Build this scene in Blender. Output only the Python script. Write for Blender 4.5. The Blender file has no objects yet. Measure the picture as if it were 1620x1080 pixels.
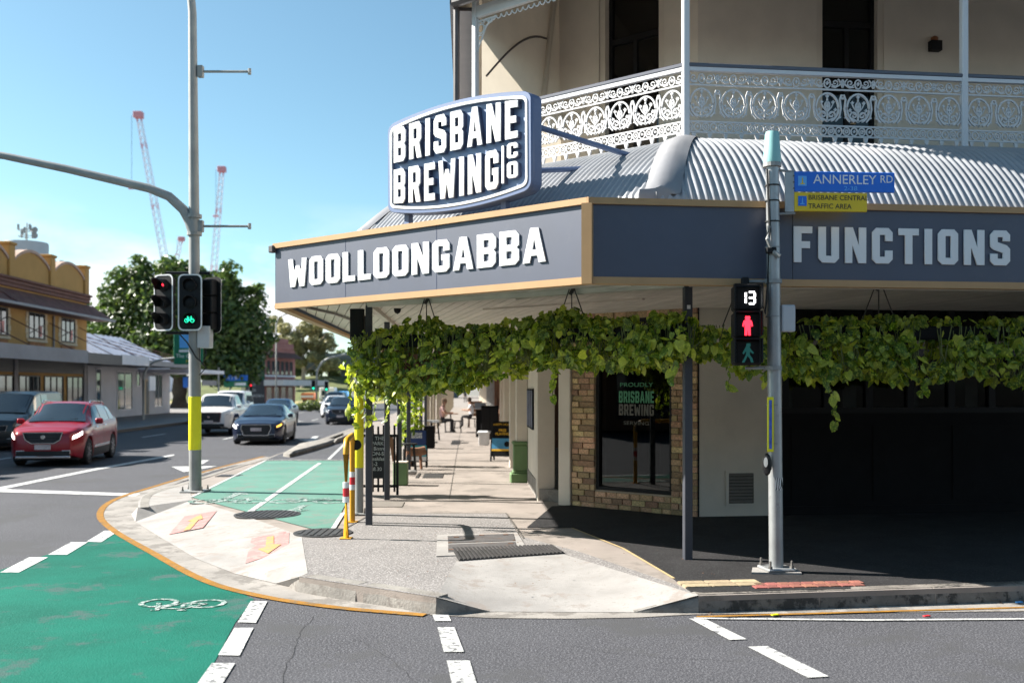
import bpy, bmesh, math, random
from mathutils import Vector, Matrix, noise as mnoise
R = math.radians
SC = bpy.context.scene
COL = SC.collection
random.seed(7)

# ---------------------------------------------------------------- camera
F, CX, HV, CZ = 1575.0, 810.0, 612.0, 1.95      # focal length in photo pixels, principal column, horizon row, eye height
cam_d = bpy.data.cameras.new('camera')
cam_d.sensor_width = 36.0
cam_d.lens = 36.0 * F / 1620
cam_d.shift_y = (HV - 540) / 1620.0
cam_d.clip_end = 5000
cam_d.clip_start = 0.1
cam_d.dof.use_dof = True
cam_d.dof.focus_distance = 11.0
cam_d.dof.aperture_fstop = 1.4
cam = bpy.data.objects.new('camera', cam_d)
COL.objects.link(cam)
cam.location = (0, 0, CZ)
cam.rotation_euler = (R(90), 0, 0)
SC.camera = cam

# ---------------------------------------------------------------- sky and sun
SUN_EL, SUN_AZ = 37.0, -80.0      # azimuth from +Y, clockwise
world = bpy.data.worlds.new('World'); SC.world = world; world.use_nodes = True
wn, wl = world.node_tree.nodes, world.node_tree.links
wn.clear()
w_out = wn.new('ShaderNodeOutputWorld'); w_bg = wn.new('ShaderNodeBackground')
sky = wn.new('ShaderNodeTexSky'); sky.sky_type = 'NISHITA'; sky.sun_disc = False
sky.sun_elevation = R(SUN_EL); sky.sun_rotation = R(SUN_AZ)
sky.air_density = 0.8; sky.dust_density = 0.7; sky.ozone_density = 0.5
w_bg.inputs['Strength'].default_value = 0.062
tc = wn.new('ShaderNodeTexCoord'); sep = wn.new('ShaderNodeSeparateXYZ')
mp = wn.new('ShaderNodeMapping'); mp.inputs['Scale'].default_value = (1, 1, 2.6)
nz = wn.new('ShaderNodeTexNoise'); nz.inputs['Scale'].default_value = 3.1; nz.inputs['Detail'].default_value = 7; nz.inputs['Roughness'].default_value = .55
mr = wn.new('ShaderNodeMapRange'); mr.inputs[1].default_value = .44; mr.inputs[2].default_value = .58
me_ = wn.new('ShaderNodeMapRange'); me_.inputs[1].default_value = .18; me_.inputs[2].default_value = .085
mu = wn.new('ShaderNodeMath'); mu.operation = 'MULTIPLY'
mixc = wn.new('ShaderNodeMix'); mixc.data_type = 'RGBA'; mixc.inputs[7].default_value = (7.6, 7.7, 7.8, 1)
wl.new(tc.outputs['Generated'], mp.inputs[0]); wl.new(mp.outputs[0], nz.inputs['Vector'])
wl.new(tc.outputs['Generated'], sep.inputs[0]); wl.new(sep.outputs['Z'], me_.inputs[0])
wl.new(nz.outputs[0], mr.inputs[0]); wl.new(mr.outputs[0], mu.inputs[0]); wl.new(me_.outputs[0], mu.inputs[1])
tint = wn.new('ShaderNodeMix'); tint.data_type = 'RGBA'; tint.blend_type = 'MULTIPLY'; tint.inputs[0].default_value = 1; tint.inputs[7].default_value = (.88, 1.13, 1.04, 1)
wl.new(sky.outputs[0], tint.inputs[6])
wl.new(mu.outputs[0], mixc.inputs[0]); wl.new(tint.outputs[2], mixc.inputs[6])
wl.new(mixc.outputs[2], w_bg.inputs['Color']); wl.new(w_bg.outputs[0], w_out.inputs[0])
sun_d = bpy.data.lights.new('sun', 'SUN'); sun_d.energy = 5.0; sun_d.angle = R(.53); sun_d.color = (1, .95, .87)
sun = bpy.data.objects.new('sun', sun_d); COL.objects.link(sun)
_s = Vector((math.sin(R(SUN_AZ)) * math.cos(R(SUN_EL)), math.cos(R(SUN_AZ)) * math.cos(R(SUN_EL)), math.sin(R(SUN_EL))))
sun.rotation_euler = _s.to_track_quat('Z', 'Y').to_euler()
SC.view_settings.view_transform = 'Standard'; SC.view_settings.look = 'None'
SC.view_settings.gamma = 1; SC.view_settings.use_curve_mapping = False
SC.view_settings.exposure = 1.58
SC.cycles.max_bounces = 6; SC.cycles.diffuse_bounces = 3; SC.cycles.glossy_bounces = 3; SC.cycles.transparent_max_bounces = 12
SC.cycles.use_denoising = True

# ---------------------------------------------------------------- helpers
def G(u, v, z=0.0):
    """where the photo's pixel (u, v) meets the level plane at height z"""
    Y = F * (CZ - z) / (v - HV)
    return ((u - CX) / F * Y, Y)
def GZ(u, v, z=0.0):
    x, y = G(u, v, z); return (x, y, z)
I4 = Matrix.Identity(4)
def TR(x, y, z=0.0, rz=0.0):
    return Matrix.Translation((x, y, z)) @ Matrix.Rotation(rz, 4, 'Z')
WM = {}
MATS = {}
def mat(name, col, rough=.6, metal=0.0, var=.12, scale=6.0, bump=0.0, bscale=60.0, spec=.5, wear=None, wear_amt=.45, wscale=9, coat=0.0,
        emit=None, estr=1.0, rnd=0.0, transl=0.0, alpha=1.0, island=0.0, spots=None, grad=None):
    m = bpy.data.materials.new(name); m.use_nodes = True
    n, l = m.node_tree.nodes, m.node_tree.links
    b = n['Principled BSDF']; out = n['Material Output']
    c = tuple(col) + (1,)
    b.inputs['Roughness'].default_value = rough; b.inputs['Metallic'].default_value = metal
    b.inputs['Specular IOR Level'].default_value = spec
    b.inputs['Coat Weight'].default_value = coat; b.inputs['Coat Roughness'].default_value = .05
    t = n.new('ShaderNodeTexCoord'); src = t.outputs['Object']
    last = None
    if var > 0:
        z = n.new('ShaderNodeTexNoise'); z.inputs['Scale'].default_value = scale; z.inputs['Detail'].default_value = 8; z.inputs['Roughness'].default_value = .6
        l.new(src, z.inputs['Vector'])
        k = n.new('ShaderNodeMapRange'); k.inputs[1].default_value = .3; k.inputs[2].default_value = .7
        l.new(z.outputs[0], k.inputs[0])
        x = n.new('ShaderNodeMix'); x.data_type = 'RGBA'
        x.inputs[6].default_value = tuple(v * (1 - var) for v in col) + (1,)
        x.inputs[7].default_value = tuple(min(1, v * (1 + var)) for v in col) + (1,)
        l.new(k.outputs[0], x.inputs[0]); last = x.outputs[2]
    else:
        b.inputs['Base Color'].default_value = c
    if spots:   # fine grain: (colour, scale, threshold)
        z = n.new('ShaderNodeTexNoise'); z.inputs['Scale'].default_value = spots[1]; z.inputs['Detail'].default_value = 3
        l.new(src, z.inputs['Vector'])
        k = n.new('ShaderNodeMapRange'); k.inputs[1].default_value = spots[2]; k.inputs[2].default_value = spots[2] + .08
        l.new(z.outputs[0], k.inputs[0])
        x = n.new('ShaderNodeMix'); x.data_type = 'RGBA'; x.inputs[7].default_value = tuple(spots[0]) + (1,)
        x.inputs[6].default_value = c
        if last: l.new(last, x.inputs[6])
        l.new(k.outputs[0], x.inputs[0]); last = x.outputs[2]
    if wear:
        z = n.new('ShaderNodeTexNoise'); z.inputs['Scale'].default_value = wscale; z.inputs['Detail'].default_value = 10; z.inputs['Roughness'].default_value = .72
        l.new(src, z.inputs['Vector'])
        k = n.new('ShaderNodeMapRange'); k.inputs[1].default_value = 1 - wear_amt; k.inputs[2].default_value = 1 - wear_amt + .07
        l.new(z.outputs[0], k.inputs[0])
        x = n.new('ShaderNodeMix'); x.data_type = 'RGBA'; x.inputs[7].default_value = tuple(wear) + (1,); x.inputs[6].default_value = c
        if last: l.new(last, x.inputs[6])
        l.new(k.outputs[0], x.inputs[0]); last = x.outputs[2]
    if rnd or island:
        h = n.new('ShaderNodeHueSaturation')
        h.inputs['Color'].default_value = c
        if last: l.new(last, h.inputs['Color'])
        if rnd: o = n.new('ShaderNodeObjectInfo'); ro = o.outputs['Random']
        else: o = n.new('ShaderNodeNewGeometry'); ro = o.outputs['Random Per Island']
        a = rnd or island
        k = n.new('ShaderNodeMapRange'); k.inputs[3].default_value = 1 - a; k.inputs[4].default_value = 1 + a
        l.new(ro, k.inputs[0]); l.new(k.outputs[0], h.inputs['Value'])
        k2 = n.new('ShaderNodeMath'); k2.operation = 'MULTIPLY'; k2.inputs[1].default_value = 7.31; l.new(ro, k2.inputs[0])
        k3 = n.new('ShaderNodeMath'); k3.operation = 'FRACT'; l.new(k2.outputs[0], k3.inputs[0])
        k4 = n.new('ShaderNodeMapRange'); k4.inputs[3].default_value = .5 - a * .06; k4.inputs[4].default_value = .5 + a * .06
        l.new(k3.outputs[0], k4.inputs[0]); l.new(k4.outputs[0], h.inputs['Hue'])
        last = h.outputs[0]
    if last: l.new(last, b.inputs['Base Color'])
    if bump:
        z = n.new('ShaderNodeTexNoise'); z.inputs['Scale'].default_value = bscale; z.inputs['Detail'].default_value = 4
        l.new(src, z.inputs['Vector'])
        k = n.new('ShaderNodeBump'); k.inputs['Strength'].default_value = bump; k.inputs['Distance'].default_value = .01
        l.new(z.outputs[0], k.inputs['Height']); l.new(k.outputs[0], b.inputs['Normal'])
    if emit:
        b.inputs['Emission Color'].default_value = tuple(emit) + (1,); b.inputs['Emission Strength'].default_value = estr
    if transl:
        tr = n.new('ShaderNodeBsdfTranslucent'); mx = n.new('ShaderNodeMixShader'); mx.inputs[0].default_value = transl
        if last: l.new(last, tr.inputs['Color'])
        else: tr.inputs['Color'].default_value = c
        l.new(b.outputs[0], mx.inputs[1]); l.new(tr.outputs[0], mx.inputs[2]); l.new(mx.outputs[0], out.inputs['Surface'])
    MATS[name] = m
    return m
def glass_mat(name, tint=(.35, .4, .4), refl=.9, ior=1.5, rough=.01):
    m = bpy.data.materials.new(name); m.use_nodes = True
    n, l = m.node_tree.nodes, m.node_tree.links; n.clear()
    out = n.new('ShaderNodeOutputMaterial'); t = n.new('ShaderNodeBsdfTransparent'); g = n.new('ShaderNodeBsdfGlossy')
    t.inputs[0].default_value = tuple(tint) + (1,); g.inputs[0].default_value = (refl, refl, refl, 1); g.inputs['Roughness'].default_value = rough
    f = n.new('ShaderNodeFresnel'); f.inputs[0].default_value = ior
    mx = n.new('ShaderNodeMixShader'); l.new(f.outputs[0], mx.inputs[0]); l.new(t.outputs[0], mx.inputs[1]); l.new(g.outputs[0], mx.inputs[2])
    l.new(mx.outputs[0], out.inputs[0]); MATS[name] = m
    return m

class MB:
    def __init__(s): s.v = []; s.f = []; s.m = []
    def add(s, vs, fs, mi=0):
        k = len(s.v); s.v += [tuple(p) for p in vs]; s.f += [tuple(k + i for i in f) for f in fs]; s.m += [mi] * len(fs); return s
    def box(s, x0, x1, y0, y1, z0, z1, mi=0):
        return s.add([(x0,y0,z0),(x1,y0,z0),(x1,y1,z0),(x0,y1,z0),(x0,y0,z1),(x1,y0,z1),(x1,y1,z1),(x0,y1,z1)],
              [(0,3,2,1),(4,5,6,7),(0,1,5,4),(1,2,6,5),(2,3,7,6),(3,0,4,7)], mi)
    def bbox(s, x0, x1, y0, y1, z0, z1, b=.01, mi=0):
        """box with chamfered edges"""
        vs = []; fs = []
        X = (x0, x0+b, x1-b, x1); Y = (y0, y0+b, y1-b, y1); Z = (z0, z0+b, z1-b, z1)
        def ring(z, i):  # octagon-like ring of 8
            a = i
            return [(X[1],Y[a],z),(X[2],Y[a],z),(X[3-a],Y[1],z),(X[3-a],Y[2],z),(X[2],Y[3-a],z),(X[1],Y[3-a],z),(X[a],Y[2],z),(X[a],Y[1],z)]
        r = [ring(Z[0], 1), ring(Z[1], 0), ring(Z[2], 0), ring(Z[3], 1)]
        for q in r: vs += q
        fs.append(tuple(range(7, -1, -1)))
        for k in range(3):
            for j in range(8):
                fs.append((k*8+j, k*8+(j+1) % 8, (k+1)*8+(j+1) % 8, (k+1)*8+j))
        fs.append(tuple(range(24, 32)))
        return s.add(vs, fs, mi)
    def prism(s, poly, z0, z1, mi=0):
        n = len(poly)
        ar = sum(poly[i][0]*poly[(i+1) % n][1]-poly[(i+1) % n][0]*poly[i][1] for i in range(n))
        if ar < 0: poly = poly[::-1]
        vs = [(p[0], p[1], z0) for p in poly] + [(p[0], p[1], z1) for p in poly]
        return s.add(vs, [tuple(range(n-1, -1, -1)), tuple(range(n, 2*n))] + [(i, (i+1) % n, n+(i+1) % n, n+i) for i in range(n)], mi)
    def xprism(s, poly, y0, y1, mi=0):
        """polygon in (x, z) extruded along y"""
        n = len(poly)
        ar = sum(poly[i][0]*poly[(i+1) % n][1]-poly[(i+1) % n][0]*poly[i][1] for i in range(n))
        if ar < 0: poly = poly[::-1]
        vs = [(p[0], y0, p[1]) for p in poly] + [(p[0], y1, p[1]) for p in poly]
        return s.add(vs, [tuple(range(n)), tuple(range(2*n-1, n-1, -1))] + [((i+1) % n, i, n+i, n+(i+1) % n) for i in range(n)], mi)
    def poly(s, pts, z, mi=0):
        n = len(pts)
        ar = sum(pts[i][0]*pts[(i+1) % n][1]-pts[(i+1) % n][0]*pts[i][1] for i in range(n))
        if ar < 0: pts = pts[::-1]
        return s.add([(p[0], p[1], z) for p in pts], [tuple(range(n))], mi)
    def tube(s, path, r, n=8, mi=0, cap=True, rs=None, flat=1.0):
        P = [Vector(p) for p in path]; vs = []; fs = []
        up = Vector((0, 0, 1))
        for i, p in enumerate(P):
            d = (P[min(i+1, len(P)-1)] - P[max(i-1, 0)]).normalized()
            a = d.cross(up)
            if a.length < 1e-3: a = d.cross(Vector((0, 1, 0)))
            a.normalize(); b = a.cross(d).normalized()
            rr = rs[i] if rs else r
            for k in range(n):
                t = 2*math.pi*(k+.5)/n
                vs.append(p + a*math.cos(t)*rr + b*math.sin(t)*rr*flat)
        for i in range(len(P)-1):
            for k in range(n):
                fs.append((i*n+k, (i+1)*n+k, (i+1)*n+(k+1) % n, i*n+(k+1) % n))
        if cap:
            fs.append(tuple(range(n))); fs.append(tuple(range((len(P)-1)*n+n-1, (len(P)-1)*n-1, -1)))
        return s.add(vs, fs, mi)
    def lathe(s, prof, c=(0, 0, 0), n=16, mi=0, axis='z'):
        vs = []; fs = []
        for r, h in prof:
            for k in range(n):
                t = 2*math.pi*k/n; x, y = r*math.cos(t), r*math.sin(t)
                if axis == 'z': p = (c[0]+x, c[1]+y, c[2]+h)
                elif axis == 'y': p = (c[0]+x, c[1]+h, c[2]+y)
                else: p = (c[0]+h, c[1]+x, c[2]+y)
                vs.append(p)
        for i in range(len(prof)-1):
            for k in range(n):
                q = (i*n+k, i*n+(k+1) % n, (i+1)*n+(k+1) % n, (i+1)*n+k)
                fs.append(q if axis != 'y' else q[::-1])
        a = tuple(range(n-1, -1, -1)); b = tuple(range((len(prof)-1)*n, len(prof)*n))
        fs += [a, b] if axis != 'y' else [a[::-1], b[::-1]]
        return s.add(vs, fs, mi)
    def ribbon(s, pts, w, z, mi=0):
        """flat strip along a path of (x, y), to both sides"""
        vs = []; n = len(pts)
        for i in range(n):
            a = Vector(pts[max(i-1, 0)]); b = Vector(pts[min(i+1, n-1)]); d = (b-a).normalized(); q = Vector((-d.y, d.x))*w/2
            vs += [(pts[i][0]+q.x, pts[i][1]+q.y, z), (pts[i][0]-q.x, pts[i][1]-q.y, z)]
        return s.add(vs, [(2*i+1, 2*i+3, 2*i+2, 2*i) for i in range(n-1)], mi)
    def mesh(s, name, mats, smooth=False):
        me = bpy.data.meshes.new(name); me.from_pydata(s.v, [], s.f); me.update()
        for m in (mats if isinstance(mats, (list, tuple)) else [mats]): me.materials.append(m)
        if any(s.m): me.polygons.foreach_set('material_index', s.m)
        if smooth:
            me.polygons.foreach_set('use_smooth', [True]*len(me.polygons))
            if smooth != 'full':
                try: me.set_sharp_from_angle(angle=R(35))
                except Exception: pass
        return me
    def build(s, name, mats, parent=None, M=None, smooth=False):
        return inst(s.mesh(name, mats, smooth), name, parent, M)
def inst(me, name, parent=None, M=None, scale=None):
    o = bpy.data.objects.new(name, me); COL.objects.link(o)
    if M is None: M = WM[parent.name] if parent else I4
    WM[o.name] = M
    if parent:
        o.parent = parent; o.matrix_basis = WM[parent.name].inverted() @ M
    else: o.matrix_basis = M
    return o
def thing(name, label, cat, M=I4, group=None):
    o = bpy.data.objects.new(name, None); COL.objects.link(o); o.matrix_basis = M; WM[o.name] = M
    o['label'] = label; o['category'] = cat
    if group: o['group'] = group
    o.empty_display_size = .2
    return o
def tag(o, label, cat, group=None):
    o['label'] = label; o['category'] = cat
    if group: o['group'] = group
    return o
def struct(o, kind='structure', label=None):
    o['kind'] = kind
    if label: o['label'] = label
    return o
def copy_tree(o, M, label=None, parent=None):
    """a copy of a thing with its parts and sub-parts, standing at M"""
    c = o.copy(); COL.objects.link(c)
    if parent is None: c.matrix_basis = M; WM[c.name] = M
    else: c.parent = parent; WM[c.name] = WM[parent.name] @ c.matrix_basis
    if label: c['label'] = label
    for ch in list(o.children): copy_tree(ch, None, None, c)
    return c
def curve_mesh(name, splines, ext, m, bevel=0.0):
    """closed outlines in (x, y) with holes -> solid of depth 2*ext"""
    cu = bpy.data.curves.new(name, 'CURVE'); cu.dimensions = '2D'; cu.fill_mode = 'BOTH'; cu.extrude = ext
    cu.bevel_depth = bevel; cu.bevel_resolution = 0
    for pts in splines:
        s = cu.splines.new('POLY'); s.points.add(len(pts)-1)
        for q, p in zip(s.points, pts): q.co = (p[0], p[1], 0, 1)
        s.use_cyclic_u = True
    o = bpy.data.objects.new(name, cu); COL.objects.link(o)
    me = bpy.data.meshes.new_from_object(o); bpy.data.objects.remove(o); bpy.data.curves.remove(cu)
    me.name = name; me.materials.clear(); me.materials.append(m)
    return me
def text_mesh(s, size, m, ext=.002, align='LEFT', sx=1.0, bold=0.0):
    cu = bpy.data.curves.new('lettering', 'FONT'); cu.body = s; cu.size = size; cu.extrude = ext; cu.align_x = align; cu.offset = bold
    cu.resolution_u = 3
    o = bpy.data.objects.new('lettering', cu); COL.objects.link(o)
    me = bpy.data.meshes.new_from_object(o); bpy.data.objects.remove(o); bpy.data.curves.remove(cu)
    me.materials.clear(); me.materials.append(m)
    if sx != 1: me.transform(Matrix.Diagonal((sx, 1, 1, 1)))
    return me
UPRIGHT = Matrix.Rotation(R(90), 4, 'X')      # (x, y) drawing -> (x, z) wall, its front to -y
def write(s, size, m, parent, M, x, y, z, name='lettering', ext=.002, align='LEFT', sx=1.0, bold=0.0):
    return inst(text_mesh(s, size, m, ext, align, sx, bold), name, parent, M @ Matrix.Translation((x, y, z)) @ UPRIGHT)

# block letters of the signs: (width, outline, holes)
LET = {
 'A': (.70, [[(0,0),(.21,0),(.25,.2),(.45,.2),(.49,0),(.70,0),(.47,1),(.23,1)], [(.28,.36),(.42,.36),(.35,.74)]]),
 'B': (.62, [[(0,0),(.5,0),(.62,.12),(.62,.43),(.55,.5),(.62,.57),(.62,.88),(.5,1),(0,1)], [(.22,.17),(.40,.17),(.40,.41),(.22,.41)], [(.22,.59),(.40,.59),(.40,.83),(.22,.83)]]),
 'C': (.62, [[(.12,0),(.5,0),(.62,.12),(.62,.36),(.40,.36),(.40,.18),(.22,.18),(.22,.82),(.40,.82),(.40,.64),(.62,.64),(.62,.88),(.5,1),(.12,1),(0,.88),(0,.12)]]),
 'E': (.55, [[(0,0),(.55,0),(.55,.18),(.22,.18),(.22,.41),(.48,.41),(.48,.59),(.22,.59),(.22,.82),(.55,.82),(.55,1),(0,1)]]),
 'F': (.55, [[(0,0),(.22,0),(.22,.40),(.48,.40),(.48,.58),(.22,.58),(.22,.82),(.55,.82),(.55,1),(0,1)]]),
 'G': (.62, [[(.12,0),(.5,0),(.62,.12),(.62,.53),(.33,.53),(.33,.37),(.40,.37),(.40,.18),(.22,.18),(.22,.82),(.40,.82),(.40,.66),(.62,.66),(.62,.88),(.5,1),(.12,1),(0,.88),(0,.12)]]),
 'I': (.22, [[(0,0),(.22,0),(.22,1),(0,1)]]),
 'L': (.52, [[(0,0),(.52,0),(.52,.18),(.22,.18),(.22,1),(0,1)]]),
 'N': (.64, [[(0,0),(.21,0),(.21,.55),(.41,0),(.64,0),(.64,1),(.43,1),(.43,.45),(.23,1),(0,1)]]),
 'O': (.62, [[(.12,0),(.5,0),(.62,.12),(.62,.88),(.5,1),(.12,1),(0,.88),(0,.12)], [(.22,.18),(.40,.18),(.40,.82),(.22,.82)]]),
 'R': (.64, [[(0,0),(.22,0),(.22,.36),(.3,.36),(.41,0),(.64,0),(.52,.42),(.62,.52),(.62,.88),(.5,1),(0,1)], [(.22,.54),(.40,.54),(.40,.83),(.22,.83)]]),
 'S': (.62, [[(0,.12),(.12,0),(.5,0),(.62,.12),(.62,.47),(.52,.57),(.22,.66),(.22,.82),(.40,.82),(.40,.70),(.62,.70),(.62,.88),(.5,1),(.12,1),(0,.88),(0,.54),(.1,.45),(.40,.36),(.40,.18),(.22,.18),(.22,.32),(0,.32)]]),
 'T': (.62, [[(.2,0),(.42,0),(.42,.82),(.62,.82),(.62,1),(0,1),(0,.82),(.2,.82)]]),
 'U': (.62, [[(.12,0),(.5,0),(.62,.12),(.62,1),(.40,1),(.40,.18),(.22,.18),(.22,1),(0,1),(0,.12)]]),
 'W': (.86, [[(.1,0),(.32,0),(.43,.42),(.54,0),(.76,0),(.86,1),(.65,1),(.62,.45),(.5,.75),(.36,.75),(.24,.45),(.21,1),(0,1)]]),
}
def block_word(word, x0, x1, z0, h, y, depth, m, parent, M, name='letter', warp=None, gap=.13, bevel=.003):
    tot = sum(LET[c][0] for c in word) + gap*(len(word)-1); k = (x1-x0)/tot; x = x0
    for c in word:
        w, spl = LET[c]; out = []
        for pts in spl:
            dens = []
            for i, p in enumerate(pts):
                q = pts[(i+1) % len(pts)]
                n = max(1, int(abs(q[0]-p[0])*k/.05)) if warp else 1
                for j in range(n): dens.append((p[0]+(q[0]-p[0])*j/n, p[1]+(q[1]-p[1])*j/n))
            res = []
            for p in dens:
                px, pz = x+p[0]*k, z0+p[1]*h
                if warp: pz = warp(px, pz)
                res.append((px, pz))
            out.append(res)
        me = curve_mesh('letter', out, depth/2, m, bevel)
        inst(me, name, parent, M @ Matrix.Translation((0, y-depth/2, 0)) @ UPRIGHT)
        x += (w+gap)*k

# ---------------------------------------------------------------- materials
ASPH = (.050, .050, .057)
m_asph = mat('asphalt', ASPH, .85, spec=.3, var=.16, scale=.6, bump=.7, bscale=90, spots=((.135, .135, .147), 66, .52), wear=(.062, .062, .066), wear_amt=.47, wscale=.7)
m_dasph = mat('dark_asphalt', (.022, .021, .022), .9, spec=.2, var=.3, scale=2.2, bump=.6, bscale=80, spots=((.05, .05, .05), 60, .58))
m_ground = mat('bare_ground', (.16, .15, .13), .95, var=.2, scale=.05)
m_conc = mat('pale_concrete', (.275, .26, .247), .85, var=.18, scale=2.2, bump=.3, bscale=70, wear=(.235, .205, .185), wear_amt=.455, wscale=2.6, spots=((.24, .225, .21), 22, .60))
m_path = mat('footpath_concrete', (.25, .215, .19), .85, var=.16, scale=1.4, bump=.4, bscale=70, wear=(.185, .16, .14), wear_amt=.48, wscale=1.3)
m_aggr = mat('exposed_aggregate', (.165, .153, .147), .9, var=.16, scale=1.5, bump=.9, bscale=60, spots=((.31, .29, .28), 50, .53))
m_gutter = mat('gutter_concrete', (.25, .23, .21), .85, var=.25, scale=1.8, bump=.4, bscale=60, wear=(.16, .145, .13), wear_amt=.5, wscale=2.5)
m_kerbc = mat('kerb_concrete', (.22, .205, .185), .9, var=.3, scale=3, bump=.6, bscale=45, wear=(.15, .135, .12), wear_amt=.48, wscale=3.5)
m_kerbdark = mat('soiled_kerb_concrete', (.17, .15, .13), .9, var=.35, scale=4, bump=.6, bscale=45, wear=(.05, .045, .04), wear_amt=.5, wscale=5)
m_white = mat('road_paint_white', (.47, .47, .46), .7, var=.12, scale=6, bump=.5, bscale=90, wear=(.12, .12, .13), wear_amt=.455, wscale=9)
m_thinwhite = mat('worn_road_paint', (.38, .40, .39), .7, var=.1, scale=6, wear=(.02, .11, .08), wear_amt=.55, wscale=22)
m_yline = mat('road_paint_yellow', (.27, .13, .02), .75, spec=.2, var=.22, scale=5, bump=.5, bscale=90, wear=(.16, .11, .06), wear_amt=.47, wscale=12)
m_green = mat('cycle_lane_green', (.003, .108, .075), .8, spec=.15, var=.22, scale=.9, bump=.7, bscale=80, spots=((.012, .135, .098), 60, .56), wear=(.045, .10, .088), wear_amt=.445, wscale=1.5)
m_green2 = mat('cycle_track_green', (.10, .215, .175), .8, spec=.2, var=.14, scale=1.1, bump=.5, bscale=80, wear=(.14, .19, .165), wear_amt=.47, wscale=3)
m_pinkp = mat('faded_red_paint', (.36, .175, .165), .85, var=.12, scale=9, wear=(.33, .235, .215), wear_amt=.49, wscale=7)
m_yarrow = mat('faded_yellow_paint', (.37, .25, .085), .85, var=.1, scale=5, wear=(.36, .2, .14), wear_amt=.49, wscale=9)
m_iron = mat('cast_iron_cover', (.055, .052, .052), .6, .4, var=.3, scale=9, bump=.3, bscale=60)
m_lid = mat('worn_steel_lid', (.115, .108, .108), .6, .3, var=.25, scale=7, wear=(.15, .09, .06), wear_amt=.44, wscale=6, bump=.3)
m_redbrickpav = mat('red_paver', (.24, .085, .06), .9, var=.25, scale=9, bump=.4, bscale=60, rnd=.25)
m_tanpav = mat('tan_paver', (.33, .255, .16), .9, var=.25, scale=5, bump=.4, bscale=60, rnd=.15)

ST = Vector((-.0444, .999)).normalized()      # direction of the main street, away from the camera
RZ_ST = math.atan2(.0444, 1.0)                # turns local +y onto it

# ---------------------------------------------------------------- ground and road
struct(MB().poly([(-1500, -600), (1500, -600), (1500, 2400), (-1500, 2400)], -.012).build('ground', m_ground))
struct(MB().poly([(-60, -25), (60, -25), (60, 13), (6, 13), (-4, 40), (-15, 240), (-40, 240), (-27, 60), (-25, 34), (-60, 30)], 0).build('road', m_asph))

# footpath, its edge read off the kerb in the photo
FD = Vector((.9925, .122))
kR = [(4.64 + FD.x*t, 9.03 + FD.y*t) for t in (0, 4, 10, 30)]
P1, P2, P3, P4 = G(690, 945, .15), G(722, 888, .15), G(892, 877, .15), G(1105, 942, .15)
KB = [G(473, 912, .15), G(530, 921, .15), G(600, 931, .15), P1]
BK = [G(304, 791, .15), G(387, 816, .15), G(477, 848, .15)]
FL = G(487, 907, .15)
KL = [G(218, 803, .15), G(219, 793, .15), G(226, 783, .15), G(250, 774, .15), G(297, 761, .15), G(360, 741, .15), G(428, 722, .15)]
far_l = [(-5.1-.0444*y, y) for y in (45, 80, 200)]
foot = kR[::-1] + [P4, P3, P2, P1] + KB[::-1][1:] + [FL] + BK[::-1] + KL + far_l + [(20, 200), (40, 60)]
o = MB().prism(foot, -.01, .15).build('footpath', m_path); struct(o)
# zones of the footpath, each a thin sheet on the one below
zn = MB().poly([FL, BK[2], G(543, 838, .15), G(590, 812, .15), G(800, 812, .15), G(822, 848, .15), G(915, 872, .15), G(1070, 925, .15), P4, P3, P2, P1] + KB[::-1][1:], .154)
struct(zn.build('footpath_aggregate_paving', m_aggr))
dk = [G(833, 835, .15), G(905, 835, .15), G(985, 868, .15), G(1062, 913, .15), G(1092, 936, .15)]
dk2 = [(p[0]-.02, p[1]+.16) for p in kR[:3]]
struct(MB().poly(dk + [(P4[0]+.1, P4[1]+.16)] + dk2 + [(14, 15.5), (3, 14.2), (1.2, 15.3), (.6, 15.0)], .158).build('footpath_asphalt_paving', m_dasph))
# joint lines between bays
jl = MB()
for a, b in (((543, 838), (590, 812)), ((800, 812), (828, 852)), ((590, 812), (800, 812))):
    jl.ribbon([G(*a, .15), G(*b, .15)], .022, .1615)
for a, b in (((905, 836), (985, 868)), ((985, 868), (1066, 916))):
    jl.ribbon([G(*a, .15), G(*b, .15)], .03, .1625, 1)
for Y in (15.9, 18.9, 21.5, 24.3, 27.4, 31, 35, 39, 44):
    jl.ribbon([(-1.9-.0444*Y, Y), (1.1-.0444*Y, Y)], .015, .1545)
jl.ribbon([(-.3-.0444*16, 16), (-.3-.0444*50, 50)], .014, .155)
struct(jl.build('footpath_joints', [mat('joint_shadow', (.10, .09, .08), .9), mat('joint_sand', (.40, .30, .15), .9)]))  # dark joints between bays, sandy ones along the asphalt edge

# kerbs: rounded front edge, in segments
def kerb(name, pts, m, h=.152, w=.16, drop0=False, drop1=False):
    prof = [(-.012, -.01), (0, h-.05), (.012, h-.02), (.035, h+.004), (w, h+.006), (w, h-.02)]
    vs, fs = [], []; n = len(pts)
    for i in range(n):
        a = Vector(pts[max(i-1, 0)]); b = Vector(pts[min(i+1, n-1)]); d = (b-a).normalized(); q = Vector((-d.y, d.x))
        k = 1.0
        if drop0 and i == 0 or drop1 and i == n-1: k = .12
        for (x, z) in prof: vs.append((pts[i][0]+q.x*x, pts[i][1]+q.y*x, z*k if z > 0 else z))
    k = len(prof)
    for i in range(n-1):
        for j in range(k-1): fs.append((i*k+j, (i+1)*k+j, (i+1)*k+j+1, i*k+j+1))
    fs.append(tuple(range(k-1, -1, -1))); fs.append(tuple((n-1)*k+j for j in range(k)))
    return MB().add(vs, fs).build(name, m, None, None, smooth=True)
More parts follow.
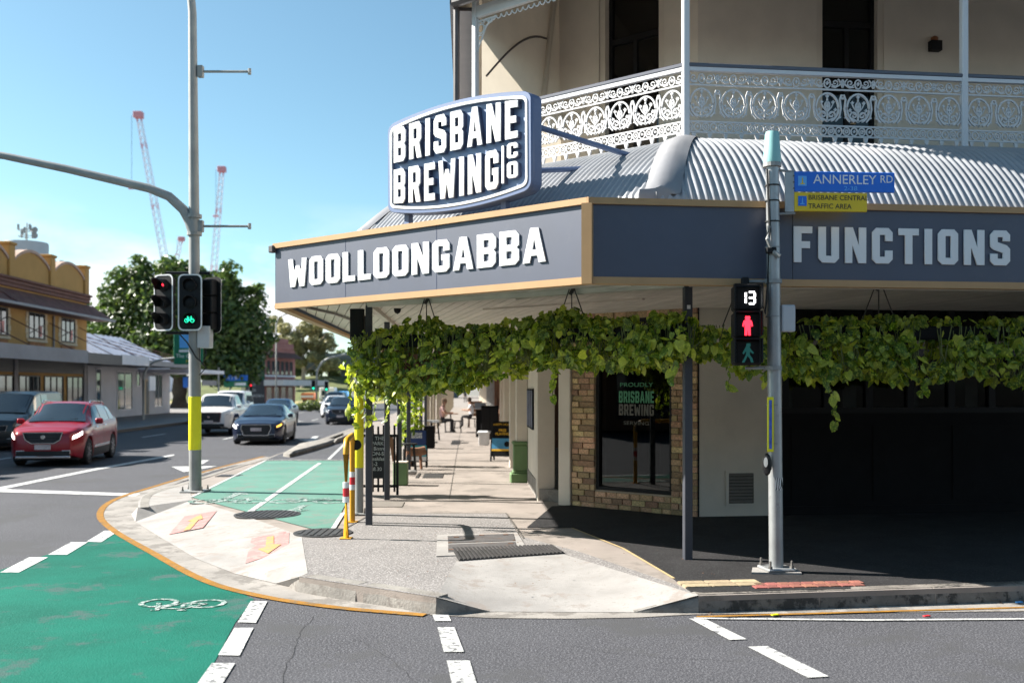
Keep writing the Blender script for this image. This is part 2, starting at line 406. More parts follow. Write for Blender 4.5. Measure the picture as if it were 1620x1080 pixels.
def dens(pts, n=6):
    """smooth path through points"""
    out = []
    P = [Vector(pts[0])*2-Vector(pts[1])] + [Vector(p) for p in pts] + [Vector(pts[-1])*2-Vector(pts[-2])]
    for i in range(1, len(P)-2):
        for j in range(n):
            t = j/n
            out.append(tuple(.5*((2*P[i]) + (-P[i-1]+P[i+1])*t + (2*P[i-1]-5*P[i]+4*P[i+1]-P[i+2])*t*t + (-P[i-1]+3*P[i]-3*P[i+1]+P[i+2])*t**3)))
    out.append(tuple(P[-2])); return out
A0, B0 = G(775, 969), G(1003, 970)
kpath = dens([KB[0], KB[1], KB[2], P1])
struct(kerb('kerb', [G(440, 918)] + kpath[:10], m_kerbc, drop0=True))
struct(kerb('kerb', kpath[10:], m_kerbc))
struct(MB().add([(P1[0], P1[1]-.012, -.01), (A0[0]+.02, A0[1]-.012, -.01), (A0[0], A0[1], .014), (P1[0], P1[1], .145), (P1[0]+.02, P1[1]+.05, .158), (A0[0]-.02, A0[1]+.06, .016)], [(0, 1, 2, 3), (3, 2, 5, 4)]).build('kerb', m_kerbc))
struct(kerb('kerb', [B0, P4], m_kerbc, drop0=True))
seg = [P4] + [(P4[0]+(kR[0][0]-P4[0])*t, P4[1]+(kR[0][1]-P4[1])*t) for t in (.36, .72, 1)] + kR[1:]
for i in range(len(seg)-1):
    a, b = Vector(seg[i]), Vector(seg[i+1]); d = (b-a).normalized()*.006
    struct(kerb('kerb', [tuple(a+d), tuple(b-d)], m_kerbdark))
kl = dens(KL[::-1], 3)
for i in range(0, len(kl)-1, 3):
    struct(kerb('kerb', kl[i:i+4], m_kerbc))
struct(kerb('kerb', far_l[::-1] + [KL[-1]], m_kerbc))
# the two ramps
rp = MB().add([P1+(.156,), A0+(.012,), P2+(.156,), B0+(.012,), P3+(.156,), P4+(.156,)], [(0, 1, 2), (1, 3, 4, 2), (3, 5, 4)])
struct(rp.build('kerb_ramp', m_conc, smooth='full'))
cr = [G(208, 812, .02), G(214, 824, .02), G(258, 851, .02), G(311, 882, .02), G(370, 905, .02), G(436, 921, .02)]
bk = [KL[0], ((BK[0][0]*.6+KL[0][0]*.4), (BK[0][1]*.6+KL[0][1]*.4)), BK[0], BK[1], BK[2], FL]
vs = [p+(.012,) for p in cr] + [p+(.1575,) for p in bk]
struct(MB().add(vs + [KB[0]+(.152,), (cr[5][0]+.25, cr[5][1]-.22, .01)], [(i, i+1, 7+i, 6+i) for i in range(5)] + [(5, 12, 11), (5, 13, 12)]).build('cycle_ramp', m_conc))
struct(MB().poly([KL[0], KL[1], KL[2], KL[3], KL[4], BK[0], bk[1]], .1555).build('kerb_return_slab', m_conc))
# gutter apron round the corner
yl = dens([G(*p) for p in ((420, 722), (345, 741), (250, 769), (187, 790), (164, 812), (182, 836), (250, 875), (330, 917), (420, 942), (540, 960), (680, 972))], 5)
gi = dens([G(430, 724), G(350, 741), G(262, 769), G(222, 788), G(206, 806), G(213, 826), G(275, 864), G(350, 902), G(440, 925), G(560, 938), G(700, 957)], 5)
gi = [(q[0]+(q[0]-p[0])*.6, q[1]+(q[1]-p[1])*.6) for p, q in zip(yl, gi)]
gv = [p+(.006,) for p in yl] + [p+(.008,) for p in gi]; n = len(yl)
struct(MB().add(gv, [(i, i+1, n+i+1, n+i) for i in range(n-1)]).build('gutter', m_gutter))
g2o = [G(680, 973), G(780, 978), G(900, 979), G(1010, 977), G(1100, 972), (4.7, 8.66), (15, 9.95)]
g2i = [G(690, 955), G(780, 966), G(900, 967), G(1005, 966), G(1100, 958), (4.64, 9.04), (15, 10.3)]
struct(MB().add([p+(.006,) for p in g2o] + [p+(.01,) for p in g2i], [(i, i+1, 8+i, 7+i) for i in range(6)]).build('gutter', m_gutter))

# ---------------------------------------------------------------- painted markings
def paint(name, polys, m, z=.006, px=True, zz=0.0):
    b = MB()
    for q in polys: b.poly([G(*p, zz) for p in q] if px else q, z)
    return struct(b.build(name, m))
cy = [yl[i] for i in range(14, len(yl)) if yl[i][0] < -2.35 and yl[i][1] < 14.6]
green_poly = [G(*p) for p in ((186, 842), (213, 859), (250, 878), (290, 899), (330, 919), (375, 935), (402, 948))] + [ G(372, 985), G(338, 1050), G(300, 1120), (-3.6, 3.5), (-14.5, 3.5), (-13.0, 7.4), G(-40, 915), G(60, 882)]
struct(MB().poly(green_poly, .004).build('green_cycle_crossing', m_green))
lines = MB(); lines.ribbon([(p[0]-.04, p[1]-.04) for p in yl[:]], .10, .0105)
struct(lines.build('yellow_edge_line', m_yline))
struct(MB().ribbon([(1.56, 8.42), (4.7, 8.80), (15, 10.05)], .05, .0115).build('yellow_edge_line', m_yline))
dashes = [[(137, 857), (165, 840), (190, 839), (160, 858)], [(76, 878), (112, 858), (139, 858), (106, 878)], [(0, 906), (46, 882), (76, 882), (30, 906)], [(-80, 940), (-35, 913), (-6, 913), (-50, 940)],
          [(376, 985), (397, 951), (423, 952), (405, 986)], [(345, 1037), (371, 994), (401, 994), (379, 1038)], [(303, 1095), (335, 1050), (372, 1050), (344, 1095)],
          [(684, 973), (709, 973), (714, 983), (688, 983)], [(692, 993), (719, 993), (734, 1032), (702, 1032)], [(707, 1046), (743, 1046), (757, 1092), (717, 1092)],
          [(1090, 979), (1118, 981), (1181, 1012), (1154, 1013)], [(1183, 1024), (1214, 1023), (1311, 1071), (1278, 1073)], [(1340, 1088), (1372, 1086), (1500, 1150), (1460, 1154)]]
m_white2 = mat('chipped_road_paint', (.44, .44, .43), .7, var=.12, scale=6, bump=.5, bscale=90, wear=(.085, .085, .09), wear_amt=.485, wscale=13)
for i, q in enumerate(dashes): paint('white_dash', [q], m_white2 if i in (8, 9, 12, 4, 6) else m_white, .009)
struct(MB().ribbon([G(1098, 979), G(1370, 982), G(1640, 980), (9, 8.75)], .045, .0115).build('white_edge_line', m_white))
paint('stop_line', [[(0, 773.5), (222, 781), (214, 785), (0, 778.5)]], m_white, .008)
def street_line(x0, ya, yb, w, m=m_white, z=.008):
    return struct(MB().ribbon([(x0-.0444*ya, ya), (x0-.0444*yb, yb)], w, z).build('lane_line', m))
paint('lane_line', [[(-40, 778.5), (150, 741), (275, 718.5), (276, 720.5), (150, 744.2), (-40, 783)]], m_white, .007)
for ya in (24.5, 31.5, 38.5, 45.5, 52.5, 59.5, 66.5, 73.5, 80):
    street_line(-12.6, ya, ya+3.0, .12)
for ya in (37, 44, 51, 58, 65, 72, 79):
    street_line(-9.1, ya, ya+2.6, .12)
def road_arrow(u, v, sc=1.0, ang=0.0):
    x, y = G(u, v)
    pts = [(-.08, 0), (.08, 0), (.08, 1.6), (.42, 1.6), (0, 2.9), (-.42, 1.6), (-.08, 1.6)]
    c, s = math.cos(ang), math.sin(ang)
    paint('road_arrow', [[(x+(px*c-py*s)*sc, y+(px*s+py*c)*sc) for px, py in pts]], m_white, .009, px=False)
road_arrow(325, 728, 1.3, R(-170)); road_arrow(500, 690, 1.4, R(-172)); road_arrow(470, 664, 1.4, R(-172))
# cycle track on the footpath
trk = [G(303, 787, .15), G(420, 729, .15), G(560, 729, .15), G(566, 760, .15), G(527, 836, .15), G(497, 838, .15)]
struct(MB().poly(trk, .160).build('green_cycle_track', m_green2))
struct(MB().poly([G(420, 728, .15), G(458, 712, .15), G(540, 686, .15), G(585, 686, .15), G(562, 728, .15)], .1605).build('cycle_track_asphalt', m_asph))
tm = MB()
for a, b, w in (((396, 810), (506, 733), .09), ((520, 727), (560, 688), .08), ((303, 787), (421, 728.5), .05), ((420, 728), (562, 728), .1), ((527, 837), (543, 812), .06)):
    tm.ribbon([G(*a, .15), G(*b, .15)], w, .165)
struct(tm.build('cycle_track_lines', m_white))
def ring2(cx, cy, r, w=.05, n=20):
    return [(cx+math.cos(t*2*math.pi/n)*r, cy+math.sin(t*2*math.pi/n)*r) for t in range(n+1)]
def bike_symbol(u, v, z, sc, ang, m, zz=0.0):
    x, y = G(u, v, zz); c, s = math.cos(ang), math.sin(ang); b = MB()
    T = lambda p: (x+(p[0]*c-p[1]*s)*sc, y+(p[0]*s+p[1]*c)*sc)
    b.ribbon([T(p) for p in ring2(-.55, 0, .38)], .12*sc, z)
    b.ribbon([T(p) for p in ring2(.55, 0, .38)], .12*sc, z+.0005)
    for path in ([(-.55, 0), (-.22, .55), (.32, .55), (-.02, 0), (-.55, 0)], [(-.02, 0), (-.26, .66)], [(.55, 0), (.28, .72), (.42, .74)], [(-.36, .68), (-.16, .68)]):
        b.ribbon([T(p) for p in path], .10*sc, z+.001)
    return struct(b.build('cycle_symbol', m))
bike_symbol(289, 955, .0095, .40, R(176), m_thinwhite)
bike_symbol(360, 794, .1655, .62, R(0), m_thinwhite, .15)
bike_symbol(487, 794, .1655, .62, R(0), m_thinwhite, .15)
for (u, v, a) in ((372, 784, 0), (470, 806, 180)):
    x, y = G(u, v, .15); c, s = math.cos(R(a)), math.sin(R(a))
    struct(MB().poly([(x+px*c-py*s, y+px*s+py*c) for px, py in [(-.06, -.5), (.06, -.5), (.06, .1), (.2, .1), (0, .55), (-.2, .1), (-.06, .1)]], .1655).build('cycle_track_arrow', m_thinwhite))
from mathutils.bvhtree import BVHTree
ramp_tree = BVHTree.FromPolygons([Vector(v) for v in vs], [(i, i+1, 7+i, 6+i) for i in range(5)])
def ramp_paint(name, q, m, dz=0):
    """a painted patch laid on the cycle ramp"""
    q = [Vector(G(*p, .09)) for p in q]; c = sum(q, Vector((0, 0)))/len(q); out, fs = [], []
    if len(q) == 4:
        for i in range(7):
            for j in range(7): out.append(q[0].lerp(q[1], i/6).lerp(q[3].lerp(q[2], i/6), j/6))
        fs = [(i*7+j, (i+1)*7+j, (i+1)*7+j+1, i*7+j+1) for i in range(6) for j in range(6)]
    else: out = q; fs = [tuple(range(len(q)))]
    w = []
    for p in out:
        h = ramp_tree.ray_cast(Vector((p.x, p.y, 1)), Vector((0, 0, -1)))[0]; w.append((p.x, p.y, (h.z if h else .15)+.005+dz))
    return struct(MB().add(w, fs).build(name, m))
ramp_paint('red_painted_square', [(267, 838), (292, 817), (343, 814), (321, 834)], m_pinkp)
ramp_paint('red_painted_square', [(388, 884), (398, 853), (458, 848), (456, 872)], m_pinkp)
ramp_paint('yellow_arrow', [(290, 836), (302, 825), (297, 824), (318, 817), (321, 823), (314, 824), (301, 835)], m_yarrow, .006)
ramp_paint('yellow_arrow', [(422, 854), (433, 853), (433, 864), (445, 865), (424, 875), (408, 868), (420, 866)], m_yarrow, .006)

# ---------------------------------------------------------------- covers, grates, pavers let into the footpath
def cover_box(name, label, q, z0, z1, m, cat='cover'):
    return tag(MB().prism([G(*p, .15) for p in q], z0, z1).build(name, m), label, cat)
t = thing('service_pit', 'rectangular metal service pit cover in a pale concrete surround on the footpath', 'pit cover', TR(*G(765, 860, .15), .15))
MB().prism([G(*p, .15) for p in [(690, 881), (692, 847), (818, 843), (832, 866), (760, 878)]], .15, .164).build('concrete_surround', m_conc, t, I4)
for q in ([(708, 850), (812, 846), (815, 857), (709, 861)], [(709, 863), (815, 859), (817, 869), (709, 875)]):
    MB().prism([G(*p, .15) for p in q], .16, .170).build('lid', m_lid, t, I4)
for u, v in ((722, 852), (762, 849), (800, 848), (714, 872), (808, 862)):
    x, y = G(u, v, .15); MB().box(x-.03, x+.03, y-.025, y+.025, .168, .175).build('keyhole', mat('rust', (.12, .06, .035), .9), t, I4)
t = thing('ribbed_drain_cover', 'black ribbed rubber strip across the head of the kerb ramp', 'drain cover', TR(*G(805, 877, .15), .15))
q0, q1, q2, q3 = [Vector(G(*p, .15)) for p in ((726, 888), (893, 876), (874, 864), (714, 869))]
MB().prism([tuple(q0), tuple(q1), tuple(q2), tuple(q3)], .15, .166).build('plate', m_iron, t, I4)
for i in range(26):
    a = (i+.5)/26; p, q = q0.lerp(q1, a), q3.lerp(q2, a); d = (q1-q0).normalized()*.012
    MB().prism([tuple(p-d), tuple(p+d), tuple(q+d), tuple(q-d)], .165, .178).build('rib', m_iron, t, I4)
def manhole(label, u, v, r, slots):
    x, y = G(u, v, .15); t = thing('manhole_cover', label, 'manhole cover', TR(x, y, .155))
    MB().lathe([(r, 0), (r, .012), (r-.03, .014), (r-.03, .008)], n=28).build('rim', m_iron, t)
    MB().lathe([(r-.035, 0), (r-.035, .014)], n=28).build('lid', m_iron, t)
    for k in range(slots):
        a = -1+2*(k+.5)/slots; w = math.sqrt(max(.02, 1-a*a))*(r-.06)
        MB().box(a*(r-.05)-.018, a*(r-.05)+.018, -w, w, .013, .021).build('bar', m_iron, t)
    return t
manhole('round slotted iron drain cover at the end of the green cycle track', 423, 814.5, .46, 12)
manhole('round smooth iron manhole cover beside the yellow hold rail', 511, 843.5, .36, 7)
cover_box('pit_cover', 'dark square pit cover beside the green planter box on the footpath', [(668, 756), (672, 749), (702, 749), (700, 756)], .15, .160, m_iron, 'pit cover')
cover_box('pit_cover', 'narrow dark pit cover next to the square one on the footpath', [(657, 756), (662, 749), (666, 749), (662, 756)], .15, .160, m_iron, 'pit cover')
cover_box('pit_cover', 'far dark pit cover near the café stools on the footpath', [(713, 703.5), (716, 697), (728, 697), (727, 703.5)], .15, .160, m_iron, 'pit cover')
cover_box('floor_grate', 'wide grey grate beside the second awning post on the footpath', [(588, 802), (592, 793), (640, 794), (636, 802)], .15, .160, mat('grate_grey', (.17, .15, .13), .8), 'grate')
cover_box('floor_grate', 'small grey grate on the slab behind the tall light pole', [(340, 754), (352, 751), (385, 751.5), (375, 754)], .15, .164, m_iron, 'grate')
# pavers by the pedestrian signal
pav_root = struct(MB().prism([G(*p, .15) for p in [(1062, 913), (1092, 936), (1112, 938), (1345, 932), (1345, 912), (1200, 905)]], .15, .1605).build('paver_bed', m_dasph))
bx = MB().bbox(-.5, .5, -.5, .5, -.5, .5, .06)
me_rp = bx.mesh('paver', m_redbrickpav); me_tp = bx.mesh('paver', m_tanpav)
def paver(me, x, y, sx, sy, rz):
    inst(me, 'paver', pav_root, Matrix.Translation((x, y, .150)) @ Matrix.Rotation(rz, 4, 'Z') @ Matrix.Diagonal((sx, sy, .04, 1)))
rzF = math.atan2(.122, .9925)
bx0, by0 = G(1187, 931.5, .15)
for r in range(2):
    for c in range(9):
        paver(me_rp, bx0+.09+c*.115*.9925+r*.03, by0+.02+c*.115*.122+r*.115+.01, .105, .108, rzF)
bx0, by0 = G(1068, 929, .15)
for r in range(2):
    for c in range(3): paver(me_tp, bx0+.2+c*.25*.9925-r*.02, by0+.03+c*.25*.122+r*.135, .24, .125, rzF)
# cracks and tar seams in the road
ck = MB()
def crack(pts, w):
    q = []
    for i in range(len(pts)-1):
        a, b = Vector(G(*pts[i])), Vector(G(*pts[i+1]))
        for k in range(5): 
            p = a.lerp(b, k/5); q.append((p.x+random.uniform(-.02, .02), p.y+random.uniform(-.02, .02)))
    q.append(G(*pts[-1])); ck.ribbon(q, w, .0035)
crack([(497, 974), (478, 1000), (462, 1030), (447, 1078), (440, 1120)], .004)
crack([(900, 1020), (960, 1032), (1050, 1040), (1160, 1046)], .003)
crack([(560, 1010), (620, 1040), (660, 1080)], .003)
struct(ck.build('road_cracks', mat('crack', (.022, .022, .024), .95)))

# ---------------------------------------------------------------- the corner pub
m_cream = mat('cream_render', (.66, .59, .50), .85, var=.08, scale=1.5, bump=.25, bscale=35)
m_cream2 = mat('cream_paint', (.62, .55, .46), .7, var=.06, scale=2)
m_board = mat('soffit_board', (.62, .57, .50), .7, var=.1, scale=3, rnd=.08)
m_navy = mat('navy_panel', (.029, .038, .074), .50, var=.14, scale=1.6, spec=1.0, wear=(.036, .045, .08), wear_amt=.46, wscale=3)
m_gold = mat('tan_trim', (.42, .25, .115), .55, var=.08, scale=3)
m_letter = mat('white_letter', (.74, .74, .74), .5, var=.02, scale=4)
m_lside = mat('letter_return', (.05, .065, .12), .5, var=.1)
m_corr = mat('corrugated_iron', (.30, .31, .33), .5, .25, var=.14, scale=1.4, wear=(.36, .36, .37), wear_amt=.42, wscale=2)
m_flash = mat('ridge_flashing', (.27, .27, .285), .5, .3, var=.12, scale=2)
m_iron_w = mat('white_cast_iron', (.58, .57, .57), .55, var=.05, scale=9)
m_rail = mat('white_gloss_rail', (.58, .58, .60), .4, var=.04, scale=4)
m_railtop = mat('dark_handrail', (.08, .085, .11), .4, var=.1)
m_dpost = mat('charcoal_post', (.045, .048, .06), .5, var=.15, scale=3)
m_black = mat('black_paint', (.010, .010, .011), .6, spec=.25, var=.15, scale=5)
m_blackm = mat('matt_black', (.008, .008, .009), .85, spec=.2, var=.2, scale=5)
m_gutterp = mat('brown_gutter', (.085, .07, .068), .4, var=.15, scale=4)
m_brick = mat('sandstone_brick', (.56, .375, .215), .9, var=.5, scale=11, bump=.9, bscale=35, rnd=.42)
m_mortar = mat('mortar', (.34, .28, .21), .95, var=.15, scale=12, bump=.5)
m_greenp = mat('green_plinth_paint', (.12, .205, .085), .6, var=.12, scale=4, wear=(.17, .2, .12), wear_amt=.38, wscale=9)
m_glass = glass_mat('window_glass', (.30, .34, .34), .95)
m_glassd = glass_mat('dark_window_glass', (.12, .13, .14), .95)
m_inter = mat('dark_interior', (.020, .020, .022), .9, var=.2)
m_timber = mat('brown_timber', (.20, .10, .05), .6, var=.25, scale=5)

C = Vector((.73, 9.6))
RZF, RZW = math.atan2(.122, .9925), math.atan2(-.637, .77)
MF = TR(C.x, C.y, 0, RZF)                 # Annerley side: x to the right, y into the building
MW = TR(C.x, C.y, 0, RZW)                 # chamfered corner side
L = Vector((-3.02, 12.7)); LW = 4.866
MSt = TR(L.x, L.y, 0, math.atan2(-.999, .0444))     # main street side: x towards the camera, y into the building
FAC = lambda Y: (1.13-.0444*Y, Y)
MFac = TR(*FAC(15.76), 0, math.atan2(-.999, .0444))   # face of the street wall, x<0 is further away

pub = thing('corner_pub', 'two storey corner pub with iron lace verandah, curved tin awning and navy fascia', 'pub building', TR(2.6, 13.8, .15))
def P(b, name, m, M=I4, parent=None, smooth=False): return b.build(name, m, parent or pub, M, smooth)

# awning: fascia, trims, lettering
P(MB().box(-LW, -.035, 0, .05, 3.015, 3.712), 'fascia_panel', m_navy, MW)
for x in (-3.52, -2.02):
    P(MB().box(x-.004, x+.004, -.0025, .01, 3.016, 3.711), 'panel_joint', m_lside, MW)
P(MB().box(.045, 2.06, .0, .05, 3.015, 3.712), 'fascia_panel', m_navy, MF)
P(MB().box(2.066, 12, .002, .05, 3.015, 3.712), 'fascia_panel', m_navy, MF)
P(MB().box(-LW-.02, .03, -.03, .12, 3.713, 3.775), 'fascia_cap', m_gold, MW)
P(MB().box(-.015, 12, -.03, .12, 3.7135, 3.7755), 'fascia_cap', m_gold, MF)
P(MB().box(-LW, .02, -.008, .10, 2.945, 3.0145), 'fascia_bottom_trim', m_gold, MW)
P(MB().box(-.01, 12, -.008, .10, 2.9455, 3.014), 'fascia_bottom_trim', m_gold, MF)
P(MB().box(-.05, .05, -.055, .045, 2.94, 3.716), 'corner_trim', m_gold, TR(C.x, C.y, 0, (RZF+RZW)/2))
P(MB().box(-25, 0, .0, .05, 3.0, 3.73), 'fascia_panel', m_navy, MSt)
P(MB().box(-25, 0, -.01, .1, 2.945, 2.998), 'fascia_bottom_trim', m_gold, MSt)
P(MB().bbox(-.07, .02, -.06, .02, 3.66, 3.75), 'gutter_end', m_gutterp, TR(L.x, L.y, 0, RZW))
block_word('WOOLLOONGABBA', -4.58, -.50, 3.20, .345, -.004, .012, m_letter, pub, MW)
block_word('FUNCTIONS', 2.07, 4.36, 3.185, .35, -.004, .012, m_letter, pub, MF, gap=.2)

# soffit boards: strips clipped to the awning outline
def clip(poly, a, b, c):
    """keep a*x+b*y<=c"""
    out = []
    for i, p in enumerate(poly):
        q = poly[(i+1) % len(poly)]; dp, dq = a*p[0]+b*p[1]-c, a*q[0]+b*q[1]-c
        if dp <= 0: out.append(p)
        if dp*dq < 0:
            t = dp/(dp-dq); out.append((p[0]+(q[0]-p[0])*t, p[1]+(q[1]-p[1])*t))
    return out
def inset(M, y): return (M @ Vector((0, y, 0))).to_2d()
def halfplane(M, y):
    n = (M.to_3x3() @ Vector((0, 1, 0))).to_2d(); p = inset(M, y); return (-n.x, -n.y, -(n.dot(p)))
area = [(-8, 5), (12.5, 5), (12.5, 32), (-8, 32)]
for M, y in ((MF, .1), (MW, .1), (MSt, .1)): area = clip(area, *halfplane(M, y))
area = clip(area, .637, .77, (Vector((.637, .77)).dot(Vector((2.57, 13.78))))+1.0) if False else area
dirn = Vector((math.cos(R(102)), math.sin(R(102)))); nrm = Vector((dirn.y, -dirn.x))     # boards run into the depth
sofbase = P(MB().prism(area, 3.07, 3.09), 'soffit_backing', m_blackm)
ks = [nrm.x*p[0]+nrm.y*p[1] for p in area]; k = min(ks); bw = .145
while k < max(ks):
    q = clip(clip(area, nrm.x, nrm.y, k+bw-.006), -nrm.x, -nrm.y, -k-.006)
    if len(q) > 2: P(MB().prism(q, 3.045, 3.066), 'soffit_board', m_board)
    k += bw
# cross battens and the beams above the posts
def beam(a, b, w, z0, z1, name, m):
    a, b = Vector(a), Vector(b); d = (b-a).normalized(); q = Vector((-d.y, d.x))*w/2
    return P(MB().prism([tuple(a+q), tuple(b+q), tuple(b-q), tuple(a-q)], z0, z1), name, m)
PA, PB = Vector((1.83, 10.38)), Vector((-1.865, 13.0))
beam(tuple(PA), tuple(PB), .09, 2.99, 3.044, 'soffit_beam', m_board)
beam(tuple(PA), (12, 10.38+.122*10.2), .09, 2.99, 3.0435, 'soffit_beam', m_board)
beam(tuple(PB), (-1.29-.0444*31, 31), .09, 2.985, 3.0438, 'soffit_beam', m_board)
def rowpt(t, y): return tuple((MW @ Vector((t, y, 0))).to_2d())
beam(rowpt(-1.0, 2.6), rowpt(-3.6, 2.6), .06, 3.02, 3.0442, 'soffit_batten', m_board)
beam(rowpt(-.2, 1.1), rowpt(-2.2, 1.6), .03, 3.02, 3.0446, 'soffit_batten', m_board)
# awning posts
me_post = MB().bbox(-.043, .043, -.043, .043, 0, 2.87, .006).mesh('awning_post', m_dpost)
for i, (x, y, rz) in enumerate([(PA.x, PA.y, RZF)] + [(-1.29-.0444*Y, Y, RZ_ST) for Y in (13.0, 15.9, 18.8, 21.7, 24.6, 27.5, 30.4)]):
    inst(me_post, 'awning_post', pub, TR(x, y, .14, rz))
P(MB().box(-.018, .018, -.0455, -.042, 2.62, 2.66), 'junction_tag', m_letter, TR(PA.x, PA.y, .14, RZF))

# curved corrugated awning roof; the corner facet starts well behind its fascia
def corrugated(name, M, x0, x1, hl, hr, ya, yb, za, zb, pw, pitch=.076, amp=.011, rows=14, sub=6):
    """x0..x1 along the lower edge; hl, hr: where the hips at both ends arrive at the top (x)"""
    xa, xb = min(x0, hl), max(x1, hr)
    n = int((xb-xa)/pitch*sub); vs, fs = [], []
    for i in range(n+1):
        x = xa+(xb-xa)*i/n; s0, s1 = 0.0, 1.0
        if hl > x0 and x < hl: s1 = min(s1, (x-x0)/(hl-x0))
        if hr < x1 and x > hr: s1 = min(s1, (x1-x)/(x1-hr))
        s1 = max(s1, .0005)
        a = amp*math.cos(2*math.pi*x/pitch)
        for j in range(-1, rows+1):
            s_ = s0+(s1-s0)*max(j, 0)/rows; y = ya+(yb-ya)*s_; z = zb-(zb-za)*(1-s_)**pw
            dz = (zb-za)*pw*(1-s_)**(pw-1)/(yb-ya); q = math.hypot(1, dz)
            vs.append((x, y-a*dz/q, z+a/q-(.12 if j < 0 else 0)))
    r = rows+2
    for i in range(n):
        for j in range(r-1): fs.append((i*r+j, (i+1)*r+j, (i+1)*r+j+1, i*r+j+1))
    return P(MB().add(vs, fs), name, m_corr, M, smooth='full')
V1, V2 = Vector((1.97, 11.3)), Vector((-.49, 13.34))
HC = Vector((1.45, 9.70)); ZTOP = 4.72
fh, fv = MF.inverted() @ Vector((HC.x, HC.y, 0)), MF.inverted() @ Vector((V1.x, V1.y, 0))
corrugated('awning_roof', MF, fh.x, 12, fv.x, 12, .06, fv.y, 3.80, ZTOP, 2.2)
corrugated('awning_roof', MW, -3.87, .44, -3.32, -.128, .54, 2.10, 3.86, ZTOP, 1.84)
HL = (MW @ Vector((-3.87, .54, 0))).to_2d()
hs_, vs2 = MSt.inverted() @ Vector((HL.x, HL.y, 0)), MSt.inverted() @ Vector((V2.x, V2.y, 0))
corrugated('awning_roof', MSt, -20, hs_.x, -20, vs2.x, hs_.y, vs2.y, 3.90, ZTOP, 1.84)
P(MB().prism([tuple((MW @ Vector((x, y, 0))).to_2d()) for x, y in ((-LW+.05, .13), (-.1, .13), (.45, .6), (-3.9, .6))], 3.70, 3.72), 'box_gutter', m_flash)
def roof_z(p, Mx, ya, yb, za, pw):
    y = (Mx.inverted() @ Vector((p.x, p.y, 0))).y; q = max(0, min(1, (y-ya)/(yb-ya))); return ZTOP-(ZTOP-za)*(1-q)**pw
def hip(pa, pb, w, fa, fb, name='hip_flashing'):
    """cap that lies on both neighbouring facets"""
    pa, pb = Vector(pa), Vector(pb); d = (pb-pa); q = Vector((-d.y, d.x)).normalized()*w/2; vs = []; n = 20; K = 7
    for i in range(-1, n+1):
        for k in range(K):
            f = -1+2*k/(K-1); p = pa+d*max(i, 0)/n+q*f
            lf = MF.inverted() @ Vector((p.x, p.y, 0)); lf.y = max(lf.y, .075); p = (MF @ lf).to_2d()
            za_, zb_ = roof_z(p, *fa), roof_z(p, *fb); z = min(za_, zb_) if i > n*.35 else (za_ if f < 0 else zb_)*abs(f)+(za_+zb_)/2*(1-abs(f)); vs.append((p.x-d.x*.02, p.y-d.y*.02, 3.66) if i < 0 else (p.x, p.y, z+.024+.03*(1-abs(f))))
    return P(MB().add(vs, [(i*K+j, i*K+j+1, (i+1)*K+j+1, (i+1)*K+j) for i in range(n+1) for j in range(K-1)]), name, m_flash, smooth=True)
FA, FW, FS = (MF, .06, fv.y, 3.80, 2.2), (MW, .54, 2.10, 3.86, 1.84), (MSt, hs_.y, vs2.y, 3.90, 1.84)
hip(tuple(HC.lerp(V1, -.06)), tuple(V1), .34, FA, FW)
hip(tuple(HL), tuple(V2), .20, FW, FS)

# verandah: floor, posts, rails and cast iron lace
ZV = 4.72
back = [tuple((MF @ Vector((12, 4.4, 0))).to_2d()), tuple((MF @ Vector((2.3, 4.4, 0))).to_2d()), (.6, 15.6), (-.9, 32)]
VR = tuple((MF @ Vector((12, 1.535, 0))).to_2d()); VL = (V2.x-.0444*18, V2.y+18)
P(MB().prism([VR, tuple(V1), tuple(V2), VL] + back[::-1], ZV-.16, ZV-.06), 'verandah_floor', m_flash)
MV_F = TR(V1.x, V1.y, ZV, RZF); MV_W = TR(V2.x, V2.y, ZV, RZW); WLEN = (V1-V2).length
MV_S = TR(V2.x, V2.y, ZV, math.atan2(-.999, .0444))
me_vp = MB().bbox(-.04, .04, -.04, .04, -.12, 2.5, .012).mesh('verandah_post', m_rail)
vposts = [tuple(V1), tuple(V2)] + [tuple((MV_F @ Vector((3.37*i, 0, 0))).to_2d()) for i in (1, 2, 3)] + [(V2.x-.0444*i, V2.y+i) for i in (3.4, 6.8)]
for i, p in enumerate(vposts): inst(me_vp, 'verandah_post', pub, TR(p[0], p[1], ZV, RZF if i not in (1,) else RZW))
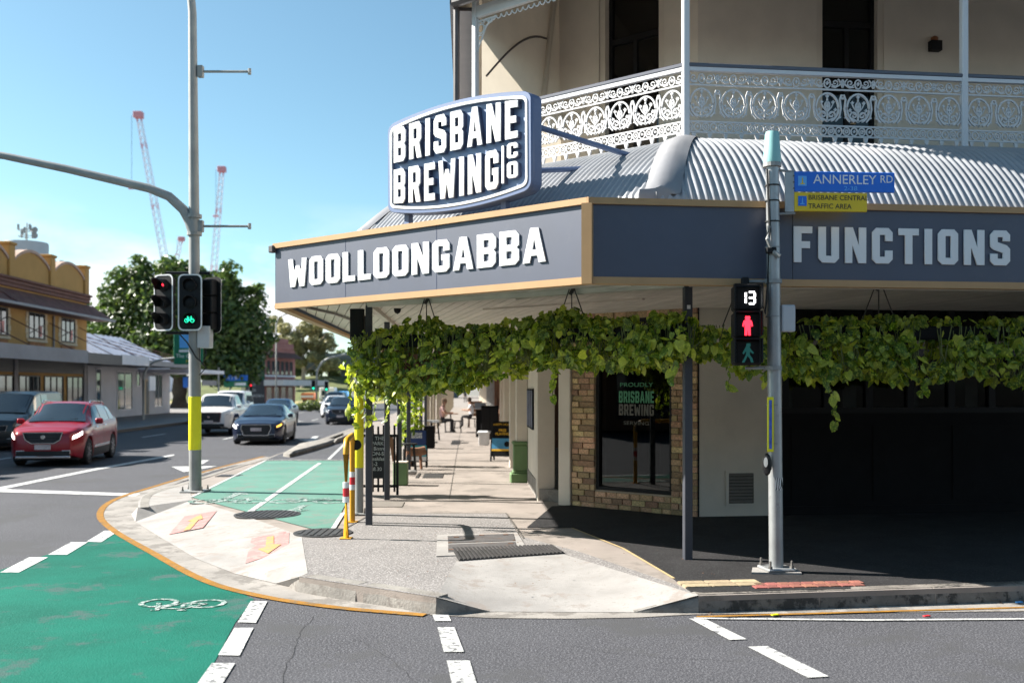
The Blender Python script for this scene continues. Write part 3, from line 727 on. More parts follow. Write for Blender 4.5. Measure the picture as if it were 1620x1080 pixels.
def lace_motif(w):
    b = MB()
    def rb(path, r=.0075, n=4): b.tube([(x, 0, z) for x, z in path], r*1.3, n, cap=False)
    def ring(cx, cz, rx, rz_, r=.0075, n=14, a0=0, a1=360): rb([(cx+rx*math.cos(R(a0+(a1-a0)*i/n)), cz+rz_*math.sin(R(a0+(a1-a0)*i/n))) for i in range(n+1)], r)
    def spiral(cx, cz, r0, a0, turns, sgn=1, r=.007, n=16):
        rb([(cx+sgn*r0*(1-.8*i/n)*math.cos(R(a0)+2*math.pi*turns*i/n), cz+r0*(1-.8*i/n)*math.sin(R(a0)+2*math.pi*turns*i/n)) for i in range(n+1)], r)
    def bud(cx, cz, s):
        b.add([(cx, -.012, cz+s*1.25), (cx+s*.45, -.008, cz+s*.35), (cx+s, -.01, cz+s*.55), (cx+s*.5, -.008, cz-s*.2), (cx, -.014, cz-s*.9), (cx-s*.5, -.008, cz-s*.2), (cx-s, -.01, cz+s*.55), (cx-s*.45, -.008, cz+s*.35)],
              [(0, 1, 3, 4, 5, 7), (1, 2, 3), (7, 5, 6)])
        b.add([(cx, .012, cz+s*1.25), (cx+s*.45, .008, cz+s*.35), (cx+s, .01, cz+s*.55), (cx+s*.5, .008, cz-s*.2), (cx, .014, cz-s*.9), (cx-s*.5, .008, cz-s*.2), (cx-s, .01, cz+s*.55), (cx-s*.45, .008, cz+s*.35)],
              [(0, 7, 5, 4, 3, 1), (1, 3, 2), (7, 6, 5)])
    h = w/2
    # frieze of scrolls under the handrail
    ring(0, .735, .038, .052); bud(0, .735, .026)
    for s in (-1, 1):
        spiral(s*.095, .745, .045, 200, 1.3, s); rb([(s*.05, .70), (s*.1, .69), (s*.15, .72), (s*h, .785)]); rb([(s*h, .69), (s*.15, .77), (s*.13, .79)])
        bud(s*h*.98, .735, .022)
    # the lyre with its bouquet
    ring(0, .455, .135, .165, .011, 26, -70, 250)
    for s in (-1, 1):
        spiral(s*.052, .372, .05, -60, 1.25, s, .009); rb([(0, .30), (s*.03, .315), (s*.075, .335)], .009)
        rb([(s*.10, .30), (s*.145, .35), (s*.165, .45), (s*.152, .55), (s*.172, .605), (s*h, .60)], .010); bud(s*.07, .515, .024); bud(s*.098, .43, .022)
        rb([(0, .40), (s*.05, .46), (s*.07, .50)], .006); rb([(0, .36), (s*.06, .40), (s*.095, .42)], .006); bud(s*.178, .565, .018); bud(s*.155, .345, .014)
    rb([(0, .29), (0, .40), (0, .56)], .009); bud(0, .585, .027); ring(0, .475, .028, .05, .009, 12); bud(0, .47, .03); bud(0, .42, .026)
    # chain of rings and the drops
    for k in range(4):
        x = -h+w*(k+.5)/4; ring(x, .185, .039, .046, .0075, 12)
        if k % 2: bud(x, .185, .02)
        else: ring(x, .185, .016, .02, .008, 6)
    for k in range(2):
        x = -h+w*(k+.5)/2; b.add([(x-.028, -.012, .112), (x+.028, -.012, .112), (x+.012, -.012, .06), (x, -.012, .035), (x-.012, -.012, .06), (x-.028, .012, .112), (x+.028, .012, .112), (x+.012, .012, .06), (x, .012, .035), (x-.012, .012, .06)],
              [(4, 3, 2, 1, 0), (5, 6, 7, 8, 9), (0, 1, 6, 5), (1, 2, 7, 6), (2, 3, 8, 7), (3, 4, 9, 8), (4, 0, 5, 9)])
    for z in (.663, .245, .125): b.box(-h, h, -.009, .009, z-.009, z+.009)
    return b.mesh('lace_panel', m_iron_w)
def balustrade(M, length, n):
    w = length/n; me = lace_motif(w)
    for i in range(n): inst(me, 'lace_panel', pub, M @ Matrix.Translation((w*(i+.5), 0, 0)))
    P(MB().bbox(0, length, -.035, .035, .86, .905, .008), 'handrail', m_railtop, M); P(MB().box(0, length, -.028, .028, .815, .858), 'top_rail', m_rail, M)
    P(MB().box(0, length, -.02, .02, .0, .033), 'bottom_rail', m_rail, M); P(MB().box(0, length, -.025, .025, -.10, -.068), 'edge_rail', m_rail, M)
    for i in range(int(n/2)+1): P(MB().box(i*2*w-.012+.1, i*2*w+.012+.1, -.012, .012, -.07, .002), 'rail_spacer', m_rail, M)
balustrade(MV_W, WLEN, 9)
for i in range(2): balustrade(MV_F @ Matrix.Translation((3.37*i, 0, 0)), 3.37, 9)
# verandah roof, valance, gutter, downpipe
ZR = 6.86
def off(M, x, y): return tuple((M @ Vector((x, y, 0))).to_2d())
rv = [off(MV_F, 12, -.28), off(MV_F, .12, -.28), off(MV_W, -.12, -.28), off(MV_S, -18, -.28)]
P(MB().add([p+(ZR+.17,) for p in rv]+[p+(8.9,) for p in back]+[p+(ZR+.24,) for p in rv]+[p+(8.97,) for p in back], [(i, i+1, 5+i, 4+i) for i in range(3)]+[(8+i, 12+i, 13+i, 9+i) for i in range(3)]+[(i, 8+i, 9+i, i+1) for i in range(3)]), 'verandah_ceiling', m_cream2)
for a, b_, nm in ((rv[0], rv[1], 0), (rv[1], rv[2], 1), (rv[2], rv[3], 2)):
    pth = [a + (ZR+.19,), b_ + (ZR+.19,)]
    P(MB().tube(pth, .07, 8), 'roof_gutter', m_gutterp)
for M, ln in ((MV_W, WLEN), (MV_F, 10.1)):
    P(MB().box(0, ln, -.03, .03, ZR-ZV+.02, ZR-ZV+.168), 'valance_beam', m_rail, M)
    b = MB(); n = int(ln/.09)
    for i in range(n):
        x = (i+.5)*ln/n; b.tube([(x+.04*math.cos(t*math.pi/5), 0, ZR-ZV+.0+.05*math.sin(t*math.pi/5)-.02) for t in range(5, 11)], .009, 4)
    P(b, 'valance_lace', m_iron_w, M)
P(MB().prism([off(MV_S, 0, -.27), off(MV_S, -18, -.27), off(MV_S, -18, .06), off(MV_S, 0, .06)], ZR+.12, ZR+.168), 'eave_lining', m_gutterp)
P(MB().box(-18, -.05, -.03, .03, ZR-ZV-.05, ZR-ZV+.118), 'valance_beam', m_gutterp, MV_S)
def bracket(M, s):
    b = MB(); z1 = ZR-ZV
    b.tube([(s*.04, 0, z1-.42), (s*.10, 0, z1-.30), (s*.20, 0, z1-.12), (s*.36, 0, z1-.02)], .012, 5)
    b.tube([(s*.04, 0, z1-.03), (s*.38, 0, z1-.03)], .010, 5); b.tube([(s*.05, 0, z1-.44), (s*.05, 0, z1)], .010, 5)
    for (x, z, r) in ((.10, -.14, .06), (.19, -.08, .045), (.09, -.26, .04), (.27, -.06, .03)):
        b.tube([(s*x+r*math.cos(t*math.pi/5), 0, z1+z+r*math.sin(t*math.pi/5)) for t in range(11)], .010, 4)
    P(b, 'lace_bracket', m_iron_w, M)
bracket(MV_W @ Matrix.Translation((0, 0, 0)), 1); bracket(MV_W @ Matrix.Translation((WLEN, 0, 0)), -1); bracket(MV_F, 1)
P(MB().tube([off(MV_W, -.16, -.2) + (7.2,), off(MV_W, -.16, -.2) + (ZV,)], .045, 8), 'downpipe', m_gutterp)
# canvas blind on the street side of the verandah, with its bowed seam and pole
m_canvas = mat('canvas_blind', (.66, .59, .49), .85, var=.06, scale=2, bump=.15, bscale=8, transl=.3)
ca, cb_ = Vector((-.41, 13.50)), Vector((.74, 15.31)); cl_ = (cb_-ca).length
MC = TR(ca.x, ca.y, ZV, math.atan2(cb_.y-ca.y, cb_.x-ca.x))
vsb, fsb = [], []
for i in range(13):
    for j in range(11):
        x = cl_*i/12; vsb.append((x, .03*math.sin(i*.9)*math.sin(j*.6), j*.42-.08))
for i in range(12):
    for j in range(10): fsb.append((i*11+j, (i+1)*11+j, (i+1)*11+j+1, i*11+j+1))
cb = P(MB().add(vsb, fsb), 'canvas_blind', m_canvas, MC, smooth='full')
MB().tube([(.05+i*.16, -.045, 1.45+.98*math.sin(i/10*1.5)) for i in range(11)], .016, 6).build('seam', m_gutterp, cb, MC)
MB().tube([(1.42, -.09, 1.1), (1.62, -.09, 2.1), (1.98, -.09, 3.9)], .045, 8).build('pole', m_canvas, cb, MC)

# walls: ground floor and upper floor
WY, FY = 4.39, 3.92
xcW, xcF = -1.24, 2.335
def wallbox(x0, x1, y, z0, z1, M, name='wall', m=None, th=.25): return P(MB().box(x0, x1, y, y+th, z0, z1), name, m or m_cream, M)
# upper chamfer wall with door
wallbox(-3.63, -2.90, WY, ZV-.1, 9.2, MW); wallbox(-1.78, xcW, WY, ZV-.1, 9.2, MW); wallbox(-2.90, -1.78, WY+.001, 7.85, 9.2, MW)
wallbox(xcF, 4.06, FY, ZV-.1, 9.2, MF); wallbox(5.06, 12, FY, ZV-.1, 9.2, MF); wallbox(4.06, 5.06, FY+.001, 7.9, 9.2, MF)
P(MB().box(-14, 0, 0, .25, 3.1, 9.0), 'wall', m_cream, MFac @ Matrix.Translation((-.1, 0, 0)))
P(MB().prism([off(MW, -3.60, WY+.02), off(MW, -3.3, WY+.2), FAC(17.0), FAC(15.6)], ZV-.1, 9.2), 'wall', m_cream)
def door(M, x0, x1, y, z0, z1, name='door'):
    d = P(MB().box(x0, x1, y+.16, y+.20, z0, z1), name, m_blackm, M)
    MB().box(x0-.09, x0, y+.02, y+.20, z0, z1+.09).build('door_frame', m_cream2, d, M); MB().box(x1, x1+.09, y+.02, y+.2, z0, z1+.09).build('door_frame', m_cream2, d, M)
    MB().box(x0-.001, x1+.001, y+.02, y+.2, z1+.001, z1+.092).build('door_frame', m_cream2, d, M)
    xm = (x0+x1)/2; zt = z0+(z1-z0)*.78
    for a, b_, c, e in ((x0+.07, xm-.04, z0+.25, zt-.07), (xm+.04, x1-.07, z0+.25, zt-.07), (x0+.07, x1-.07, zt+.05, z1-.06)):
        MB().box(a, b_, y+.148, y+.158, c, e).build('door_pane', m_glassd, d, M)
    for a, b_, c, e in ((x0, x1, zt-.05, zt+.03), (x0, x1, z0, z0+.2), (xm-.03, xm+.03, z0, zt), (x0, x0+.06, z0, z1), (x1-.06, x1, z0, z1)):
        MB().box(a, b_, y+.12, y+.1585, c, e+.0005).build('door_rail', m_black, d, M)
    MB().tube([(xm+.05, y+.10, z0+1.02), (xm+.12, y+.10, z0+1.02)], .012, 6).build('handle', m_gold, d, M)
    return d
door(MW, -2.80, -1.88, WY, ZV-.05, 7.75)
door(MF, 4.15, 4.97, FY, ZV-.05, 7.8)
lf = P(MB().box(5.72, 5.88, FY-.10, FY, 6.72, 6.86), 'wall_light', m_black, MF)
MB().lathe([(.05, 0), (.05, .05), (.02, .07)], (5.79, FY-.05, 6.86), 10).build('lamp_cap', mat('orange_cap', (.25, .09, .03), .5), lf, MF)
# ground floor chamfer: brick with the tall window
WX0, WX1, WZ0, WZ1 = -2.97, -1.66, .42, 2.95
xl = -3.39
P(MB().box(xl, WX0, WY+.02, WY+.3, .1, 3.08).box(WX1, xcW-.002, WY+.02, WY+.3, .1, 3.08).box(WX0, WX1, WY+.02, WY+.3, .1, WZ0).box(WX0, WX1, WY+.02, WY+.3, WZ1, 3.08), 'brick_wall', m_mortar, MW)
bwall = pub.children[-1] if False else [o for o in pub.children if o.name.startswith('brick_wall')][0]
me_br = MB().bbox(-.5, .5, -.5, .5, -.5, .5, .05).mesh('brick', m_brick)
random.seed(3)
def brick(x0, x1, z0, z1):
    inst(me_br, 'brick', bwall, MW @ Matrix.Translation(((x0+x1)/2, WY+.02+random.uniform(-.012, .01), (z0+z1)/2)) @ Matrix.Diagonal((x1-x0-.012, .07, z1-z0-.012, 1)))
def bricks(x0, x1, z0, z1, hgt=.088):
    n = max(1, round((z1-z0)/hgt)); h = (z1-z0)/n
    for r in range(n):
        x = x0; first = True
        while x < x1-.02:
            w = random.uniform(.15, .235) if not (first and r % 2) else random.uniform(.09, .15)
            first = False
            e = x+w
            if x1-e < .08: e = x1
            brick(x, e, z0+r*h, z0+(r+1)*h); x = e
bricks(xl, WX0, .14, 3.06); bricks(WX1, xcW, .14, 3.06); bricks(WX0, WX1, .14, WZ0-.02); bricks(WX0, WX1, WZ1, 3.06)
win = P(MB().box(WX0+.05, WX1-.05, WY+.075, WY+.085, WZ0+.05, WZ1-.05), 'window', m_glass, MW)
for a in ((WX0, WX0+.05, WZ0, WZ1), (WX1-.05, WX1, WZ0, WZ1), (WX0+.05, WX1-.05, WZ0, WZ0+.05), (WX0+.05, WX1-.05, WZ1-.05, WZ1)):
    MB().box(a[0], a[1], WY+.03, WY+.12, a[2], a[3]).build('window_frame', m_black, win, MW)
m_wgreen = mat('window_lettering_green', (.06, .25, .13), .6, var=.03)
m_wgold = mat('window_lettering_grey', (.10, .095, .08), .6, var=.03)
xm = -2.29
write('PROUDLY', .085, m_wgreen, win, MW, xm, WY+.070, 1.955, 'window_lettering', .0015, 'CENTER', 1.5)
block_word('BRISBANE', xm-.30, xm+.30, 1.72, .17, WY+.072, .003, m_wgreen, win, MW, 'window_lettering', bevel=0)
block_word('BREWING', xm-.30, xm+.30, 1.535, .165, WY+.072, .003, m_wgold, win, MW, 'window_lettering', bevel=0)
write('SERVING', .075, m_wgold, win, MW, xm, WY+.070, 1.40, 'window_lettering', .0015, 'CENTER', 1.5)
# dark rooms behind the glass
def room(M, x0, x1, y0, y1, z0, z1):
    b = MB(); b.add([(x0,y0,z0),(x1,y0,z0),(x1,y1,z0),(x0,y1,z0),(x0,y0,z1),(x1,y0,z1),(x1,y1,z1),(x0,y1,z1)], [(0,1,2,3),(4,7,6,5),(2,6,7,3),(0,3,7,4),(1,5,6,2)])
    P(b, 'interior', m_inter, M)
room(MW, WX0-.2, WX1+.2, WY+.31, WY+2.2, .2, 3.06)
# rendered corner column, entry recess with step
P(MB().bbox(-3.62, xl-.004, WY-.05, WY+.3, .14, 3.06, .01), 'corner_column', m_cream, MW)
P(MB().prism([(.80, 15.5), FAC(15.76), (FAC(15.76)[0]+.25, 15.9), (1.2, 15.9)], .14, .34), 'entry_step', m_kerbc)
P(MB().box(.05, .8, 0, .06, .34, 3.06), 'entry_door', m_black, TR(1.0, 16.2, 0, R(-100)))
# street wall, pier, pilaster with the green plinth, notice boards
P(MB().box(-7, -.35, 0, .25, .14, 3.07), 'wall', m_cream, MFac); P(MB().bbox(-.35, .0, -.03, .25, .14, 3.065, .01), 'wall_pier', m_cream, MFac)
P(MB().box(-13.5, -7, .03, .25, .14, 3.07), 'wall', m_cream, MFac)
P(MB().box(-7.01, -.36, -.012, 0, .14, .42), 'wall_base', m_kerbc, MFac)
for x in (-1.2, -1.75, -2.3):
    nb = P(MB().box(x-.46, x, -.03, .0, 1.22, 1.92), 'notice_frame', m_blackm, MFac)
    MB().box(x-.43, x-.03, -.036, -.029, 1.25, 1.89).build('poster', mat('poster_blue', (.10, .11, .17), .6, var=.5, scale=7), nb, MFac)
P(MB().bbox(-3.25, -3.0, -.22, .0, .6, 3.06, .015), 'pilaster', m_cream, MFac)
gp = P(MB().bbox(-3.32, -2.94, -.33, .0, .14, .33, .02).bbox(-3.30, -2.96, -.29, 0, .33, .37, .015).bbox(-3.28, -2.975, -.27, .0, .37, .86, .015).bbox(-3.30, -2.955, -.29, 0, .86, .93, .02), 'pilaster_plinth', m_greenp, MFac)
for x in (-6.4, -10.0, -13.0):
    P(MB().bbox(x-.25, x, -.2, .0, .15, 3.06, .015), 'pilaster', m_cream, MFac)
for x in (-5.0, -8.4, -11.6):
    d = P(MB().box(x-.9, x, -.02, .04, .3, 2.6), 'shopfront_window', m_black, MFac)
    MB().box(x-.82, x-.08, -.028, -.019, .9, 2.5).build('pane', m_glassd, d, MFac)
# Annerley side, ground: render with vent, then dark glazed frontage
P(MB().box(xcF+.02, 3.55, FY, FY+.25, .1, 3.08), 'wall', m_cream, MF)
P(MB().box(xcF+.005, xcF+.019, FY-.01, FY+.2, .1, 3.07), 'wall_joint', m_black, MF)
vt = P(MB().box(2.735, 3.175, FY-.02, FY, .30, .335).box(2.735, 3.175, FY-.02, FY, .755, .79).box(2.735, 2.775, FY-.02, FY, .335, .755).box(3.135, 3.175, FY-.02, FY, .335, .755), 'vent', m_cream, MF)
MB().box(2.775, 3.135, FY-.004, FY-.001, .335, .755).build('vent_back', m_blackm, vt, MF)
for i in range(9):
    z = .345+i*.046; MB().add([(2.775, FY-.018, z), (3.135, FY-.018, z), (3.135, FY-.005, z+.03), (2.775, FY-.005, z+.03), (2.775, FY-.018, z+.008), (3.135, FY-.018, z+.008), (3.135, FY-.005, z+.038), (2.775, FY-.005, z+.038)],
        [(0,3,2,1),(4,5,6,7),(0,1,5,4),(1,2,6,5),(2,3,7,6),(3,0,4,7)]).build('vent_slat', mat('vent_slat', (.16, .14, .12), .8) if i == 0 else MATS['vent_slat'], vt, MF)
P(MB().box(3.555, 12, FY+.02, FY+.2, .1, 1.58), 'dado_wall', m_blackm, MF)
P(MB().box(3.555, 12, FY-.02, FY+.22, 1.581, 1.66), 'window_ledge', m_black, MF)
for i in range(9):
    x = 3.6+i*.62
    P(MB().box(x-.05, x+.05, FY, FY+.1, 1.661, 3.07), 'mullion', m_black, MF)
    P(MB().box(x+.05, x+.57, FY+.05, FY+.058, 1.662, 3.06), 'window_pane', m_glassd, MF)
for i in range(4): P(MB().box(3.7+i*1.2, 4.75+i*1.2, FY+.008, FY+.022, .35, 1.4), 'dado_panel', m_blackm, MF)
P(MB().box(3.555, 12, FY-.01, FY+.02, .1, .28), 'dado_skirting', m_blackm, MF)
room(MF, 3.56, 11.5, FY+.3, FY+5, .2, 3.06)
# fittings under the soffit
sc_ = P(MB().lathe([(.05, 0), (.05, -.03), (.035, -.06), (.0, -.08)], (-1.6, 13.9, 3.045), 12), 'security_camera', m_black)
P(MB().tube([(-2.9, 12.85, 3.03), (-2.6, 14.5, 3.02), (-2.55, 16.5, 3.02)], .018, 6), 'conduit', m_gutterp)
P(MB().bbox(-.09, .09, -.05, .05, 2.55, 2.97, .01), 'switch_box', m_black, TR(-2.02, 13.0, 0, 0))

# ---------------------------------------------------------------- the big sign on the awning
MS = MW @ Matrix.Translation((-1.83, .14, 4.47))
sg = thing('roof_sign', 'large navy brewery sign with bulging edges and thick white letters above the corner awning', 'sign', MS)
HW, HH, BU = 1.06, .50, .095
def shield(hw, hh, bu, rc=.10, n=20):
    pts = []
    for i in range(n+1):
        x = -hw+rc+(2*hw-2*rc)*i/n; pts.append((x, hh+bu*(1-(x/hw)**2)))
    for k in range(1, 5):
        a = R(90-90*k/5); pts.append((hw-rc+rc*math.cos(a), hh-rc+rc*math.sin(a)+.012))
    for k in range(0, 5):
        a = R(-90*k/5); pts.append((hw-rc+rc*math.cos(a), -hh+rc+rc*math.sin(a)-.012))
    for i in range(n+1):
        x = hw-rc-(2*hw-2*rc)*i/n; pts.append((x, -hh-bu*(1-(x/hw)**2)))
    for k in range(1, 5):
        a = R(-90-90*k/5); pts.append((-hw+rc+rc*math.cos(a), -hh+rc+rc*math.sin(a)-.012))
    for k in range(0, 5):
        a = R(180-90*k/5); pts.append((-hw+rc+rc*math.cos(a), hh-rc+rc*math.sin(a)+.012))
    return pts
m_signf = mat('sign_face_blue', (.15, .215, .37), .5, var=.04, scale=2, spec=1.0)
m_signs = mat('sign_body_blue', (.095, .14, .26), .5, var=.05, scale=2)
MB().xprism(shield(HW, HH, BU), 0, .13).build('sign_body', m_signs, sg, MS)
inst(curve_mesh('rim', [shield(HW-.004, HH-.004, BU), shield(HW-.05, HH-.05, BU, .08)], .025, m_signs, .004), 'rim', sg, MS @ Matrix.Translation((0, -.018, 0)) @ UPRIGHT)
inst(curve_mesh('white_line', [shield(HW-.045, HH-.045, BU, .08), shield(HW-.07, HH-.07, BU, .07)], .012, m_letter, .002), 'white_line', sg, MS @ Matrix.Translation((0, -.042, 0)) @ UPRIGHT)
MB().xprism(shield(HW-.06, HH-.06, BU, .07), -.004, .01).build('sign_face', m_signf, sg, MS)
def warp_top(x, z): return z + .055*(1-(x/HW)**2)*(z/.42)
for dep, m, y, bev in ((.055, m_lside, -.006, 0), (.012, m_letter, -.0615, .002)):
    nm = 'letter' if m is m_letter else 'letter_return'
    block_word('BRISBANE', -.93, .90, .045, .37, y, dep, m, sg, MS, nm, warp_top, .21, bev)
    block_word('BREWING', -.93, .64, -.405, .37, y, dep, m, sg, MS, nm, warp_top, .21, bev)
    block_word('C', .76, .90, -.155, .155, y, dep, m, sg, MS, nm, None, .1, bev)
    block_word('O', .76, .90, -.36, .165, y, dep, m, sg, MS, nm, None, .1, bev)
    inst(curve_mesh('divider', [[(.685, -.40), (.715, -.40), (.715, -.01), (.685, -.01)]], dep/2, m, 0), 'divider', sg, MS @ Matrix.Translation((0, y-dep/2, 0)) @ UPRIGHT)
for x in (-.83, .62): MB().box(x-.035, x+.035, .03, .10, -.78, -.45).build('sign_leg', m_signs, sg, MS)
for x, z in ((.9, .22), (.45, -.22)):
    MB().tube([(x, .12, z), (x+.62, 1.5, -.02)], .03, 8).build('stay', m_signs, sg, MS)

# ---------------------------------------------------------------- hanging plants under the awning
def leaf_mat(name, a, b, tr=.45):
    m = bpy.data.materials.new(name); m.use_nodes = True; n, l = m.node_tree.nodes, m.node_tree.links
    p = n['Principled BSDF']; out = n['Material Output']; p.inputs['Roughness'].default_value = .38; p.inputs['Specular IOR Level'].default_value = .45
    oi = n.new('ShaderNodeObjectInfo'); ge = n.new('ShaderNodeNewGeometry'); ad = n.new('ShaderNodeMath'); ad.operation = 'ADD'
    l.new(oi.outputs['Random'], ad.inputs[0]); l.new(ge.outputs['Random Per Island'], ad.inputs[1])
    fr = n.new('ShaderNodeMath'); fr.operation = 'FRACT'; l.new(ad.outputs[0], fr.inputs[0])
    cr_ = n.new('ShaderNodeValToRGB'); e = cr_.color_ramp.elements
    e[0].position = 0; e[0].color = tuple(x*.55 for x in a)+(1,); e[1].position = 1; e[1].color = tuple(b)+(1,)
    q = e.new(.45); q.color = tuple(a)+(1,); q = e.new(.8); q.color = tuple((x+y)/2 for x, y in zip(a, b))+(1,)
    l.new(fr.outputs[0], cr_.inputs[0])
    t = n.new('ShaderNodeTexCoord'); z = n.new('ShaderNodeTexNoise'); z.inputs['Scale'].default_value = 38; z.inputs['Detail'].default_value = 2
    l.new(t.outputs['Object'], z.inputs['Vector'])
    k = n.new('ShaderNodeMapRange'); k.inputs[1].default_value = .5; k.inputs[2].default_value = .68; l.new(z.outputs[0], k.inputs[0])
    x = n.new('ShaderNodeMix'); x.data_type = 'RGBA'; x.inputs[7].default_value = tuple(min(1, v*1.5) for v in b)+(1,)
    k2 = n.new('ShaderNodeMath'); k2.operation = 'MULTIPLY'; k2.inputs[1].default_value = .55; l.new(k.outputs[0], k2.inputs[0])
    l.new(k2.outputs[0], x.inputs[0]); l.new(cr_.outputs[0], x.inputs[6]); l.new(x.outputs[2], p.inputs['Base Color'])
    tr_ = n.new('ShaderNodeBsdfTranslucent'); h = n.new('ShaderNodeHueSaturation'); h.inputs['Value'].default_value = 1.9; h.inputs['Saturation'].default_value = 1.1
    l.new(x.outputs[2], h.inputs['Color']); l.new(h.outputs[0], tr_.inputs[0])
    mx = n.new('ShaderNodeMixShader'); mx.inputs[0].default_value = tr; l.new(p.outputs[0], mx.inputs[1]); l.new(tr_.outputs[0], mx.inputs[2]); l.new(mx.outputs[0], out.inputs[0])
    MATS[name] = m; return m
m_leaf = leaf_mat('pothos_leaf', (.10, .175, .022), (.52, .55, .09), .48)
m_dry = mat('dry_leaf', (.13, .055, .02), .9, var=.3)
m_stem = mat('plant_stem', (.14, .16, .05), .8)
m_wire = mat('hanger_wire', (.05, .045, .04), .6)
# heart-shaped leaf, folded along its midrib, tip towards -z, face to -y
LV = [(0, 0, .0), (0, -.012, -.05), (0, -.006, -.10), (0, .012, -.15), (.035, -.004, .018), (.058, .008, -.02), (.055, .012, -.065), (.032, .012, -.112), (-.035, -.004, .018), (-.058, .008, -.02), (-.055, .012, -.065), (-.032, .012, -.112)]
LFc = [(0, 1, 5, 4), (1, 2, 6, 5), (2, 3, 7, 6), (0, 8, 9, 1), (1, 9, 10, 2), (2, 10, 11, 3)]
me_leaf = MB().add(LV, LFc).mesh('leaf', m_leaf, smooth='full')
def leaf_matrix(p, yaw, pitch, roll, s):
    return Matrix.Translation(p) @ Matrix.Rotation(yaw, 4, 'Z') @ Matrix.Rotation(pitch, 4, 'X') @ Matrix.Rotation(roll, 4, 'Y') @ Matrix.Scale(s, 4)
def lerp_tab(tab, t):
    if t <= tab[0][0]: return tab[0][1]
    for a, b in zip(tab, tab[1:]):
        if t <= b[0]: return a[1]+(b[1]-a[1])*(t-a[0])/(b[0]-a[0])
    return tab[-1][1]
def planter(label, a, b, top, bot, n_all, n_single, face, hang, seed, depth=.24, trails=(), dry=0, troughs=True, base=.0):
    rnd = random.Random(seed)
    a, b = Vector(a), Vector(b); d = (b-a); ln = d.length; dn = d.normalized(); out = Vector((dn.y, -dn.x))
    if out.y > 0: out = -out
    mid = (a+b)/2
    t = thing('hanging_planter', label, 'hanging plant', TR(mid.x, mid.y, 2.5), 'pothos planters hung under the awning')
    rz = math.atan2(d.y, d.x)
    M = TR(a.x, a.y, 0, rz)
    if troughs: MB().bbox(.1, ln-.1, -.09, .09, 2.45, 2.60, .02).build('trough', m_blackm, t, M)
    wire = MB()
    for h in hang:
        p = a+d*h
        for s in (-.22, 0, .22): wire.tube([(p.x+dn.x*s*.15, p.y+dn.y*s*.15, 3.045), (p.x+dn.x*s, p.y+dn.y*s, 2.58)], .007, 5)
        wire.tube([(p.x-.02, p.y, 2.98), (p.x+.02, p.y, 3.05)], .02, 6)
    wire.build('hanger', m_wire, t, I4)
    cand = []
    for i in range(n_all):
        f = rnd.random(); zt, zb = lerp_tab(top, f), lerp_tab(bot, f)
        ragged = .10*mnoise.noise(Vector((f*9, seed, 0)))
        q = rnd.random(); z = zt+(zb+ragged-zt)*q**.85
        if mnoise.noise(Vector((f*ln*3.2, z*3.6, seed*1.7))) < -.12 and rnd.random() < .85: continue
        prof = math.sin(math.pi*min(1, .12+.88*(1-q)))   # bulge in the middle
        dd = (rnd.random()*2-1); dd = math.copysign(abs(dd)**.55, dd)
        y = dd*depth*(.45+.75*prof)
        p = a+d*f+out*y
        yaw = math.atan2(out.y, out.x)+math.pi/2 + (0 if y > -.02 else math.pi)+rnd.gauss(0, .65)
        cand.append((y, Vector((p.x, p.y, z)), yaw, rnd.gauss(-.25, .6), rnd.gauss(0, .7), rnd.choice((.32, .42, .5, .58, .65, .75, .9))))
    for (f, z0, z1, k) in trails:
        x = 0; p0 = a+d*f+out*depth*.8; pts = []
        for i in range(k):
            z = z0+(z1-z0)*i/(k-1); x += rnd.gauss(0, .02); p = p0+dn*x; pts.append((p.x, p.y, z))
            cand.append((.9, Vector((p.x, p.y, z)), math.atan2(out.y, out.x)+math.pi/2+rnd.gauss(0, .8), rnd.gauss(-.2, .4), rnd.gauss(0, .9), rnd.choice((.45, .6, .75))))
        MB().tube(pts, .005, 5).build('trailing_stem', m_stem, t, I4)
    cand.sort(key=lambda c: -c[0])
    fol = MB()
    front = [c for c in cand if c[0] > depth*.35]; rnd.shuffle(front)
    single = set(id(c) for c in front[:n_single])
    for c in cand:
        Mx = leaf_matrix(*c[1:])
        if id(c) in single: inst(me_leaf, 'leaf', t, Mx)
        else: fol.add([Mx @ Vector(v) for v in LV], LFc)
    st = MB()
    for i in range(int(n_all/16)):
        f = rnd.random(); p = a+d*f+out*rnd.uniform(-depth, depth)*.7; zb = lerp_tab(bot, f)
        st.tube([(p.x, p.y, 2.6), (p.x+rnd.gauss(0, .06), p.y+out.y*.05, 2.3), (p.x+rnd.gauss(0, .1), p.y, zb+.05)], .006, 4)
    st.build('stems', m_stem, t, I4)['kind'] = 'stuff'
    o = fol.build('foliage', m_leaf, t, I4, smooth='full'); o['kind'] = 'stuff'
    if dry:
        db = MB()
        for i in range(dry):
            f = rnd.gauss(.5, .08); z = rnd.uniform(2.0, 2.45); p = a+d*f+out*rnd.uniform(.5, 1)*depth
            Mx = leaf_matrix((p.x, p.y, z), rnd.random()*6, rnd.gauss(0, .8), rnd.gauss(0, .8), .5); db.add([Mx @ Vector(v) for v in LV], LFc)
        db.build('dry_leaves', m_dry, t, I4)['kind'] = 'stuff'
    return t
PB2 = PB + (PB-PA).normalized()*.18
mid = PA.lerp(PB, .47); outw = Vector((-.637, -.77))
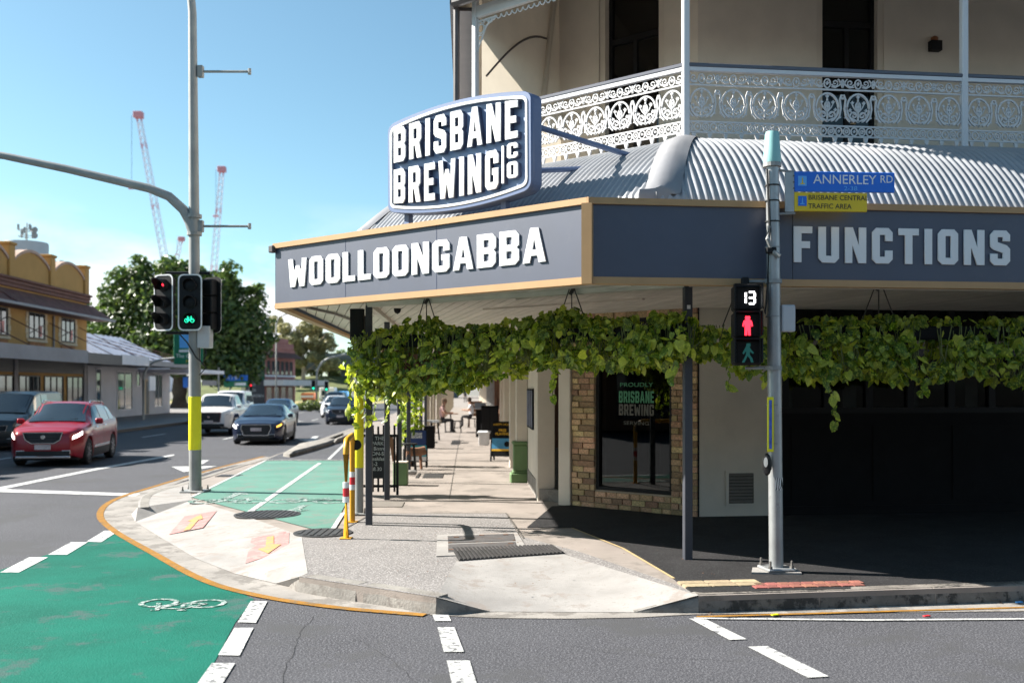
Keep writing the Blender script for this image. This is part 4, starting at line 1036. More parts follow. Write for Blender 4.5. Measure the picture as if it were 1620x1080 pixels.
planter('wide bushy pothos hanging between the two left awning posts, its end glowing in the sun', PB2+outw*.06, mid+outw*.06,
        [(0, 2.62), (.12, 2.70), (.3, 2.74), (.47, 2.86), (.62, 2.70), (.85, 2.70), (1, 2.76)], [(0, 2.02), (.1, 1.86), (.25, 1.80), (.4, 1.86), (.6, 1.96), (.8, 2.04), (1, 2.12)],
        3300, 300, 0, (.47,), 11, depth=.28, trails=((.03, 2.2, 1.62, 12), (.10, 2.1, 1.5, 12), (.2, 2.0, 1.52, 10), (.3, 2.0, 1.55, 9), (.07, 2.0, 1.42, 10), (.38, 2.0, 1.6, 8)), dry=60)
planter('pothos hanging in front of the brick window on the corner', mid+outw*.06+(PA-PB).normalized()*.02, PA+outw*.12+(PA-PB).normalized()*.15,
        [(0, 2.74), (.2, 2.82), (.33, 2.85), (.5, 2.70), (.75, 2.72), (.92, 2.74), (1, 2.62)], [(0, 2.12), (.2, 2.22), (.4, 2.18), (.6, 2.13), (.75, 2.16), (.9, 2.24), (1, 2.38)],
        2500, 300, 0, (.33,), 12, depth=.26, trails=((.28, 2.2, 1.85, 7), (.93, 2.2, 2.0, 6)))
FR = Vector((.9925, .122)); pr = PA+FR*.12
planter('sparse straggling pothos behind the pedestrian signal', pr, pr+FR*.95, [(0, 2.62), (.5, 2.56), (1, 2.66)], [(0, 2.28), (.5, 2.12), (1, 2.12)], 330, 200, 0, (.5,), 13, depth=.17,
        trails=((.25, 2.2, 1.95, 6), (.7, 2.2, 2.0, 5)), troughs=False)
planter('shaded pothos hanging right of the pedestrian signal below the white word on the fascia', pr+FR*.98, pr+FR*6.0, [(0, 2.68), (.15, 2.72), (.3, 2.72), (.6, 2.70), (1, 2.72)], [(0, 2.08), (.2, 2.0), (.4, 2.04), (.6, 1.98), (1, 2.0)],
        4300, 300, 0, (.2, .7), 14, depth=.27, trails=((.06, 2.1, 1.5, 15), (.3, 2.1, 1.86, 8)))

# ---------------------------------------------------------------- poles and signals
m_galv = mat('galvanised_steel', (.36, .37, .375), .42, .55, var=.14, scale=5, wear=(.27, .27, .27), wear_amt=.42, wscale=8)
m_galvd = mat('dull_grey_steel', (.27, .275, .27), .6, .25, var=.15, scale=3)
m_hiyel = mat('yellow_band', (.78, .72, .01), .5, var=.05, scale=4, wear=(.62, .54, .05), wear_amt=.36, wscale=9)
m_sigblk = mat('signal_black', (.010, .010, .011), .55, var=.1, spec=.25)
m_sigwhite = mat('target_border', (.72, .72, .72), .5)
m_lensoff = mat('dark_lens', (.006, .006, .007), .4, spec=.2)
m_teal = mat('teal_cap', (.25, .50, .49), .5, var=.05, scale=4)
m_boxgrey = mat('grey_box', (.47, .48, .50), .5, var=.06, scale=4)
m_cable = mat('black_cable', (.012, .012, .012), .6)
m_boltm = mat('bolt_steel', (.16, .15, .14), .5, .6)
def glow(name, col, s): return mat(name, tuple(c*.5 for c in col), .5, var=0, emit=col, estr=s)
m_green_on = glow('green_light', (.02, .85, .45), 1.0); m_red_on = glow('red_light', (1, .02, .04), 1.5); m_white_on = glow('white_light', (1, 1, 1), 2.6)
m_tealoff = mat('dim_green_figure', (.012, .07, .065), .5, var=0, emit=(.01, .10, .09), estr=.16)
m_amber_on = glow('amber_light', (1, .42, .03), 3.0)

def lantern(parent, M, lit=None, hood=.20, target=True, aspects=3, s=1.0, flat=False):
    """a vertical signal of three aspects; its face to -y, its centre at M's origin"""
    W, H = .42*s, .96*s
    if target:
        pts = []
        r = .09*s
        for cx, cz, a0 in ((W/2-r, H/2-r, 0), (-W/2+r, H/2-r, 90), (-W/2+r, -H/2+r, 180), (W/2-r, -H/2+r, 270)):
            for k in range(5): pts.append((cx+r*math.cos(R(a0+k*22.5)), cz+r*math.sin(R(a0+k*22.5))))
        tb = MB().xprism(pts, -.006, .006).build('target_board', m_sigblk, parent, M)
        inn = [(x*(1-.034/(W)*1.3), z*(1-.034/H*1.3)) for x, z in pts]
        inst(curve_mesh('border', [pts, inn], .003, m_sigwhite), 'border', tb, M @ Matrix.Translation((0, -.0095, 0)) @ UPRIGHT)
    hs = MB()
    for k in (-1, 0, 1): hs.bbox(-.14*s, .14*s, .007, .15*s, k*.29*s-.14*s, k*.29*s+.14*s, .015)
    hs.build('housing', m_sigblk, parent, M)
    for k, nm in ((1, 'red'), (0, 'amber'), (-1, 'green')):
        z = k*.29*s
        ls = MB().lathe([(.105*s, 0), (.105*s, -.012), (.06*s, -.022), (0.001, -.026)], (0, -.008, z), 16, axis='y').build('lens', m_lensoff, parent, M)
        vz = MB(); n = 14; vs = []
        for i in range(n+1):
            a = R(-35+250*i/n); L_ = hood*s*(.45+.55*max(0, math.sin(a)))
            for yy in (-.007, -.007-L_):
                for rr in (.118*s, .108*s): vs.append((rr*math.cos(a), yy, z+rr*math.sin(a)))
        fs = []
        for i in range(n):
            b = i*4; fs += [(b, b+4, b+6, b+2), (b+1, b+3, b+7, b+5), (b+2, b+6, b+7, b+3)]
        vz.add(vs, fs).build('visor', m_sigblk, parent, M)
        if lit and lit[0] == nm:
            if lit[1] == 'disc': MB().lathe([(.09*s, 0), (.05*s, -.01), (.001, -.012)], (0, -.036, z), 14, axis='y').build('lit_lens', lit[2], ls, M)
            if lit[1] == 'spot': MB().lathe([(.03*s, 0), (.02*s, -.008), (.001, -.010)], (.02*s, -.036, z+.015*s), 10, axis='y').build('lit_lens', lit[2], ls, M)
            if lit[1] == 'bike':
                b = MB(); k2 = .085*s
                rg = lambda cx, cz, r_: b.tube([(cx+r_*math.cos(i*math.pi/6), -.038, z+cz+r_*math.sin(i*math.pi/6)) for i in range(13)], .0042*s, 4)
                rg(-.05*s, -.02*s, .032*s); rg(.05*s, -.02*s, .032*s)
                for pth in ([(-.05, -.02), (-.022, .03), (.032, .03), (.0, -.02), (-.05, -.02)], [(.05, -.02), (.028, .05), (.045, .052)], [(0, -.02), (-.03, .045)], [(-.042, .046), (-.015, .046)]):
                    b.tube([(p[0]*s, -.038, z+p[1]*s) for p in pth], .0042*s, 4)
                b.build('lit_symbol', lit[2], ls, M)

def base_plate(parent, M, r=.2, m=m_galvd):
    MB().bbox(-r, r, -r, r, 0, .03, .01).build('base_plate', m, parent, M)
    for sx in (-1, 1):
        for sy in (-1, 1):
            MB().lathe([(.022, .03), (.022, .055), (.012, .055), (.012, .10), (.004, .105)], (sx*r*.78, sy*r*.78, 0), 6).build('bolt', m_boltm, parent, M)

# tall pole with mast arm at the island corner
px, py = G(309, 778, .15)
MP = TR(px, py, .155, 0)
tp = thing('signal_light_pole', 'tall grey steel pole with yellow band, mast arm and cyclist signals at the kerb corner', 'traffic pole', MP)
MB().tube([(0, 0, 0), (-.01, 0, 2.0), (-.02, 0, 4.6), (-.05, 0, 8.2), (-.08, 0, 8.55), (-.17, 0, 8.85), (-.34, 0, 9.1), (-1.6, 0, 9.6), (-3.0, 0, 9.8)], .1, 16, rs=[.105, .1, .09, .07, .066, .062, .058, .05, .045]).build('pole', m_galvd, tp, smooth=True)
MB().lathe([(.104, .72), (.106, .725), (.104, 1.63), (.1, 1.635)], (-.006, 0, 0), 18).build('yellow_band', m_hiyel, tp, smooth=True)
MB().tube([(-.02, -.0, 4.40), (-.09, 0, 4.62), (-.2, 0, 4.83), (-.45, 0, 5.06), (-.8, 0, 5.2), (-2.2, 0, 5.53), (-3.3, 0, 5.76), (-5.6, 0, 6.05)], .07, 12, rs=[.095, .09, .085, .08, .075, .068, .062, .05]).build('mast_arm', m_galvd, tp, smooth=True)
for z in (4.42, 4.72): MB().lathe([(.125, -.03), (.125, .03)], (-.015, 0, z), 14).build('clamp', m_galvd, tp)
for z in (4.55, 7.2):
    a = MB().tube([(.05, 0, z), (.95, 0, z)], .022, 8).build('bracket_arm', m_galvd, tp)
    MB().lathe([(.03, -.05), (.03, .05)], (.93, 0, z), 8).build('end_cap', m_galvd, a); MB().bbox(.04, .14, -.05, .05, z-.10, z+.10, .01).build('clamp', m_galvd, a)
lantern(tp, MP @ TR(-.50, -.12, 3.23, R(-24)), ('red', 'spot', m_red_on), hood=.24)
lantern(tp, MP @ TR(-.03, -.18, 3.23, R(-4)), ('green', 'bike', m_green_on), hood=.10)
lantern(tp, MP @ TR(.25, .12, 3.21, R(150)), None)
MB().tube([(-.5, 0, 3.75), (.25, 0, 3.75)], .025, 6).tube([(-.5, 0, 2.72), (.25, 0, 2.72)], .025, 6).build('signal_bracket', m_sigblk, tp)
MB().bbox(.06, .28, -.10, .10, 2.46, 2.84, .015).build('control_box', m_boxgrey, tp)
MB().tube([(-.3, -.05, 2.75), (-.1, -.12, 2.55), (.05, -.12, 2.3), (.16, -.1, 2.2), (.2, -.05, 2.35), (.16, 0, 2.46)], .012, 6).tube([(.1, -.1, 2.46), (.12, -.14, 2.25), (.22, -.12, 2.12), (.1, -.1, 2.0)], .01, 6).build('cable', m_cable, tp)
base_plate(tp, MP @ Matrix.Translation((0, 0, .0)), .21)

# pole standing by the hold rail, its lamp head hidden by the plant
qx, qy = G(568, 814, .15); MQ = TR(qx, qy, .155)
tq = thing('signal_pole', 'slender grey pole with a long bright yellow band beside the yellow hold rail', 'traffic pole', MQ)
MB().tube([(0, 0, 0), (0, 0, 2.85)], .062, 14).build('pole', m_galvd, tq, smooth=True)
MB().lathe([(.066, .66), (.067, .665), (.067, 1.82), (.066, 1.825)], n=16).build('yellow_band', m_hiyel, tq, smooth=True)
MB().bbox(-.02, .16, -.02, .12, 2.3, 2.8, .02).build('lantern_back', m_sigblk, tq)
base_plate(tq, MQ, .12)

# pedestrian signal pole
ax, ay = G(1228, 905, .15); MA = TR(ax, ay, .155, 0)
ta = thing('pedestrian_signal_pole', 'galvanised pedestrian signal pole with teal cap, countdown lantern and street name signs', 'traffic pole', MA)
MB().tube([(0, 0, .03), (-.02, 0, 2.2), (-.04, 0, 4.12)], .066, 18, rs=[.068, .066, .062]).build('pole', m_galv, ta, smooth=True)
MB().lathe([(.084, 3.97), (.088, 4.0), (.078, 4.1), (.068, 4.245), (.06, 4.27), (.03, 4.275)], (-.04, 0, 0), 18).build('cap', m_teal, ta, smooth=True)
MB().lathe([(.088, 3.93), (.088, 3.968)], (-.04, 0, 0), 16).build('cap_collar', m_galvd, ta)
MB().prism([(-.27, -.13), (.2, -.17), (.21, .1), (-.2, .13)], -.008, .022).build('concrete_footing', m_conc, ta)
base_plate(ta, MA @ TR(0, 0, .022, R(10)), .14, m_galv)
MLn = MA @ TR(-.30, -.05, 0, R(-5))
for k, z in ((0, 2.65), (1, 2.39), (2, 2.13)):
    hb = MB().bbox(-.135, .135, -.06, .12, z-.125, z+.125, .02).build('aspect_housing', m_sigblk, ta, MLn)
    vis = MB()
    vis.box(-.135, -.123, -.16, -.06, z-.10, z+.122); vis.box(.123, .135, -.16, -.06, z-.10, z+.122); vis.box(-.134, .134, -.16, -.06, z+.1225, z+.1305)
    vis.build('visor', m_sigblk, hb, MLn)
    MB().box(-.105, .105, -.066, -.061, z-.10, z+.10).build('lens', m_lensoff, hb, MLn)
def seg_digit(parent, cx, cz, s, segs):
    S = {'a': ((-.5, 1), (.5, 1)), 'b': ((.5, 1), (.5, 0)), 'c': ((.5, 0), (.5, -1)), 'd': ((-.5, -1), (.5, -1)), 'e': ((-.5, 0), (-.5, -1)), 'f': ((-.5, 1), (-.5, 0)), 'g': ((-.5, 0), (.5, 0))}
    b = MB()
    for c in segs:
        (x0, z0), (x1, z1) = S[c]; x0, x1 = cx+x0*s, cx+x1*s; z0, z1 = cz+z0*s, cz+z1*s
        if x0 == x1: b.box(x0-.008, x0+.008, -.075, -.068, min(z0, z1)+.006, max(z0, z1)-.006)
        else: b.box(x0+.002, x1-.002, -.075, -.068, z0-.008, z0+.008)
    b.build('countdown_digit', m_white_on, parent, MLn)
seg_digit(ta, -.045, 2.65, .055, 'bc'); seg_digit(ta, .04, 2.65, .055, 'abcdg')
man = [(-.02, .085), (.02, .085), (.024, .065), (.018, .05), (.038, .04), (.05, -.01), (.038, -.016), (.03, .012), (.026, -.03), (.028, -.10), (.006, -.10), (0, -.04), (-.006, -.10), (-.028, -.10), (-.026, -.03), (-.03, .012), (-.038, -.016), (-.05, -.01), (-.038, .04), (-.018, .05), (-.024, .065)]
MB().xprism([(x, z+2.39) for x, z in man], -.074, -.067).build('standing_figure', m_red_on, ta, MLn)
walk = [(-.01, .085), (.025, .085), (.028, .06), (.018, .048), (.035, .02), (.06, -.005), (.05, -.018), (.022, .005), (.02, -.025), (.045, -.06), (.055, -.10), (.032, -.10), (.022, -.065), (0, -.035), (-.03, -.10), (-.055, -.10), (-.018, -.03), (-.012, .01), (-.038, -.02), (-.05, -.01), (-.02, .045), (-.014, .06)]
MB().xprism([(x, z+2.13) for x, z in walk], -.074, -.067).build('walking_figure', m_tealoff, ta, MLn)
for z in (2.82, 1.98): MB().tube([(-.30, 0, z), (-.03, 0, z)], .016, 6).lathe([(.085, -.02), (.085, .02)], (-.03, 0, z), 14).build('bracket', m_galvd, ta, MA)
MB().bbox(-.34, -.27, -.04, .03, 2.775, 2.86, .01).build('bracket_head', m_sigblk, ta, MA)
MB().tube([(-.16, -.03, 2.7), (-.12, -.05, 2.5), (-.10, -.06, 2.75), (-.08, -.06, 3.3), (-.10, -.05, 3.9)], .011, 6).build('cable', m_cable, ta, MA)
MB().bbox(.045, .175, -.05, .06, 2.33, 2.59, .012).build('terminal_box', m_boxgrey, ta, MA)
MB().bbox(-.105, -.045, -.085, -.06, 1.17, 1.70, .006).build('button_plate', m_hiyel, ta, MA)
MB().box(-.092, -.064, -.089, -.084, 1.20, 1.67).build('button_plate_panel', mat('instruction_blue', (.06, .11, .42), .5, var=.5, scale=18), ta, MA)
pb = MB().lathe([(.05, 0), (.055, -.02), (.045, -.05), (.02, -.055)], (0, 0, 0), 14, axis='y').build('push_button', m_sigblk, ta, MA @ TR(-.10, -.06, 1.05, R(-30)) @ Matrix.Diagonal((.85, 1, 2.0, 1)))
MB().lathe([(.024, 0), (.024, -.012)], (0, -.05, .012), 12, axis='y').build('button', m_galv, pb)
m_stick = mat('sticker_black_white', (.75, .75, .73), .6, var=0)
n_, l_ = m_stick.node_tree.nodes, m_stick.node_tree.links
wv = n_.new('ShaderNodeTexWave'); wv.inputs['Scale'].default_value = 14; wv.inputs['Distortion'].default_value = 9; wv.inputs['Detail'].default_value = 0
rp_ = n_.new('ShaderNodeValToRGB'); rp_.color_ramp.interpolation = 'CONSTANT'; rp_.color_ramp.elements[0].color = (.01, .01, .01, 1); rp_.color_ramp.elements[1].position = .45; rp_.color_ramp.elements[1].color = (.7, .7, .68, 1)
tcc = n_.new('ShaderNodeTexCoord'); l_.new(tcc.outputs['Object'], wv.inputs[0]); l_.new(wv.outputs[0], rp_.inputs[0]); l_.new(rp_.outputs[0], n_['Principled BSDF'].inputs['Base Color'])
stv, stf = [], []
for i in range(7):
    a = R(-105+i*15)
    for z in (.80, .92): stv.append((-.008+.0702*math.cos(a), .0702*math.sin(a), z))
for i in range(6): stf.append((2*i, 2*i+2, 2*i+3, 2*i+1))
MB().add(stv, stf).build('sticker', m_stick, ta, MA)
for z in (1.25, 1.62, 2.48, 3.15, 3.40, 3.60, 3.75): MB().lathe([(.072, -.006), (.072, .006)], (-.02-.005*z, 0, z), 14).build('strap', m_cable if z > 3.3 else m_galvd, ta, MA)
cc = MB().bbox(-.12, -.02, -.10, -.05, 3.08, 3.14, .01).build('sensor', m_sigblk, ta, MA)
MB().tube([(-.07, -.08, 3.14), (-.11, -.1, 3.22), (-.10, -.1, 3.34)], .022, 8).tube([(-.05, -.08, 3.1), (.01, -.1, 3.05)], .025, 8).build('sensor_arm', m_galvd, cc, MA)
# street name blades
MBl = MA @ TR(.02, -.02, 0, R(4))
m_blueS = mat('street_sign_blue', (.01, .15, .66), .45, var=.04, scale=3); m_yelS = mat('area_sign_yellow', (.72, .50, .015), .45, var=.04, scale=3)
m_sw = mat('sign_white', (.8, .8, .8), .5, var=0); m_sb = mat('sign_black', (.02, .02, .02), .5, var=0); m_sky = mat('sign_pale_blue', (.12, .42, .85), .5, var=0)
MB().bbox(.06, .15, -.012, .012, 3.49, 3.88, .004).build('sign_bracket', m_galv, ta, MBl)
MB().tube([(-.04, 0, 3.90), (.16, 0, 3.88)], .012, 6).build('bracket_rod', m_galvd, ta, MBl); MB().tube([(-.04, 0, 3.47), (.16, 0, 3.48)], .012, 6).build('bracket_rod', m_galvd, ta, MBl)
b1 = MB().bbox(.15, 1.15, -.016, .016, 3.69, 3.885, .004).build('street_name_blade', m_blueS, ta, MBl)
b2 = MB().bbox(.15, .875, -.015, .015, 3.50, 3.682, .004).build('traffic_area_blade', m_yelS, ta, MBl)
write('ANNERLEY', .128, m_sw, b1, MBl, .335, -.0175, 3.768, 'lettering', .0012, 'LEFT', 1.0)
write('RD', .105, m_sw, b1, MBl, 1.00, -.0175, 3.785, 'lettering', .0012, 'LEFT', .95)
write('2-38', .06, m_sky, b1, MBl, .64, -.0175, 3.705, 'lettering', .0012, 'LEFT', 1.25)
write('BRISBANE CENTRAL', .068, m_sb, b2, MBl, .285, -.0165, 3.610, 'lettering', .0012, 'LEFT', .98)
write('TRAFFIC AREA', .068, m_sb, b2, MBl, .285, -.0165, 3.527, 'lettering', .0012, 'LEFT', .98)
for b_, z, c1, c2 in ((b1, 3.79, m_sky, m_yelS), (b2, 3.595, m_blueS, m_sky)):
    MB().box(.185, .27, -.0185, -.0165, z-.045, z+.05).build('city_emblem', c1, b_, MBl)
    e = MB().xprism([(.205, z-.03), (.25, z-.03), (.25, z-.022), (.234, z-.02), (.232, z+.02), (.2275, z+.04), (.223, z+.02), (.221, z-.02), (.205, z-.022)], -.0205, -.0185)
    e.build('emblem_tower', c2, b_, MBl)
for z in (3.72, 3.78, 3.84): MB().lathe([(.008, 0), (.008, -.004)], (.142, -.014, z), 8, axis='y').build('rivet', m_boltm, ta, MBl)

# ---------------------------------------------------------------- hold rail for cyclists
m_yrail = mat('yellow_rail', (.55, .27, .008), .45, var=.06, scale=5)
m_redt = mat('red_tape', (.55, .02, .03), .5, var=.05); m_whitet = mat('white_tape', (.75, .75, .75), .5, var=.05)
ha, hb_ = Vector(G(547.5, 852, .15)), Vector(G(557.5, 826, .15)); hd = (hb_-ha); hl_ = hd.length; hu = hd.normalized()
th_ = thing('cyclist_hold_rail', 'yellow tubular hold rail with red and white tape at the path corner', 'hold rail', TR(ha.x, ha.y, .155))
pth = [(0, 0), (0, 1.0)] + [(.16*(1-math.cos(R(a))), 1.0+.16*math.sin(R(a))) for a in (20, 40, 60, 80)] + [(.18, 1.16), (hl_-.18, 1.16)] + [(hl_-.16*(1-math.cos(R(a))), 1.0+.16*math.sin(R(a))) for a in (80, 60, 40, 20)] + [(hl_, 1.0), (hl_, 0)]
MB().tube([(hu.x*p, hu.y*p, z) for p, z in pth], .036, 12).build('rail', m_yrail, th_, smooth=True)
for d_ in (0, hl_):
    MB().lathe([(.038, .50), (.038, .60)], (hu.x*d_, hu.y*d_, 0), 12).build('red_tape', m_redt, th_)
    MB().lathe([(.038, .43), (.038, .4995)], (hu.x*d_, hu.y*d_, 0), 12).lathe([(.038, .6005), (.038, .67)], (hu.x*d_, hu.y*d_, 0), 12).build('white_tape', m_whitet, th_)
    MB().bbox(hu.x*d_-.07, hu.x*d_+.07, hu.y*d_-.07, hu.y*d_+.07, 0, .012, .004).build('foot_plate', m_yrail, th_)
MB().lathe([(.07, -.02), (.07, .02)], (0, 0, 0), 14, axis='y').build('rest_pad', m_sigblk, th_, TR(ha.x+hu.x*hl_+.05, ha.y+hu.y*hl_, 1.18))

# ---------------------------------------------------------------- street furniture along the footpath
m_chalk = mat('chalkboard', (.018, .018, .02), .8, var=.3, scale=6); m_chalkw = mat('chalk', (.55, .55, .53), .9, var=.2)
m_navyb = mat('poster_navy', (.02, .045, .16), .5, var=.1); m_tealb = mat('poster_teal', (.02, .33, .40), .5, var=.25, scale=3)
m_yelt = mat('poster_yellow', (.75, .42, .02), .5, var=.1); m_skyb = mat('poster_sky', (.06, .25, .45), .5, var=.3, scale=4)
fx, fy = -2.22, 16.6
tf = thing('picket_barrier', 'low black picket barrier between the first two awning posts', 'barrier', TR(fx, fy, .155))
for i in range(7): MB().box(-.28+i*.09-.016, -.28+i*.09+.016, -.012, .012, .05, 1.16-.02*(i % 2)).build('picket', m_black, tf)
for z in (.12, .96): MB().box(-.33, .33, .013, .033, z, z+.045).build('rail', m_black, tf)
for x in (-.31, .31): MB().box(x-.02, x+.02, -.02, .012, 0, 1.0).build('post', m_black, tf)
tb = thing('chalkboard', 'black chalkboard with faint white handwriting hung on the picket barrier', 'chalkboard', TR(fx-.02, fy-.035, .45))
MB().bbox(-.20, .20, -.01, .012, -.02, .72, .004).build('board', m_chalk, tb)
for i, (s, x) in enumerate((('THE', -.04), ('PARK', -.1), ('& Bistro', -.14), ('MON-SUN', -.16), ('breakfast', -.16), ('12-2', -.15), ('5-8.30', -.14))):
    write(s, .085, m_chalkw, tb, WM[tb.name], x, -.012, .62-i*.085, 'chalk_line', .001, 'LEFT', 1.0)
gx, gy = G(633, 768, .15)
tg = thing('green_planter_box', 'green painted square planter box next to the third awning post', 'planter box', TR(gx, gy+.1, .155))
MB().bbox(-.13, .13, -.12, .12, 0, .41, .01).build('box', m_greenp, tg); MB().bbox(-.135, .135, -.125, .125, .411, .435, .006).build('rim', m_cream2, tg)
# A-frame boards
def aframe(name, label, x, y, w, h, rz, spread=.25):
    M = TR(x, y, .158, rz); t = thing(name, label, 'sandwich board', M)
    for s in (-1, 1):
        Mp = M @ Matrix.Translation((0, s*spread, .0)) @ Matrix.Rotation(math.atan2(spread, h)*s, 4, 'X')
        if s == -1: front = Mp
        MB().box(-w/2, w/2, -.012, .012, .12, h).build('panel', m_blackm, t, Mp)
        for sx in (-1, 1): MB().box(sx*(w/2-.02)-.02, sx*(w/2-.02)+.02, -.016, .016, .0, h+.002).build('leg', m_black, t, Mp)
    return t, front
t1, M1 = aframe('sandwich_board', 'blue and teal sandwich board beside the awning posts', -2.17, 22.5, .52, .86, R(3))
MB().box(-.24, .24, -.016, -.0125, .5, .84).build('poster', m_navyb, t1, M1); MB().box(-.24, .24, -.0165, -.0125, .24, .498).build('poster_lower', m_tealb, t1, M1); MB().box(-.24, .24, -.0168, -.0125, .14, .238).build('poster_foot', m_sigwhite, t1, M1)
block_word('BRISBANE', -.1, .14, .73, .06, -.017, .002, m_sw, t1, M1, bevel=0); block_word('BREWING', -.1, .14, .66, .06, -.017, .002, m_sw, t1, M1, bevel=0)
t2, M2 = aframe('sandwich_board', 'black sandwich board with yellow lettering and a blue beach picture', -.22, 24.3, .56, .98, R(-8))
MB().box(-.25, .25, -.0165, -.0125, .30, .56).build('poster', m_skyb, t2, M2); MB().box(-.25, .25, -.0168, -.0125, .25, .298).build('poster_band', m_yelt, t2, M2)
write('HAPPY HOUR', .075, m_yelt, t2, M2, 0, -.014, .88, 'lettering', .001, 'CENTER', 1.0); write('FREE', .09, m_yelt, t2, M2, 0, -.014, .73, 'lettering', .001, 'CENTER', 1.0, .002); write('PLAYING', .085, m_yelt, t2, M2, 0, -.014, .645, 'lettering', .001, 'CENTER', 1.0, .002)
MB().lathe([(.07, 0), (.05, -.004)], (.12, -.0172, .42), 12, axis='y').build('picture_figure', m_blackm, t2, M2)
# stool and log seat
m_log = mat('weathered_log', (.22, .11, .065), .85, var=.35, scale=7, bump=.5, bscale=25)
def stool(name, label, x, y, h, r, m_top, group=None, rz=0.0):
    t = thing(name, label, 'stool', TR(x, y, .155, rz), group)
    MB().lathe([(r-.01, h-.035), (r, h-.03), (r, h-.005), (r-.01, h)], n=16).build('seat', m_top, t)
    for sx in (-1, 1):
        for sy in (-1, 1): MB().tube([(sx*r*.75, sy*r*.75, 0), (sx*r*.5, sy*r*.5, h-.03)], .016, 6).build('leg', m_black, t)
    MB().tube([(math.cos(i*math.pi/4)*r*.8, math.sin(i*math.pi/4)*r*.8, h*.4) for i in range(9)], .01, 5).build('foot_ring', m_black, t)
    return t
stool('bar_stool', 'small dark round-top stool between the green box and the blue board', *G(648, 748, .15), .62, .17, m_black)
lx, ly = G(657, 742, .15); tl = thing('log_seat', 'brown log seat in front of the blue sandwich board', 'log seat', TR(lx, ly, .155, R(25)))
MB().tube([(-.22, 0, .36), (-.1, 0, .38), (.05, 0, .375), (.22, 0, .40)], .1, 10, rs=[.085, .1, .095, .1]).build('log', m_log, tl, smooth=True)
for x in (-.14, .14): MB().tube([(x, 0, 0), (x*.8, 0, .33)], .035, 6).build('leg', m_log, tl)
stx, sty = G(652, 752, .15); tk = tag(MB().tube([(-.08, 0, .06), (0, 0, .07), (.09, 0, .06)], .06, 8, rs=[.05, .06, .045]).build('stone', m_conc, None, TR(stx, sty, .15), smooth=True), 'small pale stone lying by the green planter box', 'stone')
lnx, lny = G(629, 745, .15)
tl2 = thing('leaning_board', 'brown timber board leaning against the third awning post', 'board', TR(lnx, lny, .155, R(10)))
MB().xprism([(-.08, 0), (.02, 0), (-.10, .74), (-.19, .72)], -.02, .02).build('plank', m_timber, tl2)
# cafe tables and stools further along
def cafe_table(label, x, y, w=.6, h=.74, m=None):
    t = thing('cafe_table', label, 'table', TR(x, y, .155, RZ_ST))
    MB().bbox(-w/2, w/2, -w/2, w/2, h-.03, h, .008).build('table_top', m or m_timber, t); MB().tube([(0, 0, .02), (0, 0, h-.03)], .03, 8).build('column', m_black, t)
    MB().bbox(-.2, .2, -.2, .2, 0, .02, .006).build('base', m_black, t); return t
cafe_table('small timber café table in front of the seated person', *G(713, 683, .15))
stool('cafe_stool', 'black café stool standing free beside the timber table', *G(724, 684, .15), .47, .19, m_black, 'café stools')
stool('cafe_stool', 'pale metal café stool behind the blue sandwich board', *G(688, 696, .15), .62, .2, m_galv, 'café stools')
cafe_table('pale café table behind the blue sandwich board', *G(682, 700, .15), .55, .72, m_galv)
bx_, by_ = G(679, 709, .15); tbk = thing('planter_tub', 'black square tub behind the blue sandwich board', 'tub', TR(bx_, by_, .155))
MB().bbox(-.16, .16, -.16, .16, 0, .62, .02).build('tub', m_blackm, tbk); MB().bbox(-.17, .17, -.17, .17, .62, .66, .01).build('rim', m_blackm, tbk)
mx_, my_ = G(760, 691, .15)
tm_ = thing('menu_lectern', 'black menu lectern with a pale open menu beside the right hand walls', 'lectern', TR(mx_, my_, .155))
MB().bbox(-.16, .16, -.13, .13, 0, .98, .01).build('stand', m_blackm, tm_); MB().add([(-.2, -.18, 1.0), (.2, -.18, 1.0), (.2, .12, 1.2), (-.2, .12, 1.2), (-.2, -.18, 1.03), (.2, -.18, 1.03), (.2, .12, 1.23), (-.2, .12, 1.23)], [(0,3,2,1),(4,5,6,7),(0,1,5,4),(1,2,6,5),(2,3,7,6),(3,0,4,7)]).build('menu', m_boxgrey, tm_)
kx_, ky_ = G(775, 694, .15); tk2 = thing('black_cabinet', 'tall black cabinet standing behind the black and yellow sandwich board', 'cabinet', TR(kx_, ky_, .155))
MB().bbox(-.3, .3, -.25, .25, 0, 1.15, .015).build('body', m_blackm, tk2); MB().box(-.27, -.01, -.262, -.251, .1, 1.08).build('cabinet_door', m_black, tk2); MB().box(.01, .27, -.262, -.251, .1, 1.08).build('cabinet_door', m_black, tk2)
wx_, wy_ = G(766, 703, .15); twb = thing('white_bench', 'low white bench beside the black cabinet', 'bench', TR(wx_, wy_, .155))
MB().bbox(-.2, .2, -.45, .45, .36, .41, .01).build('seat', m_sigwhite, twb)
for y in (-.38, .38): MB().bbox(-.16, .16, y-.03, y+.03, 0, .36, .008).build('leg', m_sigwhite, twb)
tbn = thing('timber_screen', 'orange brown timber screen by the second seated person', 'screen', TR(G(752, 676, .15)[0], G(752, 676, .15)[1], .155))
for i in range(4): MB().box(-.3, .3, -.02, .02, .5+i*.17, .655+i*.17).build('board', m_timber, tbn)
for x in (-.27, .27): MB().box(x-.025, x+.025, .021, .06, 0, 1.18).build('post', m_timber, tbn)

